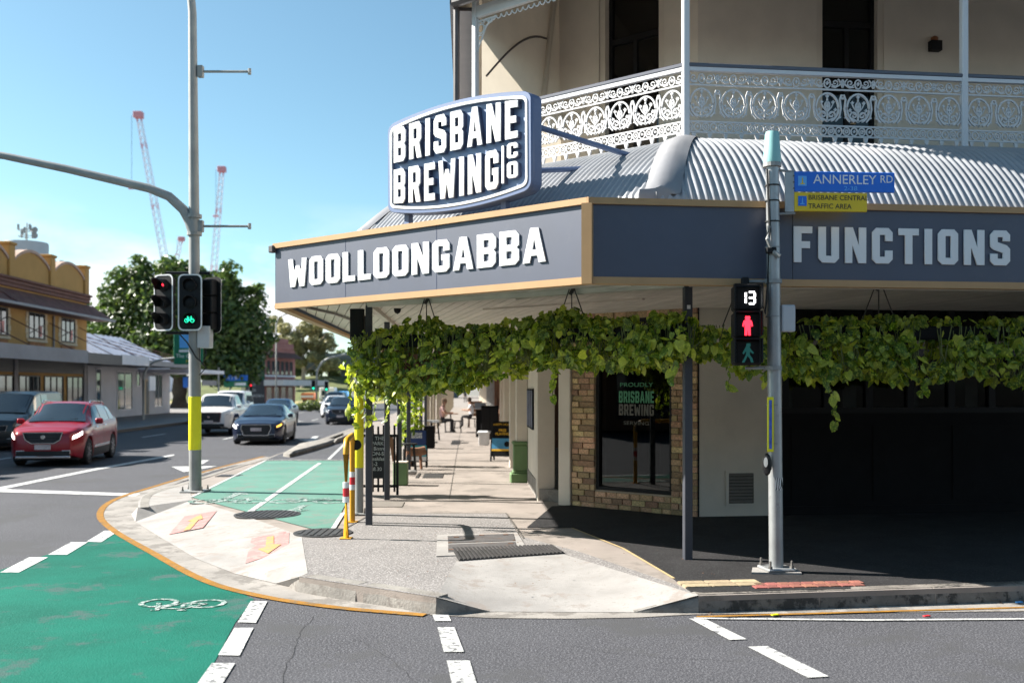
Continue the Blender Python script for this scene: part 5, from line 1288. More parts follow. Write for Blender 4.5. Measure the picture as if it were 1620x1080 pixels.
# ---------------------------------------------------------------- people on the footpath
def person(label, M, joints, bones, radii, cols, hair=(.05, .03, .02)):
    t = thing('person', label, 'person', M)
    me = bpy.data.meshes.new('body'); names = list(joints)
    me.from_pydata([joints[k] for k in names], [(names.index(a), names.index(b)) for a, b in bones], [])
    o = bpy.data.objects.new('body', me); COL.objects.link(o)
    md = o.modifiers.new('Skin', 'SKIN'); md.use_smooth_shade = True
    for i, k in enumerate(names):
        me.skin_vertices[0].data[i].radius = radii[k] if isinstance(radii[k], tuple) else (radii[k], radii[k])
        me.skin_vertices[0].data[i].use_root = (k == 'pelvis')
    s2 = o.modifiers.new('Sub', 'SUBSURF'); s2.levels = 1; s2.render_levels = 1
    dg = bpy.context.evaluated_depsgraph_get(); m2 = bpy.data.meshes.new_from_object(o.evaluated_get(dg)); bpy.data.objects.remove(o)
    m2.materials.clear()
    for c in cols: m2.materials.append(c[0])
    for p in m2.polygons:
        best = min(range(len(names)), key=lambda i: (Vector(joints[names[i]])-p.center).length)
        nm = names[best]; p.material_index = next(i for i, c in enumerate(cols) if c[1] is None or any(nm.startswith(x) for x in c[1]))
    inst(m2, 'body', t)
    h = Vector(joints['head'])
    MB().lathe([(.04, .13), (.075, .115), (.1, .06), (.105, 0), (.095, -.06)], (h.x, h.y+.025, h.z), 12).build('hair', mat('hair', hair, .8), t, smooth=True)
    MB().lathe([(.016, .02), (.02, -.01), (.004, -.03)], (h.x, h.y-.1, h.z-.01), 8).build('nose', cols[0][0], t)
    return t
m_skin = mat('skin', (.46, .27, .19), .6, var=.05); m_pink = mat('pink_shirt', (.62, .40, .36), .8); m_wht = mat('white_shirt', (.62, .62, .66), .8); m_blk = mat('black_trousers', (.02, .02, .024), .8)
BN = [('pelvis', 'waist'), ('waist', 'chest'), ('chest', 'neck'), ('neck', 'head'), ('chest', 'sh_l'), ('sh_l', 'el_l'), ('el_l', 'ha_l'), ('chest', 'sh_r'), ('sh_r', 'el_r'), ('el_r', 'ha_r'),
      ('pelvis', 'hip_l'), ('hip_l', 'kn_l'), ('kn_l', 'an_l'), ('an_l', 'toe_l'), ('pelvis', 'hip_r'), ('hip_r', 'kn_r'), ('kn_r', 'an_r'), ('an_r', 'toe_r'), ('ha_l', 'fi_l'), ('ha_r', 'fi_r')]
RD = dict(pelvis=(.15, .11), waist=(.14, .10), chest=(.17, .11), neck=.055, head=(.085, .105), sh_l=.06, el_l=.045, ha_l=.033, sh_r=.06, el_r=.045, ha_r=.033, fi_l=.02, fi_r=.02, hip_l=.09, kn_l=.062, an_l=.045, toe_l=.04, hip_r=.09, kn_r=.062, an_r=.045, toe_r=.04)
def sit(cx_): return dict(pelvis=(0, 0, .5), waist=(0, -.0, .68), chest=(.04, 0, .9), neck=(.07, 0, 1.07), head=(.10, -.01, 1.22), sh_l=(.03, .19, .98), el_l=(.16, .21, .75), ha_l=(.38, .14, .78), fi_l=(.46, .12, .78), sh_r=(.03, -.19, .98), el_r=(.16, -.21, .75), ha_r=(.38, -.14, .78), fi_r=(.46, -.12, .78),
      hip_l=(.05, .1, .48), kn_l=(.43, .13, .49), an_l=(.42, .13, .08), toe_l=(.54, .13, .04), hip_r=(.05, -.1, .48), kn_r=(.43, -.13, .49), an_r=(.40, -.13, .08), toe_r=(.52, -.13, .04))
cl = lambda top: [(m_skin, ('head', 'neck', 'ha', 'fi', 'el')), (top, ('chest', 'waist', 'sh')), (m_blk, None)]
sx_, sy_ = G(699, 684, .15)
person('person in a pink top sitting at the timber café table, arms on it', TR(sx_, sy_, .155, 0), sit(0), BN, RD, cl(m_pink), (.25, .16, .1))
tst = thing('cafe_stool', 'dark stool under the person in the pink top', 'stool', TR(sx_, sy_, .155)); MB().bbox(-.18, .18, -.18, .18, .38, .415, .01).build('seat', m_black, tst)
for a in (-1, 1):
    for b_ in (-1, 1): MB().tube([(a*.15, b_*.15, 0), (a*.13, b_*.13, .38)], .015, 6).build('leg', m_black, tst)
s2x, s2y = G(746, 676, .15)
person('person in a white top seated by the timber screen', TR(s2x, s2y, .155, R(180)), sit(0), BN, RD, cl(m_wht))
tst = thing('cafe_stool', 'dark stool under the person in the white top', 'stool', TR(s2x, s2y, .155)); MB().bbox(-.18, .18, -.18, .18, .38, .415, .01).build('seat', m_black, tst)
for a in (-1, 1):
    for b_ in (-1, 1): MB().tube([(a*.15, b_*.15, 0), (a*.13, b_*.13, .38)], .015, 6).build('leg', m_black, tst)
wkx, wky = G(736, 637, .15)
person('person in dark clothes walking far down the footpath', TR(wkx, wky, .155, 0), dict(pelvis=(0, 0, .92), waist=(0, 0, 1.08), chest=(0, 0, 1.32), neck=(0, -.01, 1.5), head=(0, -.02, 1.64), sh_l=(-.19, 0, 1.4), el_l=(-.25, .06, 1.13), ha_l=(-.24, -.08, .9), fi_l=(-.24, -.12, .83), sh_r=(.19, 0, 1.4), el_r=(.25, .08, 1.13), ha_r=(.24, .02, .88), fi_r=(.24, 0, .8),
      hip_l=(-.09, 0, .88), kn_l=(-.1, -.14, .5), an_l=(-.1, -.06, .1), toe_l=(-.1, -.2, .04), hip_r=(.09, 0, .88), kn_r=(.1, .08, .48), an_r=(.1, .28, .12), toe_r=(.1, .17, .04)), BN, RD, [(m_skin, ('head', 'neck', 'ha', 'fi')), (m_blk, None)])

# ---------------------------------------------------------------- vehicles
m_tyre = mat('tyre', (.012, .012, .013), .8, var=.1); m_rim = mat('alloy_rim', (.55, .55, .57), .35, .5, var=.05); m_rimd = mat('dark_rim', (.05, .05, .055), .35, .6)
m_cglass = mat('car_glass', (.012, .018, .024), .04, var=0, spec=.9, coat=.6); m_trimb = mat('black_trim', (.014, .014, .015), .5, var=.05)
m_chrome = mat('chrome', (.6, .6, .62), .15, .95, var=0); m_plate = mat('number_plate', (.55, .47, .47), .5, var=.25, scale=14)
m_lampoff = mat('headlamp_glass', (.42, .45, .48), .08, var=.3, scale=12, coat=.8); m_lampon = mat('headlamp_lit', (.8, .8, .8), .1, var=0, emit=(1, .97, .92), estr=2.2)
m_tail = mat('tail_lamp', (.35, .01, .01), .2, var=.1, coat=.5)
def paintm(name, c, metal=.25): return mat(name, c, .3, metal, var=.02, scale=2, coat=.45)
def itp(tab, x):
    if x <= tab[0][0]: return tab[0][1]
    for a, b in zip(tab, tab[1:]):
        if x <= b[0]:
            t = (x-a[0])/(b[0]-a[0]); t2 = t*t*(3-2*t) if len(a) > 2 else t
            return a[1]+(b[1]-a[1])*t2
    return tab[-1][1]
def car(name, label, cat, M, paint, L, W, H, top, belt, clr=.22, wr=.34, axles=(.86, 3.45), cowl=1.2, rf=2.0, rr=3.4, tail=4.1, roofw=.60, nose=(.74, .5), glass_end=None, grille=None, lamps='off',
        lamp_z=(.66, .80), rails=False, rim=None, spokes=5, pillars=(), bed=None, lit_side=None, plate_z=.42, cladding=False, bumper=None, grillem=None):
    """front at y=0 facing -y; top and belt: height tables along y"""
    t = thing(name, label, cat, M)
    hw = W/2
    def width(y):
        f = 1.0
        if y < .7: f -= (1-nose[0])*((.7-y)/.7)**2.4
        if y > L-.6: f -= .14*((y-L+.6)/.6)**2.2
        return hw*f
    def zbot(y):
        z = clr + (.10*((.3-y)/.3) if y < .3 else 0) + (.14*((y-L+.4)/.4) if y > L-.4 else 0)
        for a in axles:
            R_ = wr+.055
            if abs(y-a) < R_: z = max(z, wr+math.sqrt(R_*R_-(y-a)**2))
        return z
    def section(y):
        w = width(y); zt = itp(top, y); zb = min(itp(belt, y), zt-.05); z0 = zbot(y); g = max(0, min(1, (zt-zb-.08)/.25))
        wr_ = w*(1-g)*.86 + g*min(w*.9, roofw*W/2/ .5 *.5)
        lo = max(z0, clr+.16)
        mid = max(z0+.01, (clr+zb)/2+.04)
        P_ = [(w*.60, z0), (w*.95, z0), (w*.985, max(z0+.002, lo)), (w*1.0, mid), (w*.985, max(mid+.01, zb-.10)), (w*(.955-.02*g), zb),
              (w*(.93-.0*g)*(1-g)+g*(w*.93+wr_)/2, zb+(zt-zb)*(.5 if g else .45)), (wr_, zt-.05*g-.012), (wr_*.86, zt-.01), (wr_*.5, zt+.008), (0, zt+.012)]
        return P_
    ys = sorted(set([round(v, 3) for v in [0, .015, .04, .08, .14, .22, .3]] + [round(.3+i*.06, 3) for i in range(int((L-.55)/.06))] + [round(L-v, 3) for v in (.25, .18, .12, .07, .03, 0)]))
    K = len(section(1.0)); vs, fs = [], []
    for y in ys:
        S = section(y)
        e = 0
        if y < .04: e = (.04-y)*.6
        for k in range(K): x, z = S[k]; vs.append((x-e, y, z))
        for k in range(K-2, -1, -1): x, z = S[k]; vs.append((-x+e, y, z))
    N = 2*K-1
    for i in range(len(ys)-1):
        for k in range(N-1): fs.append((i*N+k, (i)*N+k+1, (i+1)*N+k+1, (i+1)*N+k))
    fs.append(tuple(range(N-1, -1, -1))); fs.append(tuple((len(ys)-1)*N+k for k in range(N)))
    body = MB().add([(v[0], v[1], v[2]) for v in vs], [f[::-1] for f in fs]).build('body', paint, t, smooth=True)
    MB().box(-hw*.84, hw*.84, .25, L-.2, clr-.04, clr+.45).build('underbody', m_trimb, t)
    def spt(y, k):
        S = section(y); i = min(int(k), K-2); f = k-i
        return Vector((S[i][0]+(S[i+1][0]-S[i][0])*f, y, S[i][1]+(S[i+1][1]-S[i][1])*f))
    def patch(nm, y0, y1, k0, k1, m, side=1, ny=8, nk=5, offs=.008, parent=None, slant=0.0, slant1=None):
        g = []; s1 = slant if slant1 is None else slant1
        for i in range(ny+1):
            row = []
            for j in range(nk+1):
                fj = j/nk; a = y0+slant*fj; b_ = y1+s1*fj
                y = a+(b_-a)*i/ny; k = k0+(k1-k0)*fj
                p = spt(y, k); q = spt(min(L, y+.02), k)-spt(max(0, y-.02), k); r = spt(y, min(K-1.001, k+.05))-spt(y, max(0, k-.05))
                n = r.cross(q)
                n = n.normalized() if n.length > 1e-9 else Vector((1, 0, 0))
                if n.x < 0: n = -n
                p = p+n*offs; row.append((p.x*side, p.y, p.z))
            g.append(row)
        vs = [p for r_ in g for p in r_]; w = nk+1
        fs = [(i*w+j, i*w+j+1, (i+1)*w+j+1, (i+1)*w+j) for i in range(ny) for j in range(nk)]
        if side < 0: fs = [f[::-1] for f in fs]
        return MB().add(vs, [f[::-1] for f in fs]).build(nm, m, parent or t, None, smooth='full')
    # windscreen and rear screen: sheets across the sloping top
    def screen(nm, y0, y1, inset_):
        g = []
        for i in range(9):
            y = y0+(y1-y0)*i/8; row = []
            for j in range(13):
                f = -1+j/6
                S = section(y); xm_ = S[7][0]*1.0; zt = S[9][1]
                x = xm_*inset_*f; kk = abs(f)
                z = S[10][1]+(S[7][1]+.012-S[10][1])*kk**3
                row.append((x, y-.012, z+.014))
            g.append(row)
        vs = [p for r_ in g for p in r_]
        fs = [(i*13+j, i*13+j+1, (i+1)*13+j+1, (i+1)*13+j) for i in range(8) for j in range(12)]
        return MB().add(vs, fs).build(nm, m_cglass, t, None, smooth='full')
    screen('windscreen', cowl+.03, rf-.05, .95)
    if tail: screen('rear_window', rr+.08, tail-.05, .9)
    ge = glass_end or rr+.1
    for s in (-1, 1):
        stops = [cowl+.30] + list(pillars) + [ge]
        for i in range(len(stops)-1):
            a, b_ = stops[i]+(.03 if i else 0), stops[i+1]-.03
            patch('side_window', a, b_, 5.12, 6.85, m_cglass, s, slant=(.42 if i == 0 else 0), slant1=(0 if i < len(stops)-2 else -.12))
        patch('headlight', .03, .36, 4.35, 5.15, m_lampon if (lamps == 'on' or lit_side == s) else m_lampoff, s, 8, 3, .01, slant=.05)
        if lit_side == -s: patch('indicator', .06, .34, 4.75, 5.05, m_amber_on, s, 8, 2, .016, slant=.05)
        patch('tail_light', L-.22, L-.02, 4.0, 4.9, m_tail, s, 4, 3, .01)
        wx = (hw-.03)*s
        mr_ = MB().bbox(min(s*(hw-.02), s*(hw+.17)), max(s*(hw-.02), s*(hw+.17)), cowl+.33, cowl+.45, itp(belt, cowl+.4)+.02, itp(belt, cowl+.4)+.17, .03).build('mirror', paint, t, smooth=True)
        if rails: MB().tube([(s*roofw*hw*.93, rf+.02, itp(top, rf+.1)-.02), (s*roofw*hw*.93, rf+.15, itp(top, rf+.2)+.04), (s*roofw*hw*.93, rr-.2, itp(top, rr-.2)+.04), (s*roofw*hw*.93, rr, itp(top, rr)-.02)], .018, 6).build('roof_rail', m_chrome, t)
        patch('sill_trim', axles[0]+wr+.08, axles[1]-wr-.08, 1.05, 2.15, m_trimb if not cladding else m_trimb, s, 6, 2, .008)
        patch('door_line', pillars[0]-.008 if pillars else 2.0, (pillars[0]+.008) if pillars else 2.016, 2.2, 5.0, m_trimb, s, 1, 5, .004)
        if cladding:
            patch('sill_strip', axles[0]+wr+.12, axles[1]-wr-.12, 2.2, 2.45, m_chrome, s, 6, 1, .012)
        for hy in [p_+.12 for p_ in pillars[:1]] + [pillars[0]-.75 if pillars else 2.0]:
            patch('door_handle', hy, hy+.2, 4.15, 4.35, m_chrome if cladding else paint, s, 2, 1, .02)
        for a in axles:
            Mw = M @ TR(s*(hw-.115), a, wr)
            wh = MB().lathe([(wr*.62, -.10), (wr*.9, -.105), (wr, -.08), (wr, .08), (wr*.9, .105), (wr*.62, .10)], (0, 0, 0), 26, axis='x').build('wheel', m_tyre, t, Mw, smooth=True)
            rb_ = MB().lathe([(wr*.64, .06), (wr*.64, .07), (wr*.6, .075)], (0, 0, 0), 20, axis='x').build('rim', m_rimd, wh, Mw @ (I4 if s > 0 else Matrix.Rotation(math.pi, 4, 'Z')))
            Mr = Mw @ (I4 if s > 0 else Matrix.Rotation(math.pi, 4, 'Z'))
            sp = MB(); 
            for q in range(spokes*2 if spokes < 6 else spokes):
                an = 2*math.pi*q/(spokes*2 if spokes < 6 else spokes)
                sp.add([(.10, math.cos(an+da)*r_*wr, math.sin(an+da)*r_*wr) for r_, da in ((.1, -.9), (.1, .9), (.64, .11), (.64, -.11))], [(0, 1, 2, 3)])
            sp.lathe([(wr*.66, .085), (wr*.66, .10), (wr*.59, .10), (wr*.59, .085)], (0, 0, 0), 20, axis='x'); sp.build('spokes', rim or m_rim, wh, Mr)
    # front details
    yf = lambda z: -.004
    if grille:
        gm = grillem or m_trimb
        g_ = MB().xprism(grille, -.022, .03).build('grille', gm, t)
        xs = [p[0] for p in grille]; zs = [p[1] for p in grille]
        inst(curve_mesh('grille_surround', [[(x*1.05, (z-sum(zs)/len(zs))*1.12+sum(zs)/len(zs)) for x, z in grille], [(x*.99, (z-sum(zs)/len(zs))*.98+sum(zs)/len(zs)) for x, z in grille]], .008, m_chrome), 'grille_surround', g_, M @ Matrix.Translation((0, -.024, 0)) @ UPRIGHT)
        nb = 4
        for i in range(nb):
            z = min(zs)+(max(zs)-min(zs))*(i+.5)/nb; w_ = max(abs(p[0]) for p in grille)*(.6+.3*(i/nb)); MB().box(-w_, w_, -.026, -.0225, z-.008, z+.008).build('grille_bar', m_dpost, g_)
        MB().lathe([(.06, 0), (.05, -.012)], (0, -.026, (min(zs)+max(zs))/2+.02), 12, axis='y').build('badge', m_chrome, g_)
    MB().box(-hw*.70, hw*.70, -.014, .03, clr+.08, clr+.20).build('lower_intake', m_trimb, t)
    if bumper: MB().bbox(-hw*.72, hw*.72, -.03, .03, clr+.02, clr+.075, .01).build('skid_plate', bumper, t)
    MB().box(-.19, .19, -.045, -.024, plate_z, plate_z+.12).build('number_plate', m_plate, t)
    MB().tube([(-.55, cowl+.02, itp(top, cowl)+.03), (-.1, cowl+.12, itp(top, cowl+.12)+.03)], .008, 4).tube([(.05, cowl+.02, itp(top, cowl)+.03), (.5, cowl+.12, itp(top, cowl+.12)+.03)], .008, 4).build('wiper', m_trimb, t)
    for s in (-1, 1):
        MB().bbox(s*hw*.60-.10, s*hw*.60+.10, -.012, .04, clr+.13, clr+.22, .01).build('fog_lamp', m_lampoff, t)
    return t
def at(u, v): 
    x, y = G(u, v); return x, y
def carM(u, v, turn=0.0, s=.93):
    x, y = at(u, v); return TR(x, y, .005, RZ_ST+turn) @ Matrix.Scale(s, 4)
suv_top = [(0, .80), (.06, .90, 1), (.5, 1.0), (1.12, 1.08), (1.95, 1.56, 1), (2.3, 1.605), (3.2, 1.575), (3.75, 1.50), (4.12, 1.12, 1), (4.25, 1.0), (4.32, .62)]
suv_belt = [(0, .74), (.5, .90), (1.2, 1.0), (3.0, 1.06), (4.32, 1.10)]
gr_suv = [(-.46, .86), (.46, .86), (.40, .68), (.26, .60), (-.26, .60), (-.40, .68)]
car('compact_suv', 'red compact SUV with silver roof rails at the front of the queue', 'car', carM(68, 739, R(6.5), .97), paintm('red_paint', (.27, .002, .012), .15), 4.31, 1.81, 1.61, suv_top, suv_belt, .20, .345, (.86, 3.44), 1.12, 1.98, 3.55, 4.05,
    roofw=.72, grille=gr_suv, lamps='on', rails=True, pillars=(2.32, 3.2), glass_end=3.72, cladding=True, bumper=m_chrome, plate_z=.44)
van_top = [(0, .92), (.06, 1.02, 1), (.45, 1.12), (.85, 1.22), (1.75, 1.88, 1), (2.2, 1.96), (4.6, 1.96), (4.9, 1.9), (5.0, 1.4), (5.08, .9)]
car('delivery_van', 'dark grey van in the far lane, cut off by the picture edge', 'van', carM(-14, 714, R(6), .92), paintm('dark_grey_paint', (.022, .022, .024), .3), 5.08, 1.95, 1.97, van_top, [(0, .86), (.8, 1.12), (5.1, 1.18)], .2, .34, (.95, 4.05), .85, 1.72, 4.7, None,
    roofw=.84, grille=[(-.5, .84), (.5, .84), (.44, .66), (-.44, .66)], pillars=(2.3,), glass_end=3.1, rim=m_rim)
ute_top = [(0, 1.0), (.06, 1.08, 1), (.5, 1.16), (1.35, 1.22), (2.1, 1.74, 1), (2.4, 1.80), (3.3, 1.79), (3.62, 1.66), (3.78, 1.18, 1), (4.0, 1.16), (5.25, 1.16), (5.33, 1.0)]
car('utility_truck', 'white dual cab ute with black grille beside the dark sedan', 'ute', carM(330, 690, R(3.5), .92), paintm('white_paint', (.70, .68, .66), 0), 5.33, 1.86, 1.81, ute_top, [(0, .95), (1.3, 1.16), (3.7, 1.17), (5.33, 1.15)], .33, .38, (.96, 4.05), 1.35, 2.12, 3.4, 3.75,
    roofw=.74, grille=[(-.52, 1.0), (.52, 1.0), (.46, .62), (-.46, .62)], pillars=(2.55,), glass_end=3.5, plate_z=.56, rim=m_rimd)
sed_top = [(0, .70), (.06, .78, 1), (.6, .90), (1.35, .98), (2.25, 1.38, 1), (2.6, 1.425), (3.2, 1.40), (3.6, 1.30), (4.25, 1.02, 1), (4.7, .98), (4.78, .6)]
sed_belt = [(0, .64), (.6, .80), (1.4, .91), (3.8, .96), (4.78, .96)]
gr_sed = [(-.48, .72), (.48, .72), (.52, .60), (.42, .36), (-.42, .36), (-.52, .60)]
car('sedan', 'dark blue sedan with amber indicator lit beside the kerb island', 'car', carM(405, 704, R(3), .94), paintm('dark_blue_paint', (.018, .026, .058), .4), 4.78, 1.84, 1.43, sed_top, sed_belt, .17, .33, (.9, 3.72), 1.35, 2.28, 3.25, 4.2,
    roofw=.70, grille=gr_sed, lit_side=-1, pillars=(2.65,), glass_end=3.75, plate_z=.50, spokes=7)
car('sedan', 'mid blue sedan behind the dark blue one', 'car', carM(430, 673, R(2)), paintm('mid_blue_paint', (.020, .05, .13), .4), 4.6, 1.8, 1.44, sed_top, sed_belt, .17, .32, (.9, 3.6), 1.35, 2.28, 3.25, 4.2, roofw=.70, grille=gr_sed, pillars=(2.65,), glass_end=3.75)
car('station_wagon', 'white four wheel drive wagon behind the white ute', 'car', carM(355, 671, R(3)), paintm('white_paint_wagon', (.66, .66, .68), 0), 4.9, 1.9, 1.9, [(0, .98), (.06, 1.06, 1), (.5, 1.14), (1.3, 1.2), (1.95, 1.82, 1), (2.3, 1.88), (4.5, 1.86), (4.8, 1.5), (4.9, 1.0)], [(0, .95), (1.3, 1.12), (4.9, 1.16)], .28, .38, (.95, 3.8), 1.3, 1.95, 4.45, 4.8,
    roofw=.8, grille=[(-.5, .96), (.5, .96), (.45, .66), (-.45, .66)], pillars=(2.5, 3.6), glass_end=4.4)
car('small_suv', 'dark navy SUV with its lamps facing us beside the yellow banded pole', 'car', carM(538, 672, R(1.5), .92), paintm('navy_paint', (.014, .018, .035), .4), 4.28, 1.77, 1.55, [(a[0], a[1]*.965)+tuple(a[2:]) for a in suv_top], [(a, b*.96) for a, b in suv_belt], .17, .33, (.86, 3.43), 1.12, 1.98, 3.55, 4.05, roofw=.72,
    grille=gr_suv, pillars=(2.32, 3.2), glass_end=3.72)
car('hatchback', 'white hatchback half hidden behind the dark navy SUV', 'car', carM(526, 661, R(1)), paintm('white_paint_hatch', (.66, .66, .68), 0), 4.1, 1.74, 1.48, [(a[0]*.95, a[1]*.925)+tuple(a[2:]) for a in suv_top], [(a*.95, b*.92) for a, b in suv_belt], .17, .32, (.8, 3.3), 1.06, 1.88, 3.37, 3.85, roofw=.72, grille=gr_suv, pillars=(2.2,), glass_end=3.4)
car('wagon', 'blue grey SUV at the rear of the kerbside line of cars', 'car', carM(526, 650, R(1)), paintm('slate_paint', (.05, .065, .09), .4), 4.6, 1.85, 1.7, [(a[0]*1.06, a[1]*1.05)+tuple(a[2:]) for a in suv_top], [(a*1.06, b*1.04) for a, b in suv_belt], .2, .35, (.9, 3.6), 1.19, 2.1, 3.76, 4.29, roofw=.72, grille=gr_suv, pillars=(2.4, 3.4), glass_end=3.9)

# ---------------------------------------------------------------- separator kerbs on the main street
for q in ([(448, 722), (470, 709), (512, 700), (545, 688), (551, 692), (520, 706), (480, 718), (458, 724)], [(514, 702), (548, 689), (572, 676), (582, 678), (560, 690), (530, 703)]):
    pts = [G(*p, .15) for p in q]
    b = MB(); n = len(pts); c = sum((Vector(p) for p in pts), Vector((0, 0)))/n
    inn = [tuple(Vector(p).lerp(c, .14)) for p in pts]
    b.add([p+(.15,) for p in pts]+[p+(.24,) for p in pts]+[p+(.29,) for p in inn], [(i, (i+1) % n, n+(i+1) % n, n+i) for i in range(n)]+[(n+i, n+(i+1) % n, 2*n+(i+1) % n, 2*n+i) for i in range(n)]+[tuple(range(2*n, 3*n))])
    struct(b.build('kerb_island', m_kerbc, None, None, smooth=True))
# far footpath on the left and its kerb
fl = [(-15.0-.0444*y, y) for y in (30, 60, 85, 120, 180)]
fp = MB().prism([(-14.9-.0444*30, 30), (-14.9-.0444*84, 84), (-24-.0444*84, 86), (-40, 86), (-60, 60), (-60, 18), (-21.0, 18)], -.01, .15)
struct(fp.build('far_footpath', m_aggr))
struct(kerb('kerb', [(-14.9-.0444*84, 84), (-14.9-.0444*57, 57), (-14.9-.0444*30, 30)], m_conc))
md = [(-11.4-.0444*y, y) for y in (76, 90, 108)] + [(-9.9-.0444*y, y) for y in (108, 90, 76)]
struct(MB().prism(md, 0, .16).build('median', m_conc))

# ---------------------------------------------------------------- buildings across the road
def frontage(y0): return TR(-21.0-.0444*y0, y0, .15, math.atan2(.999, -.0444))   # x away from camera, y into the building
m_ochre = mat('ochre_render', (.35, .20, .06), .85, var=.14, scale=.8, bump=.3, bscale=20)
m_ochred = mat('ochre_brick', (.27, .12, .05), .9, var=.3, scale=5)
m_tile = mat('terracotta_tile', (.115, .05, .042), .85, var=.35, scale=3, rnd=.25)
m_cornice = mat('brown_cornice', (.12, .05, .04), .8, var=.2, scale=2)
m_awn = mat('grey_awning', (.24, .235, .25), .7, var=.15, scale=.7)
m_awnw = mat('white_awning_sign', (.62, .62, .66), .6, var=.05)
m_trimc = mat('cream_quoin', (.48, .40, .29), .85, var=.1)
m_parcap = mat('parapet_capping', (.36, .25, .2), .8, var=.15)
def window(par, M, x0, x1, z0, z1, y=0, frame=None, mull=1, gm=None):
    w = MB().box(x0, x1, y-.012, y+.02, z0, z1).build('window', gm or m_cglass, par, M)
    f = frame or m_sigwhite
    for a in ((x0-.06, x0, z0-.06, z1+.06), (x1, x1+.06, z0-.06, z1+.06), (x0, x1, z1, z1+.06), (x0, x1, z0-.06, z0)):
        MB().box(a[0], a[1], y-.05, y+.01, a[2], a[3]).build('window_frame', f, w, M)
    for i in range(mull):
        x = x0+(x1-x0)*(i+1)/(mull+1); MB().box(x-.03, x+.03, y-.04, y-.013, z0, z1).build('mullion', f, w, M)
    return w
MY = frontage(20)
yb = thing('ochre_building', 'two storey ochre building with arched parapet and tiled hood above the windows', 'building', MY)
LEN = 34.9
MB().box(0, LEN, 0, 14, 0, 6.6).build('wall', m_ochre, yb)
piers = [LEN-.2-i*4.5 for i in range(8)]
for i, x in enumerate(piers):
    MB().bbox(x-.28, x+.28, -.12, .5, 6.6, 8.32, .03).bbox(x-.36, x+.36, -.18, .55, 8.32, 8.45, .03).build('parapet_pier', m_ochre, yb)
    if i < 7:
        n = 14; a, b = x-4.22, x-.28; pts = [(a, 6.6)] + [(a+(b-a)*k/n, 7.62+.62*math.sin(math.pi*k/n)**.8) for k in range(n+1)] + [(b, 6.6)]
        MB().xprism(pts, 0, .3).build('parapet', m_ochre, yb)
        cap = [(a+(b-a)*k/n, 7.62+.62*math.sin(math.pi*k/n)**.8) for k in range(n+1)]
        MB().xprism(cap+[(p[0], p[1]+.14) for p in cap[::-1]], -.08, .36).build('parapet_cap', m_parcap, yb)
MB().bbox(-.1, LEN+.05, -.22, 0, 6.55, 6.72, .03).bbox(-.1, LEN+.03, -.16, 0, 6.38, 6.55, .02).bbox(-.1, LEN+.07, -.32, 0, 6.72, 6.84, .03).build('cornice', m_cornice, yb)
# tiled hood in courses of single tiles
hd_ = MB().add([(0, 0, 6.25), (LEN+.9, 0, 6.25), (LEN+.9, -1.1, 5.52), (0, -1.1, 5.52), (0, 0, 5.45), (LEN+.9, 0, 5.45), (LEN+.9, -1.1, 5.45), (0, -1.1, 5.45)], [(0, 1, 2, 3)[::-1], (4, 5, 6, 7), (3, 2, 6, 7), (0, 3, 7, 4), (1, 5, 6, 2), (0, 4, 5, 1)]).build('tiled_hood', m_cornice, yb)
me_t = MB().bbox(-.15, .15, -.14, .14, -.02, .02, .01).mesh('tile', m_tile)
ang = math.atan2(.73, 1.1)
for r in range(5):
    for c in range(38):
        f = (r+.5)/5; inst(me_t, 'tile', hd_, MY @ Matrix.Translation((LEN+.75-c*.31-(r % 2)*.12, -1.1+1.1*f, 5.52+.73*f+.035)) @ Matrix.Rotation(ang+.07, 4, 'X'))
MB().bbox(0, LEN+.95, -1.24, -1.1, 5.42, 5.55, .02).build('hood_gutter', m_awn, yb)
for x in (LEN-2.6, LEN-6.4, LEN-10.4, LEN-14.6, LEN-19):
    w = window(yb, MY, x-.85, x+.85, 4.2, 5.35, 0, m_trimb, 2)
    MB().box(x+.2, x+.6, -.016, -.0125, 4.25, 4.8).build('window_poster', mat('red_white_poster', (.5, .2, .18), .7, var=.8, scale=2) if 'red_white_poster' not in MATS else MATS['red_white_poster'], w, MY)
    for s in (-1, 1):
        for k in range(5): MB().box(x+s*(1.0+.07*(k % 2))-.16, x+s*(1.0+.07*(k % 2))+.16, -.03, -.001, 4.12+k*.26, 4.36+k*.26).build('quoin', m_trimc, yb)
    MB().bbox(x-1.1, x+1.1, -.09, 0, 3.98, 4.1, .02).build('sill', m_trimc, yb)
    MB().box(x-.9, x+.9, -.04, -.001, 3.3, 3.95).build('brick_apron', m_ochred, yb)
MB().tube([(LEN-4.5, -.06, 3.3), (LEN-4.5, -.06, 5.4)], .05, 6).build('downpipe', m_awn, yb)
aw = MB().box(0, LEN, -3.4, -.045, 3.1, 3.28).build('street_awning', m_awn, yb)
MB().box(0, LEN-9, -3.46, -3.401, 2.9, 3.48).build('awning_fascia', m_awn, aw); MB().box(LEN-8.98, LEN-4.5, -3.46, -3.401, 2.9, 3.4).build('awning_fascia', m_dpost, aw)
for a, b in ((LEN-4.48, LEN-2.4), (LEN-2.36, LEN-.2)): MB().box(a, b, -3.46, -3.401, 2.95, 3.45).build('awning_sign', m_awnw, aw)
for x in (LEN-1.2, LEN-5, LEN-9.5, LEN-14):
    MB().tube([(x, -.05, 5.0), (x+.3, -3.3, 3.3)], .025, 5).build('awning_stay', m_cornice, yb)
for x in range(0, 12):
    xx = LEN-1.6-x*2.8; w = window(yb, MY, xx-1.1, xx+1.1, .5, 2.3, 0, m_trimb, 2)
MB().box(0, LEN, -.03, -.002, .0, .4).box(0, LEN, -.03, -.002, 2.5, 3.09).build('shopfront_band', m_dpost, yb)
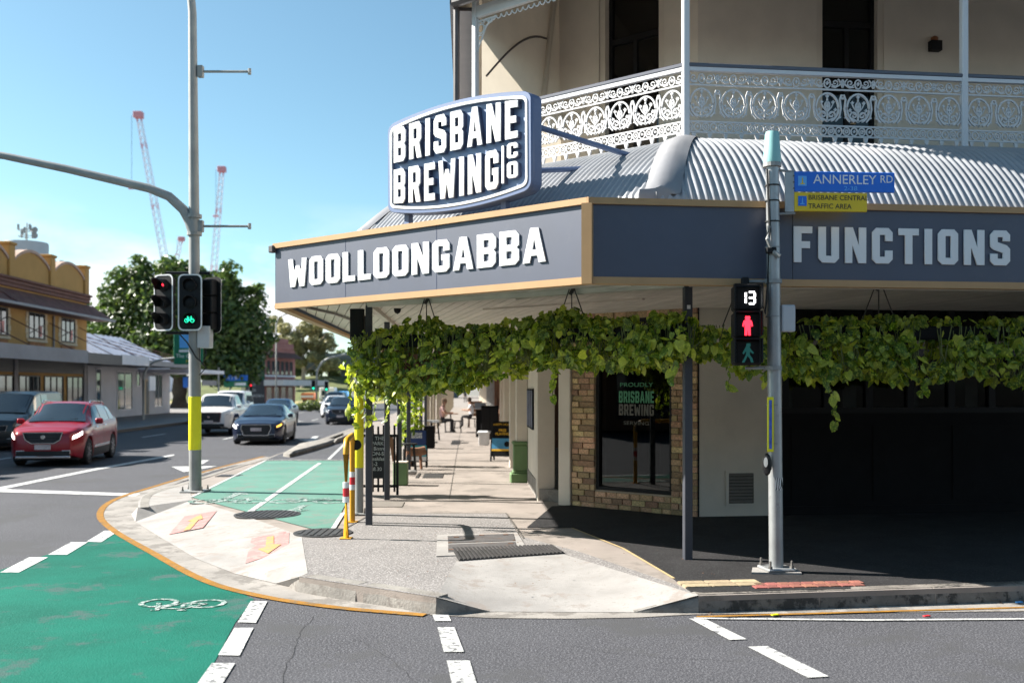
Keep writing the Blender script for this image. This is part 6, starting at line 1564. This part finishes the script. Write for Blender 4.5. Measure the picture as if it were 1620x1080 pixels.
for x in (LEN-.35, LEN-8.7): MB().bbox(x-.2, x+.2, -.08, 0, 0, 3.09, .02).build('shop_pier', m_awn, yb)

MYh = frontage(55.0)
wb = thing('white_shop', 'low white shop with a sloping white metal roof and flat canopy', 'building', MYh)
m_wwall = mat('white_wall', (.42, .42, .46), .8, var=.07, scale=1); m_wroof = mat('white_metal_roof', (.55, .57, .66), .5, .1, var=.06, scale=.6)
WLn = 15.2
MB().box(.02, WLn, 0, 10, 0, 3.4).build('wall', m_wwall, wb)
rf_ = MB().add([(0, -.1, 3.55), (WLn, -.1, 3.55), (WLn, 3.4, 5.25), (0, 3.4, 5.25), (0, 10, 5.25), (WLn, 10, 5.25), (0, 10, 3.4), (WLn, 10, 3.4), (0, -.1, 3.4), (WLn, -.1, 3.4)], [(0, 1, 2, 3), (3, 2, 5, 4), (0, 3, 4, 6, 8), (1, 9, 7, 5, 2), (8, 9, 1, 0)]).build('roof', m_wroof, wb)
for i in range(17):
    x = i*.93+.1; MB().add([(x, -.1, 3.552), (x+.05, -.1, 3.552), (x+.05, 3.4, 5.252), (x, 3.4, 5.252), (x, -.1, 3.60), (x+.05, -.1, 3.60), (x+.05, 3.4, 5.30), (x, 3.4, 5.30)], [(0,3,2,1),(4,5,6,7),(0,1,5,4),(1,2,6,5),(2,3,7,6),(3,0,4,7)]).build('roof_rib', m_wroof, rf_)
MB().tube([(7.5, 3, 5.2), (7.5, 3, 6.6)], .03, 5).tube([(6.9, 3, 6.3), (8.1, 3, 6.3)], .015, 4).tube([(7.0, 3, 6.05), (8.0, 3, 6.05)], .015, 4).build('tv_antenna', m_galvd, rf_)
cn = MB().box(-.2, 8.4, -3.2, -.02, 3.0, 3.3).build('canopy', m_awn, wb); MB().box(8.45, WLn+1.6, -3.4, -.02, 2.72, 2.96).build('canopy_end', m_wroof, cn)
for x in (2.4, 5.6, 8.8, 12): MB().tube([(x, 2.4, 4.9), (x+.9, -3.0, 3.3)], .022, 5).build('canopy_stay', m_cornice, wb)
for a, b, z0, z1 in ((1.2, 1.9, .3, 2.8), (4.6, 7.2, .45, 2.7), (8.1, 8.7, 1.9, 2.7), (11.7, 13.3, .5, 2.6)): window(wb, MYh, a, b, z0, z1, 0, m_awnw, 1 if b-a > 1 else 0)
dr = MB().box(9.5, 10.6, -.015, .02, .02, 2.3).build('door', m_trimc, wb); MB().box(9.95, 10.5, -.03, -.016, .05, 2.2).build('door_leaf', m_dpost, dr)
MB().box(.2, 1.3, -3.3, -3.24, 1.6, 2.4).build('hanging_sign', m_awnw, wb); MB().box(10.7, 14.5, -3.45, -3.405, 1.9, 2.25).build('canopy_sign', m_awn, wb)
write('GABBA STREET MEDICAL', .22, m_sigwhite, wb, MYh @ TR(0, 0, 0, 0), 10.75, -3.452, 1.98, 'lettering', .004) if False else None

# water tank with aerials and a paler block, behind the ochre building
m_tank = mat('tank_grey', (.42, .44, .47), .7, var=.08, scale=.4)
tx, ty = (41-810)/F*95, 95
tk_ = thing('water_tank', 'round pale tower top with a cluster of aerials behind the ochre parapet', 'tank tower', TR(tx, ty, 0))
MB().lathe([(2.0, 0), (2.0, 15.5), (1.97, 15.7)], n=28).build('drum', m_tank, tk_, smooth=True)
MB().tube([(.1, 0, 15.5), (.1, 0, 17.6)], .06, 6).build('mast', m_galvd, tk_)
for i in range(9):
    a = i*.7; r_ = .55+.2*(i % 2); MB().bbox(r_*math.cos(a)-.1+.1, r_*math.cos(a)+.1+.1, r_*math.sin(a)-.06, r_*math.sin(a)+.06, 16.1+(i % 3)*.4, 16.75+(i % 3)*.35, .02).build('aerial', m_galvd, tk_)
for z in (16.3, 16.9): MB().tube([(.1+.8*math.cos(i*.8), .8*math.sin(i*.8), z) for i in range(9)], .04, 5).build('aerial_ring', m_galvd, tk_)
for x, z in ((.95, 16.9), (.95, 16.35)): MB().lathe([(.05, .2), (.3, 0)], (x, -.2, z), 12, axis='y').build('dish', m_galvd, tk_)
t = thing('rooftop_plant', 'pale rooftop plant housing behind the ochre parapet near the round tower', 'roof plant', TR((88-810)/F*95, 95, 0))
MB().bbox(-2.6, 2.4, -2, 2, 0, 13.4, .1).build('housing', m_tank, t)
for i in range(6): MB().bbox(-1.0+i*.45, -.7+i*.45, -1, -.6, 13.4, 13.9-.08*(i % 2), .03).build('vent', m_galvd, t)
MB().tube([(-1.9, 0, 13.4), (-1.9, 0, 14.6)], .12, 6).build('flue', m_galvd, t)

# ---------------------------------------------------------------- far pink building, hoarding, overpass
MPk = TR((477-810)/F*112, 112, .1, math.atan2(.999, -.0444))
m_pink_ = mat('pink_brick', (.30, .135, .125), .9, var=.2, scale=1.5); m_dgreen = mat('dark_green_wall', (.012, .09, .055), .7, var=.15)
pk = thing('pink_shop', 'two storey pink brick shop with green end wall beyond the fig tree', 'building', TR(-27.9, 104, .1))
Mk = TR(-27.9, 104, .1, 0)
MB().box(0, 2.0, .3, 8, 0, 6.2).build('wall', m_dgreen, pk, Mk); MB().box(-.02, 1.98, .27, .3, 0, 2.6).build('lower_wall', m_dpost, pk, Mk)
MB().box(.3, 1.7, .25, .269, 3.0, 3.3).build('painted_sign', m_trimc, pk, Mk); MB().box(.6, 1.6, .24, .266, 4.3, 4.6).build('painted_sign', m_awnw, pk, Mk)
for i, s in enumerate(('BEST', 'BEER', 'GARDEN')): write(s, .42, m_boxgrey, pk, Mk, .2, .262, 1.9-i*.55, 'lettering', .004)
fz = [(3.4, .3), (6.6, 7.0)]
Mf = TR(-27.9+2.02, 104.3, .1, math.atan2(7.6, 1.5)); FLn = math.hypot(1.5, 7.6)
MB().box(0.01, FLn, 0, 1.9, 0, 5.9).build('wall', m_pink_, pk, Mf); MB().bbox(.6, FLn-.6, -.1, .3, 5.9, 6.6, .05).bbox(2, FLn-2, -.12, .3, 6.6, 7.1, .05).build('parapet', m_pink_, pk, Mf)
MB().add([(0, 0, 5.6), (FLn, 0, 5.6), (FLn+.3, -.9, 4.95), (-.3, -.9, 4.95)], [(0, 3, 2, 1)]).build('tiled_hood', m_tile, pk, Mf)
for i in range(6): window(pk, Mf, .5+i*1.15, 1.2+i*1.15, 3.2, 4.6, 0, m_cornice, 0)
MB().box(0, FLn, -.05, -.002, 2.95, 3.12).build('band', m_awnw, pk, Mf); MB().box(-.4, FLn+4.4, -2.2, -.06, 2.0, 2.6).build('street_awning', m_boxgrey, pk, Mf)
for i in range(4): window(pk, Mf, .4+i*1.8, 1.6+i*1.8, .4, 1.8, 0, m_trimc, 0)
# overpass
m_bridge = mat('overpass_concrete', (.13, .15, .16), .9, var=.15, scale=.3)
ob = thing('road_overpass', 'grey concrete road overpass on columns in the far distance', 'bridge', TR(-25, 165, 0))
Mo = TR(-33, 160, 0, R(8))
MB().box(0, 70, 0, 9, 4.9, 6.6).build('deck', m_bridge, ob, Mo); MB().box(0, 70, -.3, 0, 6.5, 7.4).build('parapet', m_bridge, ob, Mo)
for x in (6, 15, 24, 36): MB().bbox(x-.7, x+.7, 2.5, 4.5, 0, 4.9, .1).build('column', m_bridge, ob, Mo)
m_bank = mat('grassy_bank', (.10, .115, .035), .95, var=.35, scale=.5)
bkv = []
for i in range(13):
    for j in range(7):
        x = -48+i*3.2; y = 138+j*4; bkv.append((x, y, max(0, (j/6)*3.8*(1-max(0, (i-6)/7))+.35*mnoise.noise(Vector((x*.3, y*.3, 0)))) if j else -.01))
struct(MB().add(bkv, [(i*7+j, (i+1)*7+j, (i+1)*7+j+1, i*7+j+1) for i in range(12) for j in range(6)]).build('grass_bank', m_bank, smooth='full'))
struct(MB().poly([(-45, 116), (-16, 116), (-12, 137), (-50, 138)], .02).build('verge', mat('dry_verge', (.33, .28, .12), .95, var=.25, scale=.4)))
# works vehicles and barriers beyond the far junction
m_orange = mat('barrier_orange', (.55, .16, .06), .6, var=.1)
for i, (x, c, w_) in enumerate(((-33, m_sigwhite, 1.7), (-30.6, m_sigwhite, 2.2), (-27.3, m_orange, 1.6), (-25.0, m_sigwhite, 1.9), (-22.7, m_sky, 1.2), (-21.0, m_sigwhite, 1.8))):
    names = ('white site cabin at the far left of the roadworks', 'second white site cabin at the roadworks', 'orange barrier unit at the roadworks', 'white container right of the orange barrier at the roadworks', 'blue container at the roadworks', 'white site cabin next to the blue container')
    t = thing('site_cabin' if c is not m_orange else 'road_barrier', names[i], 'site cabin' if c is not m_orange else 'barrier', TR(x, 128+i*.4, 0))
    hh = (1.6, 2.4, 1.2, 1.9, 1.4, 2.1)[i]
    MB().bbox(0, w_, 0, 2.2, .3, hh, .06).build('body', c, t)
    for sx in (.2, w_-.3): MB().box(sx, sx+.15, .1, 2.1, 0, .3).build('skid', m_trimb, t)
    if c is not m_orange: MB().box(.3, w_*.5, -.02, .0, hh*.45, hh*.8).build('window', m_cglass, t)
    else: MB().box(0.001, w_-.001, -.02, .0, .6, .85).build('white_stripe', m_sigwhite, t)

# ---------------------------------------------------------------- trees
m_bark = mat('bark', (.11, .085, .065), .95, var=.3, scale=6, bump=.6, bscale=12); m_gumbark = mat('gum_bark', (.32, .26, .21), .9, var=.25, scale=2)
def foliage(name, blobs, n, size, m, par, M, seed, flat=.7):
    rnd = random.Random(seed); b = MB(); tot = sum(q[3]**2 for q in blobs)
    for (x, y, z, r) in blobs:
        k = int(n*r*r/tot)
        for _ in range(k):
            d = Vector((rnd.gauss(0, 1), rnd.gauss(0, 1), rnd.gauss(0, 1)))
            if d.length < 1e-4: continue
            d.normalize(); rr = r*(.55+.5*rnd.random()**.6)*(1+.22*mnoise.noise(d*2.3+Vector((x, y, z))))
            c = Vector((x, y, z))+Vector((d.x*rr, d.y*rr, d.z*rr*flat))
            s = size*rnd.uniform(.6, 1.3); nrm_ = (d+Vector((rnd.gauss(0, .5), rnd.gauss(0, .5), rnd.gauss(.3, .5)))).normalized()
            a = nrm_.orthogonal().normalized(); a.rotate(Matrix.Rotation(rnd.random()*6.28, 3, nrm_)); e = nrm_.cross(a)
            b.add([c+a*s*.5, c+e*s*.28+nrm_*s*.08, c-a*s*.5, c-e*s*.28+nrm_*s*.08], [(0, 1, 2, 3)])
    o = b.build(name, m, par, M); return o
def tree(name, label, M, trunk, limbs, blobs, n, size, lm, bm, seed, flat=.7):
    t = thing(name, label, 'tree', M)
    MB().tube(trunk[0], .3, 10, rs=trunk[1]).build('trunk', bm, t, smooth=True)
    for p, r in limbs: MB().tube(p, r, 6, rs=[r*(1-.75*i/(len(p)-1)) for i in range(len(p))]).build('limb', bm, t, smooth=True)
    foliage('crown', blobs, n, size, lm, t, M, seed, flat); return t
m_fig = leaf_mat('fig_foliage', (.03, .062, .016), (.13, .18, .04), .3)
m_gum = leaf_mat('gum_foliage', (.16, .165, .08), (.38, .34, .18), .35)
m_shrub = leaf_mat('shrub_foliage', (.05, .09, .02), (.16, .18, .05), .3)
MT = TR((284-810)/F*88, 88, .1)
rnd = random.Random(5)
bl = [(0, 0, 7.6, 4.6), (-4.4, 0, 6.6, 3.6), (4.6, 0, 7.2, 3.7), (-2.2, -1, 10.0, 2.9), (2.6, -.5, 9.9, 3.0), (-6.3, .5, 6.8, 2.3), (5.8, 0, 5.2, 2.3), (0, -2.5, 5.6, 3.2), (5.6, .5, 9.3, 1.8), (-5.0, 0, 9.2, 1.7), (5.6, 0, 3.4, 2.0), (-1.0, 0, 9.4, 3.3), (1.6, 0, 9.6, 3.2), (-2.0, 0, 11.0, 2.3), (.6, 0, 11.2, 2.3), (-7.4, 0, 5.0, 2.0), (-6.6, 0, 7.8, 1.9), (6.2, 0, 7.4, 1.7), (2.0, -2.5, 4.4, 2.8), (-3.5, -2, 4.6, 2.6), (.2, 0, 11.2, 1.6), (4.6, -1.5, 3.6, 2.6)]
bl += [(x+rnd.uniform(-1, 1)*r, y+rnd.uniform(-1, 0)*r*.8, z+rnd.uniform(-.3, 1)*r*.8, r*.32) for (x, y, z, r) in bl for _ in range(7)]
tree('fig_tree', 'huge dark fig tree with a broad dense crown behind the white shop', MT, ([(0, 0, -.1), (0, 0, 1.5), (.1, 0, 3.5), (0, 0, 6)], [1.0, .7, .6, .4]),
     [([(0, 0, 2.5), (-2.5, 0, 5), (-5, 0, 7)], .35), ([(0, 0, 2.8), (2.5, -.5, 5), (5, 0, 7.5)], .35), ([(0, 0, 4), (.5, .5, 8), (1, 0, 10)], .3)], bl, 42000, .5, m_fig, m_bark, 21)
MG = TR((478-810)/F*150, 150, 2.0)
gb = [(rnd.uniform(-5.2, 5.0), rnd.uniform(-2, 2), 3.0+rnd.random()*7.4, rnd.uniform(.8, 1.5)) for _ in range(44)]
tree('gum_tree', 'tall thin gum tree with airy olive crown above the far grass bank', MG, ([(0, 0, -.5), (.3, 0, 3), (.1, 0, 6), (.4, 0, 9)], [.35, .28, .2, .08]),
     [([(.2, 0, 2.5), (-1.6, 0, 5), (-3.4, 0, 7.5)], .16), ([(.2, 0, 3.5), (2.2, 0, 6), (3.6, 0, 8)], .16), ([(.2, 0, 5), (-1, .5, 7.5), (-1.5, 0, 9)], .12), ([(.2, 0, 2), (2.5, 0, 3.8), (4, 0, 4.6)], .1)], gb, 15000, .5, m_gum, m_gumbark, 22, .8)
MG2 = TR((440-810)/F*158, 158, 2.0)
tree('gum_tree', 'lower grey green gum tree behind the pink shop', MG2, ([(0, 0, -.5), (.2, 0, 3), (0, 0, 6)], [.3, .22, .1]), [([(.2, 0, 2.5), (-1.6, 0, 5)], .13), ([(.2, 0, 3.5), (1.8, 0, 5.5)], .13)],
     [(rnd.uniform(-3.2, 3.2), rnd.uniform(-1.5, 1.5), 3+rnd.random()*4.5, rnd.uniform(.8, 1.5)) for _ in range(16)], 4200, .42, m_gum, m_gumbark, 23, .8)
for i, (u, Y, w_, lab) in enumerate(((455, 170, 5, 'dark clump of trees left of the overpass'), (520, 172, 5.5, 'dark clump of trees on the bank under the overpass'), (556, 185, 6, 'tree behind the overpass near the awning edge'))):
    Mx = TR((u-810)/F*Y, Y, 1.0)
    tree('bank_tree', lab, Mx, ([(0, 0, -1.2), (0, 0, 4)], [.3, .15]), [([(0, 0, 2), (1.2, 0, 4.4)], .1)], [(rnd.uniform(-w_*.6, w_*.6), rnd.uniform(-1, 1), 3.2+rnd.random()*3.2, rnd.uniform(1.0, 1.8)) for _ in range(12)], 3600, .5, m_shrub if i else m_fig, m_bark, 30+i)
t = thing('median_shrub', 'low rounded green shrub on the far median', 'shrub', TR((491-810)/F*80, 80, .16)); foliage('foliage', [(0, 0, .3, .7), (.7, 0, .25, .55), (-.7, .1, .25, .5)], 900, .22, m_shrub, t, None, 40, .6)
MB().tube([(0, 0, 0), (0, 0, .4)], .05, 6).build('stem', m_bark, t)
t = thing('footpath_plant', 'bright green leafy plant between the awning posts', 'plant', TR(*G(648, 737, .15), .155)); foliage('foliage', [(0, 0, .9, .3), (.05, 0, 1.3, .28), (-.05, .1, .6, .22)], 420, .14, m_leaf, t, None, 41, 1.1)
MB().bbox(-.14, .14, -.14, .14, 0, .4, .02).build('pot', m_blackm, t); MB().tube([(0, 0, .3), (0, 0, 1.3)], .015, 5).build('stem', m_bark, t)

# ---------------------------------------------------------------- tower cranes on the skyline
m_crw = mat('crane_white', (.72, .70, .78), .6, var=.05); m_crr = mat('crane_red', (.60, .26, .30), .6, var=.05)
def crane(label, pts, Y, w):
    """luffing jib seen between photo points; w = lattice width in metres"""
    P3_ = [Vector(((u-810)/F*Y, Y, CZ+(HV-v)/F*Y)) for u, v in pts]
    a, b = P3_; base = Vector((a.x, Y, 0)); t = thing('tower_crane', label, 'crane', TR(a.x, Y, 0), 'tower cranes on the skyline')
    up = (b-a).normalized(); sd = Vector((up.z, 0, -up.x)); dp = Vector((0, 1, 0)); ln = (b-a).length; n = int(ln/(w*1.1))
    secs = [MB(), MB()]
    for i in range(n):
        p, q = a+up*ln*i/n, a+up*ln*(i+1)/n; tb_ = 1-.35*i/n; tq_ = 1-.35*(i+1)/n; m_ = secs[1 if (i % 9 == 0 or i == n-1) else 0]
        cs = [(sd*sx*w/2*tb_+dp*sy*w/2*tb_, sd*sx*w/2*tq_+dp*sy*w/2*tq_) for sx, sy in ((-1, -1), (1, -1), (1, 1), (-1, 1))]
        for k in range(4):
            m_.tube([p+cs[k][0], q+cs[k][1]], w*.06, 4, cap=False); m_.tube([p+cs[k][0], q+cs[(k+1) % 4][1]], w*.045, 4, cap=False)
    secs[0].build('jib_lattice', m_crw, t, I4)['kind'] = 'stuff'; secs[1].build('red_jib_section', m_crr, t, I4)['kind'] = 'stuff'
    MB().bbox(b.x-w*.7, b.x+w*.7, Y-w*.6, Y+w*.6, b.z-w*.5, b.z+w*.5, .1).build('jib_head', m_crr, t, I4)
    MB().bbox(a.x-w*.7, a.x+w*.7, Y-w*.7, Y+w*.7, 0, a.z, .1).build('mast', m_crw, t, I4)
    MB().tube([b+Vector((-w*1.1, 0, 0)), b+Vector((-w*1.1, 0, -ln*.45))], .08, 4).build('hoist_rope', m_trimb, t, I4)
    MB().bbox(b.x-w*1.6, b.x-w*.6, Y-.4, Y+.4, b.z-ln*.47, b.z-ln*.45, .05).build('hook', m_crr, t, I4)
    return t
crane('tallest red and white luffing crane, leaning left of the tall pole', ((264, 428), (219, 182)), 420, 2.6)
crane('red and white luffing crane just right of the tall pole', ((338, 428), (351, 268)), 440, 2.4)
crane('smallest crane jib between the other two above the fig tree', ((275, 430), (287, 378)), 520, 2.2)

# ---------------------------------------------------------------- signs and signals further off
m_gsign = mat('sign_green', (.005, .17, .085), .5, var=.04); m_bsign = mat('sign_blue', (.008, .14, .58), .5, var=.04)
def post(par, M, h, r, m=None): return MB().tube([(0, 0, 0), (0, 0, h)], r, 10).build('pole', m or m_galvd, par, M, smooth=True)
X_, Y_ = -20.0, 55
Mg = TR((227-810)/F*Y_, Y_, .15)
t = thing('cantilever_road_sign', 'green direction sign on a curved grey cantilever pole by the white shop', 'road sign', Mg)
MB().tube([(0, 0, 0), (0, 0, 2.2), (.06, 0, 2.6), (.25, 0, 2.95), (.6, 0, 3.2), (1.1, 0, 3.33), (1.75, 0, 3.4)], .07, 10).build('pole', m_galvd, t, smooth=True)
gs = MB().bbox(1.68, 3.3, -.05, .0, 3.05, 4.8, .02).build('sign_panel', m_gsign, t); MB().box(2.0, 2.75, -.055, -.051, 3.95, 4.7).build('symbol_panel', m_sky, gs); MB().box(1.98, 2.9, -.055, -.051, 3.72, 3.86).build('text_bar', m_sw, gs)
write('The Gabba', .3, m_sw, gs, Mg, 1.8, -.052, 3.42, 'lettering', .002); write('M3', .28, m_yelS, gs, Mg, 2.35, -.052, 3.12, 'lettering', .002)
MB().box(-.3, .3, -.08, -.03, .8, 1.0).build('small_plate', m_bsign, t) if False else None
def two_panel(label, u0, u1, vt, vm, vb, Y):
    x0, x1 = [(u-810)/F*Y for u in (u0, u1)]; zt, zm, zb = [CZ+(HV-v)/F*Y for v in (vt, vm, vb)]; M = TR((x0+x1)/2, Y, 0); w = (x1-x0)/2
    t = thing('direction_sign', label, 'road sign', M)
    a = MB().bbox(-w, w, -.05, 0, zm+.02, zt, .02).build('blue_panel', m_bsign, t); b = MB().bbox(-w, w, -.05, 0, zb, zm, .02).build('green_panel', m_gsign, t)
    MB().box(-w*.1, w*.85, -.056, -.051, zm-.5*(zm-zb)-.12, zm-.5*(zm-zb)+.12).build('white_bar', m_sw, b); write('H T B', .4, m_sw, a, M, -w*.8, -.053, zm+.15, 'lettering', .002)
    for s in (-.5, .5): MB().tube([(s*w, .06, 0), (s*w, .06, zt)], .05, 6).build('leg', m_galvd, t)
two_panel('blue and green direction sign on two legs in front of the fig tree', 354, 392, 593, 602.5, 612, 85)
t = thing('blue_road_sign', 'small plain blue road sign left of the tall pole', 'road sign', TR((298-810)/F*85, 85, 0)); MB().bbox(-.45, .45, -.03, 0, 1.9, 2.8, .02).build('panel', m_bsign, t); post(t, None, 2.7, .045)
def signal(label, u, vb, Y, lit, heads, h, arm=None, yz=None, s=1.0):
    x = (u-810)/F*Y; M = TR(x, Y, .01); t = thing('traffic_signal', label, 'traffic signal', M)
    if arm: MB().tube([(0, 0, 0), (0, 0, h), (.1, 0, h+.5), (.5, 0, h+1.1), (1.2, 0, h+1.45), (2.2, 0, h+1.65), (arm, 0, h+1.8)], .09, 8).build('pole', m_galvd, t, smooth=True)
    else: post(t, None, h, .07)
    if yz: MB().lathe([(.085, yz[0]), (.085, yz[1])], n=12).build('yellow_band', m_hiyel, t)
    for (dx, z, c) in heads: lantern(t, M @ TR(dx, -.1, z, 0), (c, 'disc', m_green_on if c == 'green' else m_red_on) if c else None, hood=.15, s=s)
    return t
signal('traffic signal showing green beside the green end wall of the pink shop', 386, 640, 92, 1, [(0, 2.7, 'green')], 3.6, None, (.9, 1.5), .9)
signal('second small signal showing red next to the green end wall', 395, 640, 92, 1, [(.15, 1.9, 'red')], 4.3, None, (.7, 1.3), .7)
signal('pole with pale cap and yellow band in front of the fig tree', 346, 640, 84, 1, [], 3.6, None, (.4, 1.0), .8)
signal('curved mast traffic signal showing green at the far junction', 501, 640, 84, 1, [(-.25, 2.1, 'green')], 3.0, 3.2, (-.0, .9), .9)
signal('second green traffic signal right of the curved mast', 515, 640, 84, 1, [(.1, 2.0, 'green')], 2.6, None, (.2, .9), .9)
for u, Y, h, lab in ((562, 60, 4.3, 'white sign post by the awning edge'),):
    t = thing('sign_post', lab, 'post', TR((u-810)/F*Y, Y, 0)); post(t, None, h, .06, m_sigwhite); MB().lathe([(.07, h), (.05, h+.08), (.01, h+.1)], n=10).build('cap', m_sigwhite, t)
t = thing('street_light', 'tall curved street light beside the fig tree', 'street light', TR((437-810)/F*100, 100, 0))
MB().tube([(0, 0, 0), (0, 0, 8.2), (.2, 0, 8.9), (1, 0, 9.3), (2, 0, 9.4)], .08, 8).build('pole', m_galvd, t, smooth=True); MB().bbox(1.9, 2.6, -.15, .15, 9.32, 9.45, .04).build('lamp_head', m_galvd, t)

# ---------------------------------------------------------------- shops beyond the pub on the right, and the far street end
m_shopb = mat('brown_shop', (.20, .10, .06), .85, var=.2); m_shopc = mat('grey_shop', (.30, .29, .28), .85, var=.15)
for i, (ya, yb_, m_, lab) in enumerate(((29.5, 40, m_shopb, 'brown shop front next along the footpath from the pub'), (40.2, 56, m_shopc, 'grey shop front further along the footpath'), (56.2, 90, m_cream, 'pale shop row at the far end of the footpath'))):
    M = TR(*FAC(yb_), .15, math.atan2(-.999, .0444)); ln = yb_-ya
    t = thing('shop', lab, 'building', M); MB().box(0, ln, .02, 8, 0, 6.5).build('wall', m_, t)
    n = int(ln/2.6)
    for k in range(n):
        x = ln*(k+.5)/n; MB().box(x-.9, x+.9, -.02, .03, .5, 2.5).build('window', m_cglass, t); MB().bbox(x+1.0, x+1.25, -.12, .02, 0, 3, .01).build('pier', m_, t)
    MB().box(0, ln, -2.6, .0, 3.0, 3.2).build('street_awning', m_awn, t)
    for k in range(int(ln/3)): MB().bbox(k*3+.5, k*3+.6, -2.5, -2.4, 0, 3.0, .008).build('awning_post', m_trimc, t)
# leaf litter in the gutter
rnd = random.Random(9); b = MB()
for i in range(70):
    x = rnd.uniform(1.5, 5.2); y = 8.62+.122*(x-1.6)+rnd.gauss(0, .07); s = rnd.uniform(.01, .03); a = rnd.random()*6.28
    b.add([(x+s*math.cos(a+k*1.57)*(1 if k % 2 else .5), y+s*math.sin(a+k*1.57)*(1 if k % 2 else .5), .014+.004*(k % 2)) for k in range(4)], [(0, 1, 2, 3)])
for i in range(60):
    x = rnd.uniform(-1.6, 2); y = rnd.uniform(8.8, 13); s = rnd.uniform(.008, .02); a = rnd.random()*6.28
    b.add([(x+s*math.cos(a+k*1.57)*(1 if k % 2 else .5), y+s*math.sin(a+k*1.57)*(1 if k % 2 else .5), .164+.004*(k % 2)) for k in range(4)], [(0, 1, 2, 3)])
struct(b.build('leaf_litter', m_dry), 'stuff')
for (u, v, c, lab, cat) in ((1466, 975, m_redt, 'scrap of red litter in the gutter below the kerb', 'litter'), (1226, 973, m_hiyel, 'scrap of yellow litter in the gutter near the signal pole', 'litter'), (1612, 953, m_sky, 'scrap of pale blue litter at the kerb', 'litter')):
    x, y = G(u, v, .01); tag(MB().bbox(-.035, .035, -.015, .015, 0, .012, .004).build('litter', c, None, TR(x, y, .011, .4)), lab, cat)

# ---------------------------------------------------------------- unseen shops added at the other corners, blocking sky and mirrored in pub glass
m_sidebr = mat('side_render', (.42, .37, .30), .9, var=.2, scale=2)
for lab, M, ln, hgt, m_ in (('unseen brick shop row added across the side road to block sky, mirrored in the pub windows', TR(34, -12, .1, math.pi), 62, 7.5, m_sidebr), ('unseen dark shop added on the opposite corner to darken the glass, mirrored in the tall brick-framed window', TR(-25, -24, .1, R(90)), 33, 7.0, m_shopb)):
    t = thing('unseen_opposite_shop', lab, 'building', M); MB().box(0, ln, 0, 10, 0, hgt).build('wall', m_, t)
    for k in range(int(ln/3.1)):
        x = 1.6+k*3.1; window(t, M, x-.9, x+.9, 4.6, 6.4, 0, m_sigwhite, 1); MB().box(x-1.2, x+1.2, -.03, .01, .5, 2.5).build('shop_window', m_cglass, t)
    MB().box(0, ln, -3, -.001, 3.1, 3.4).build('street_awning', m_awn, t)
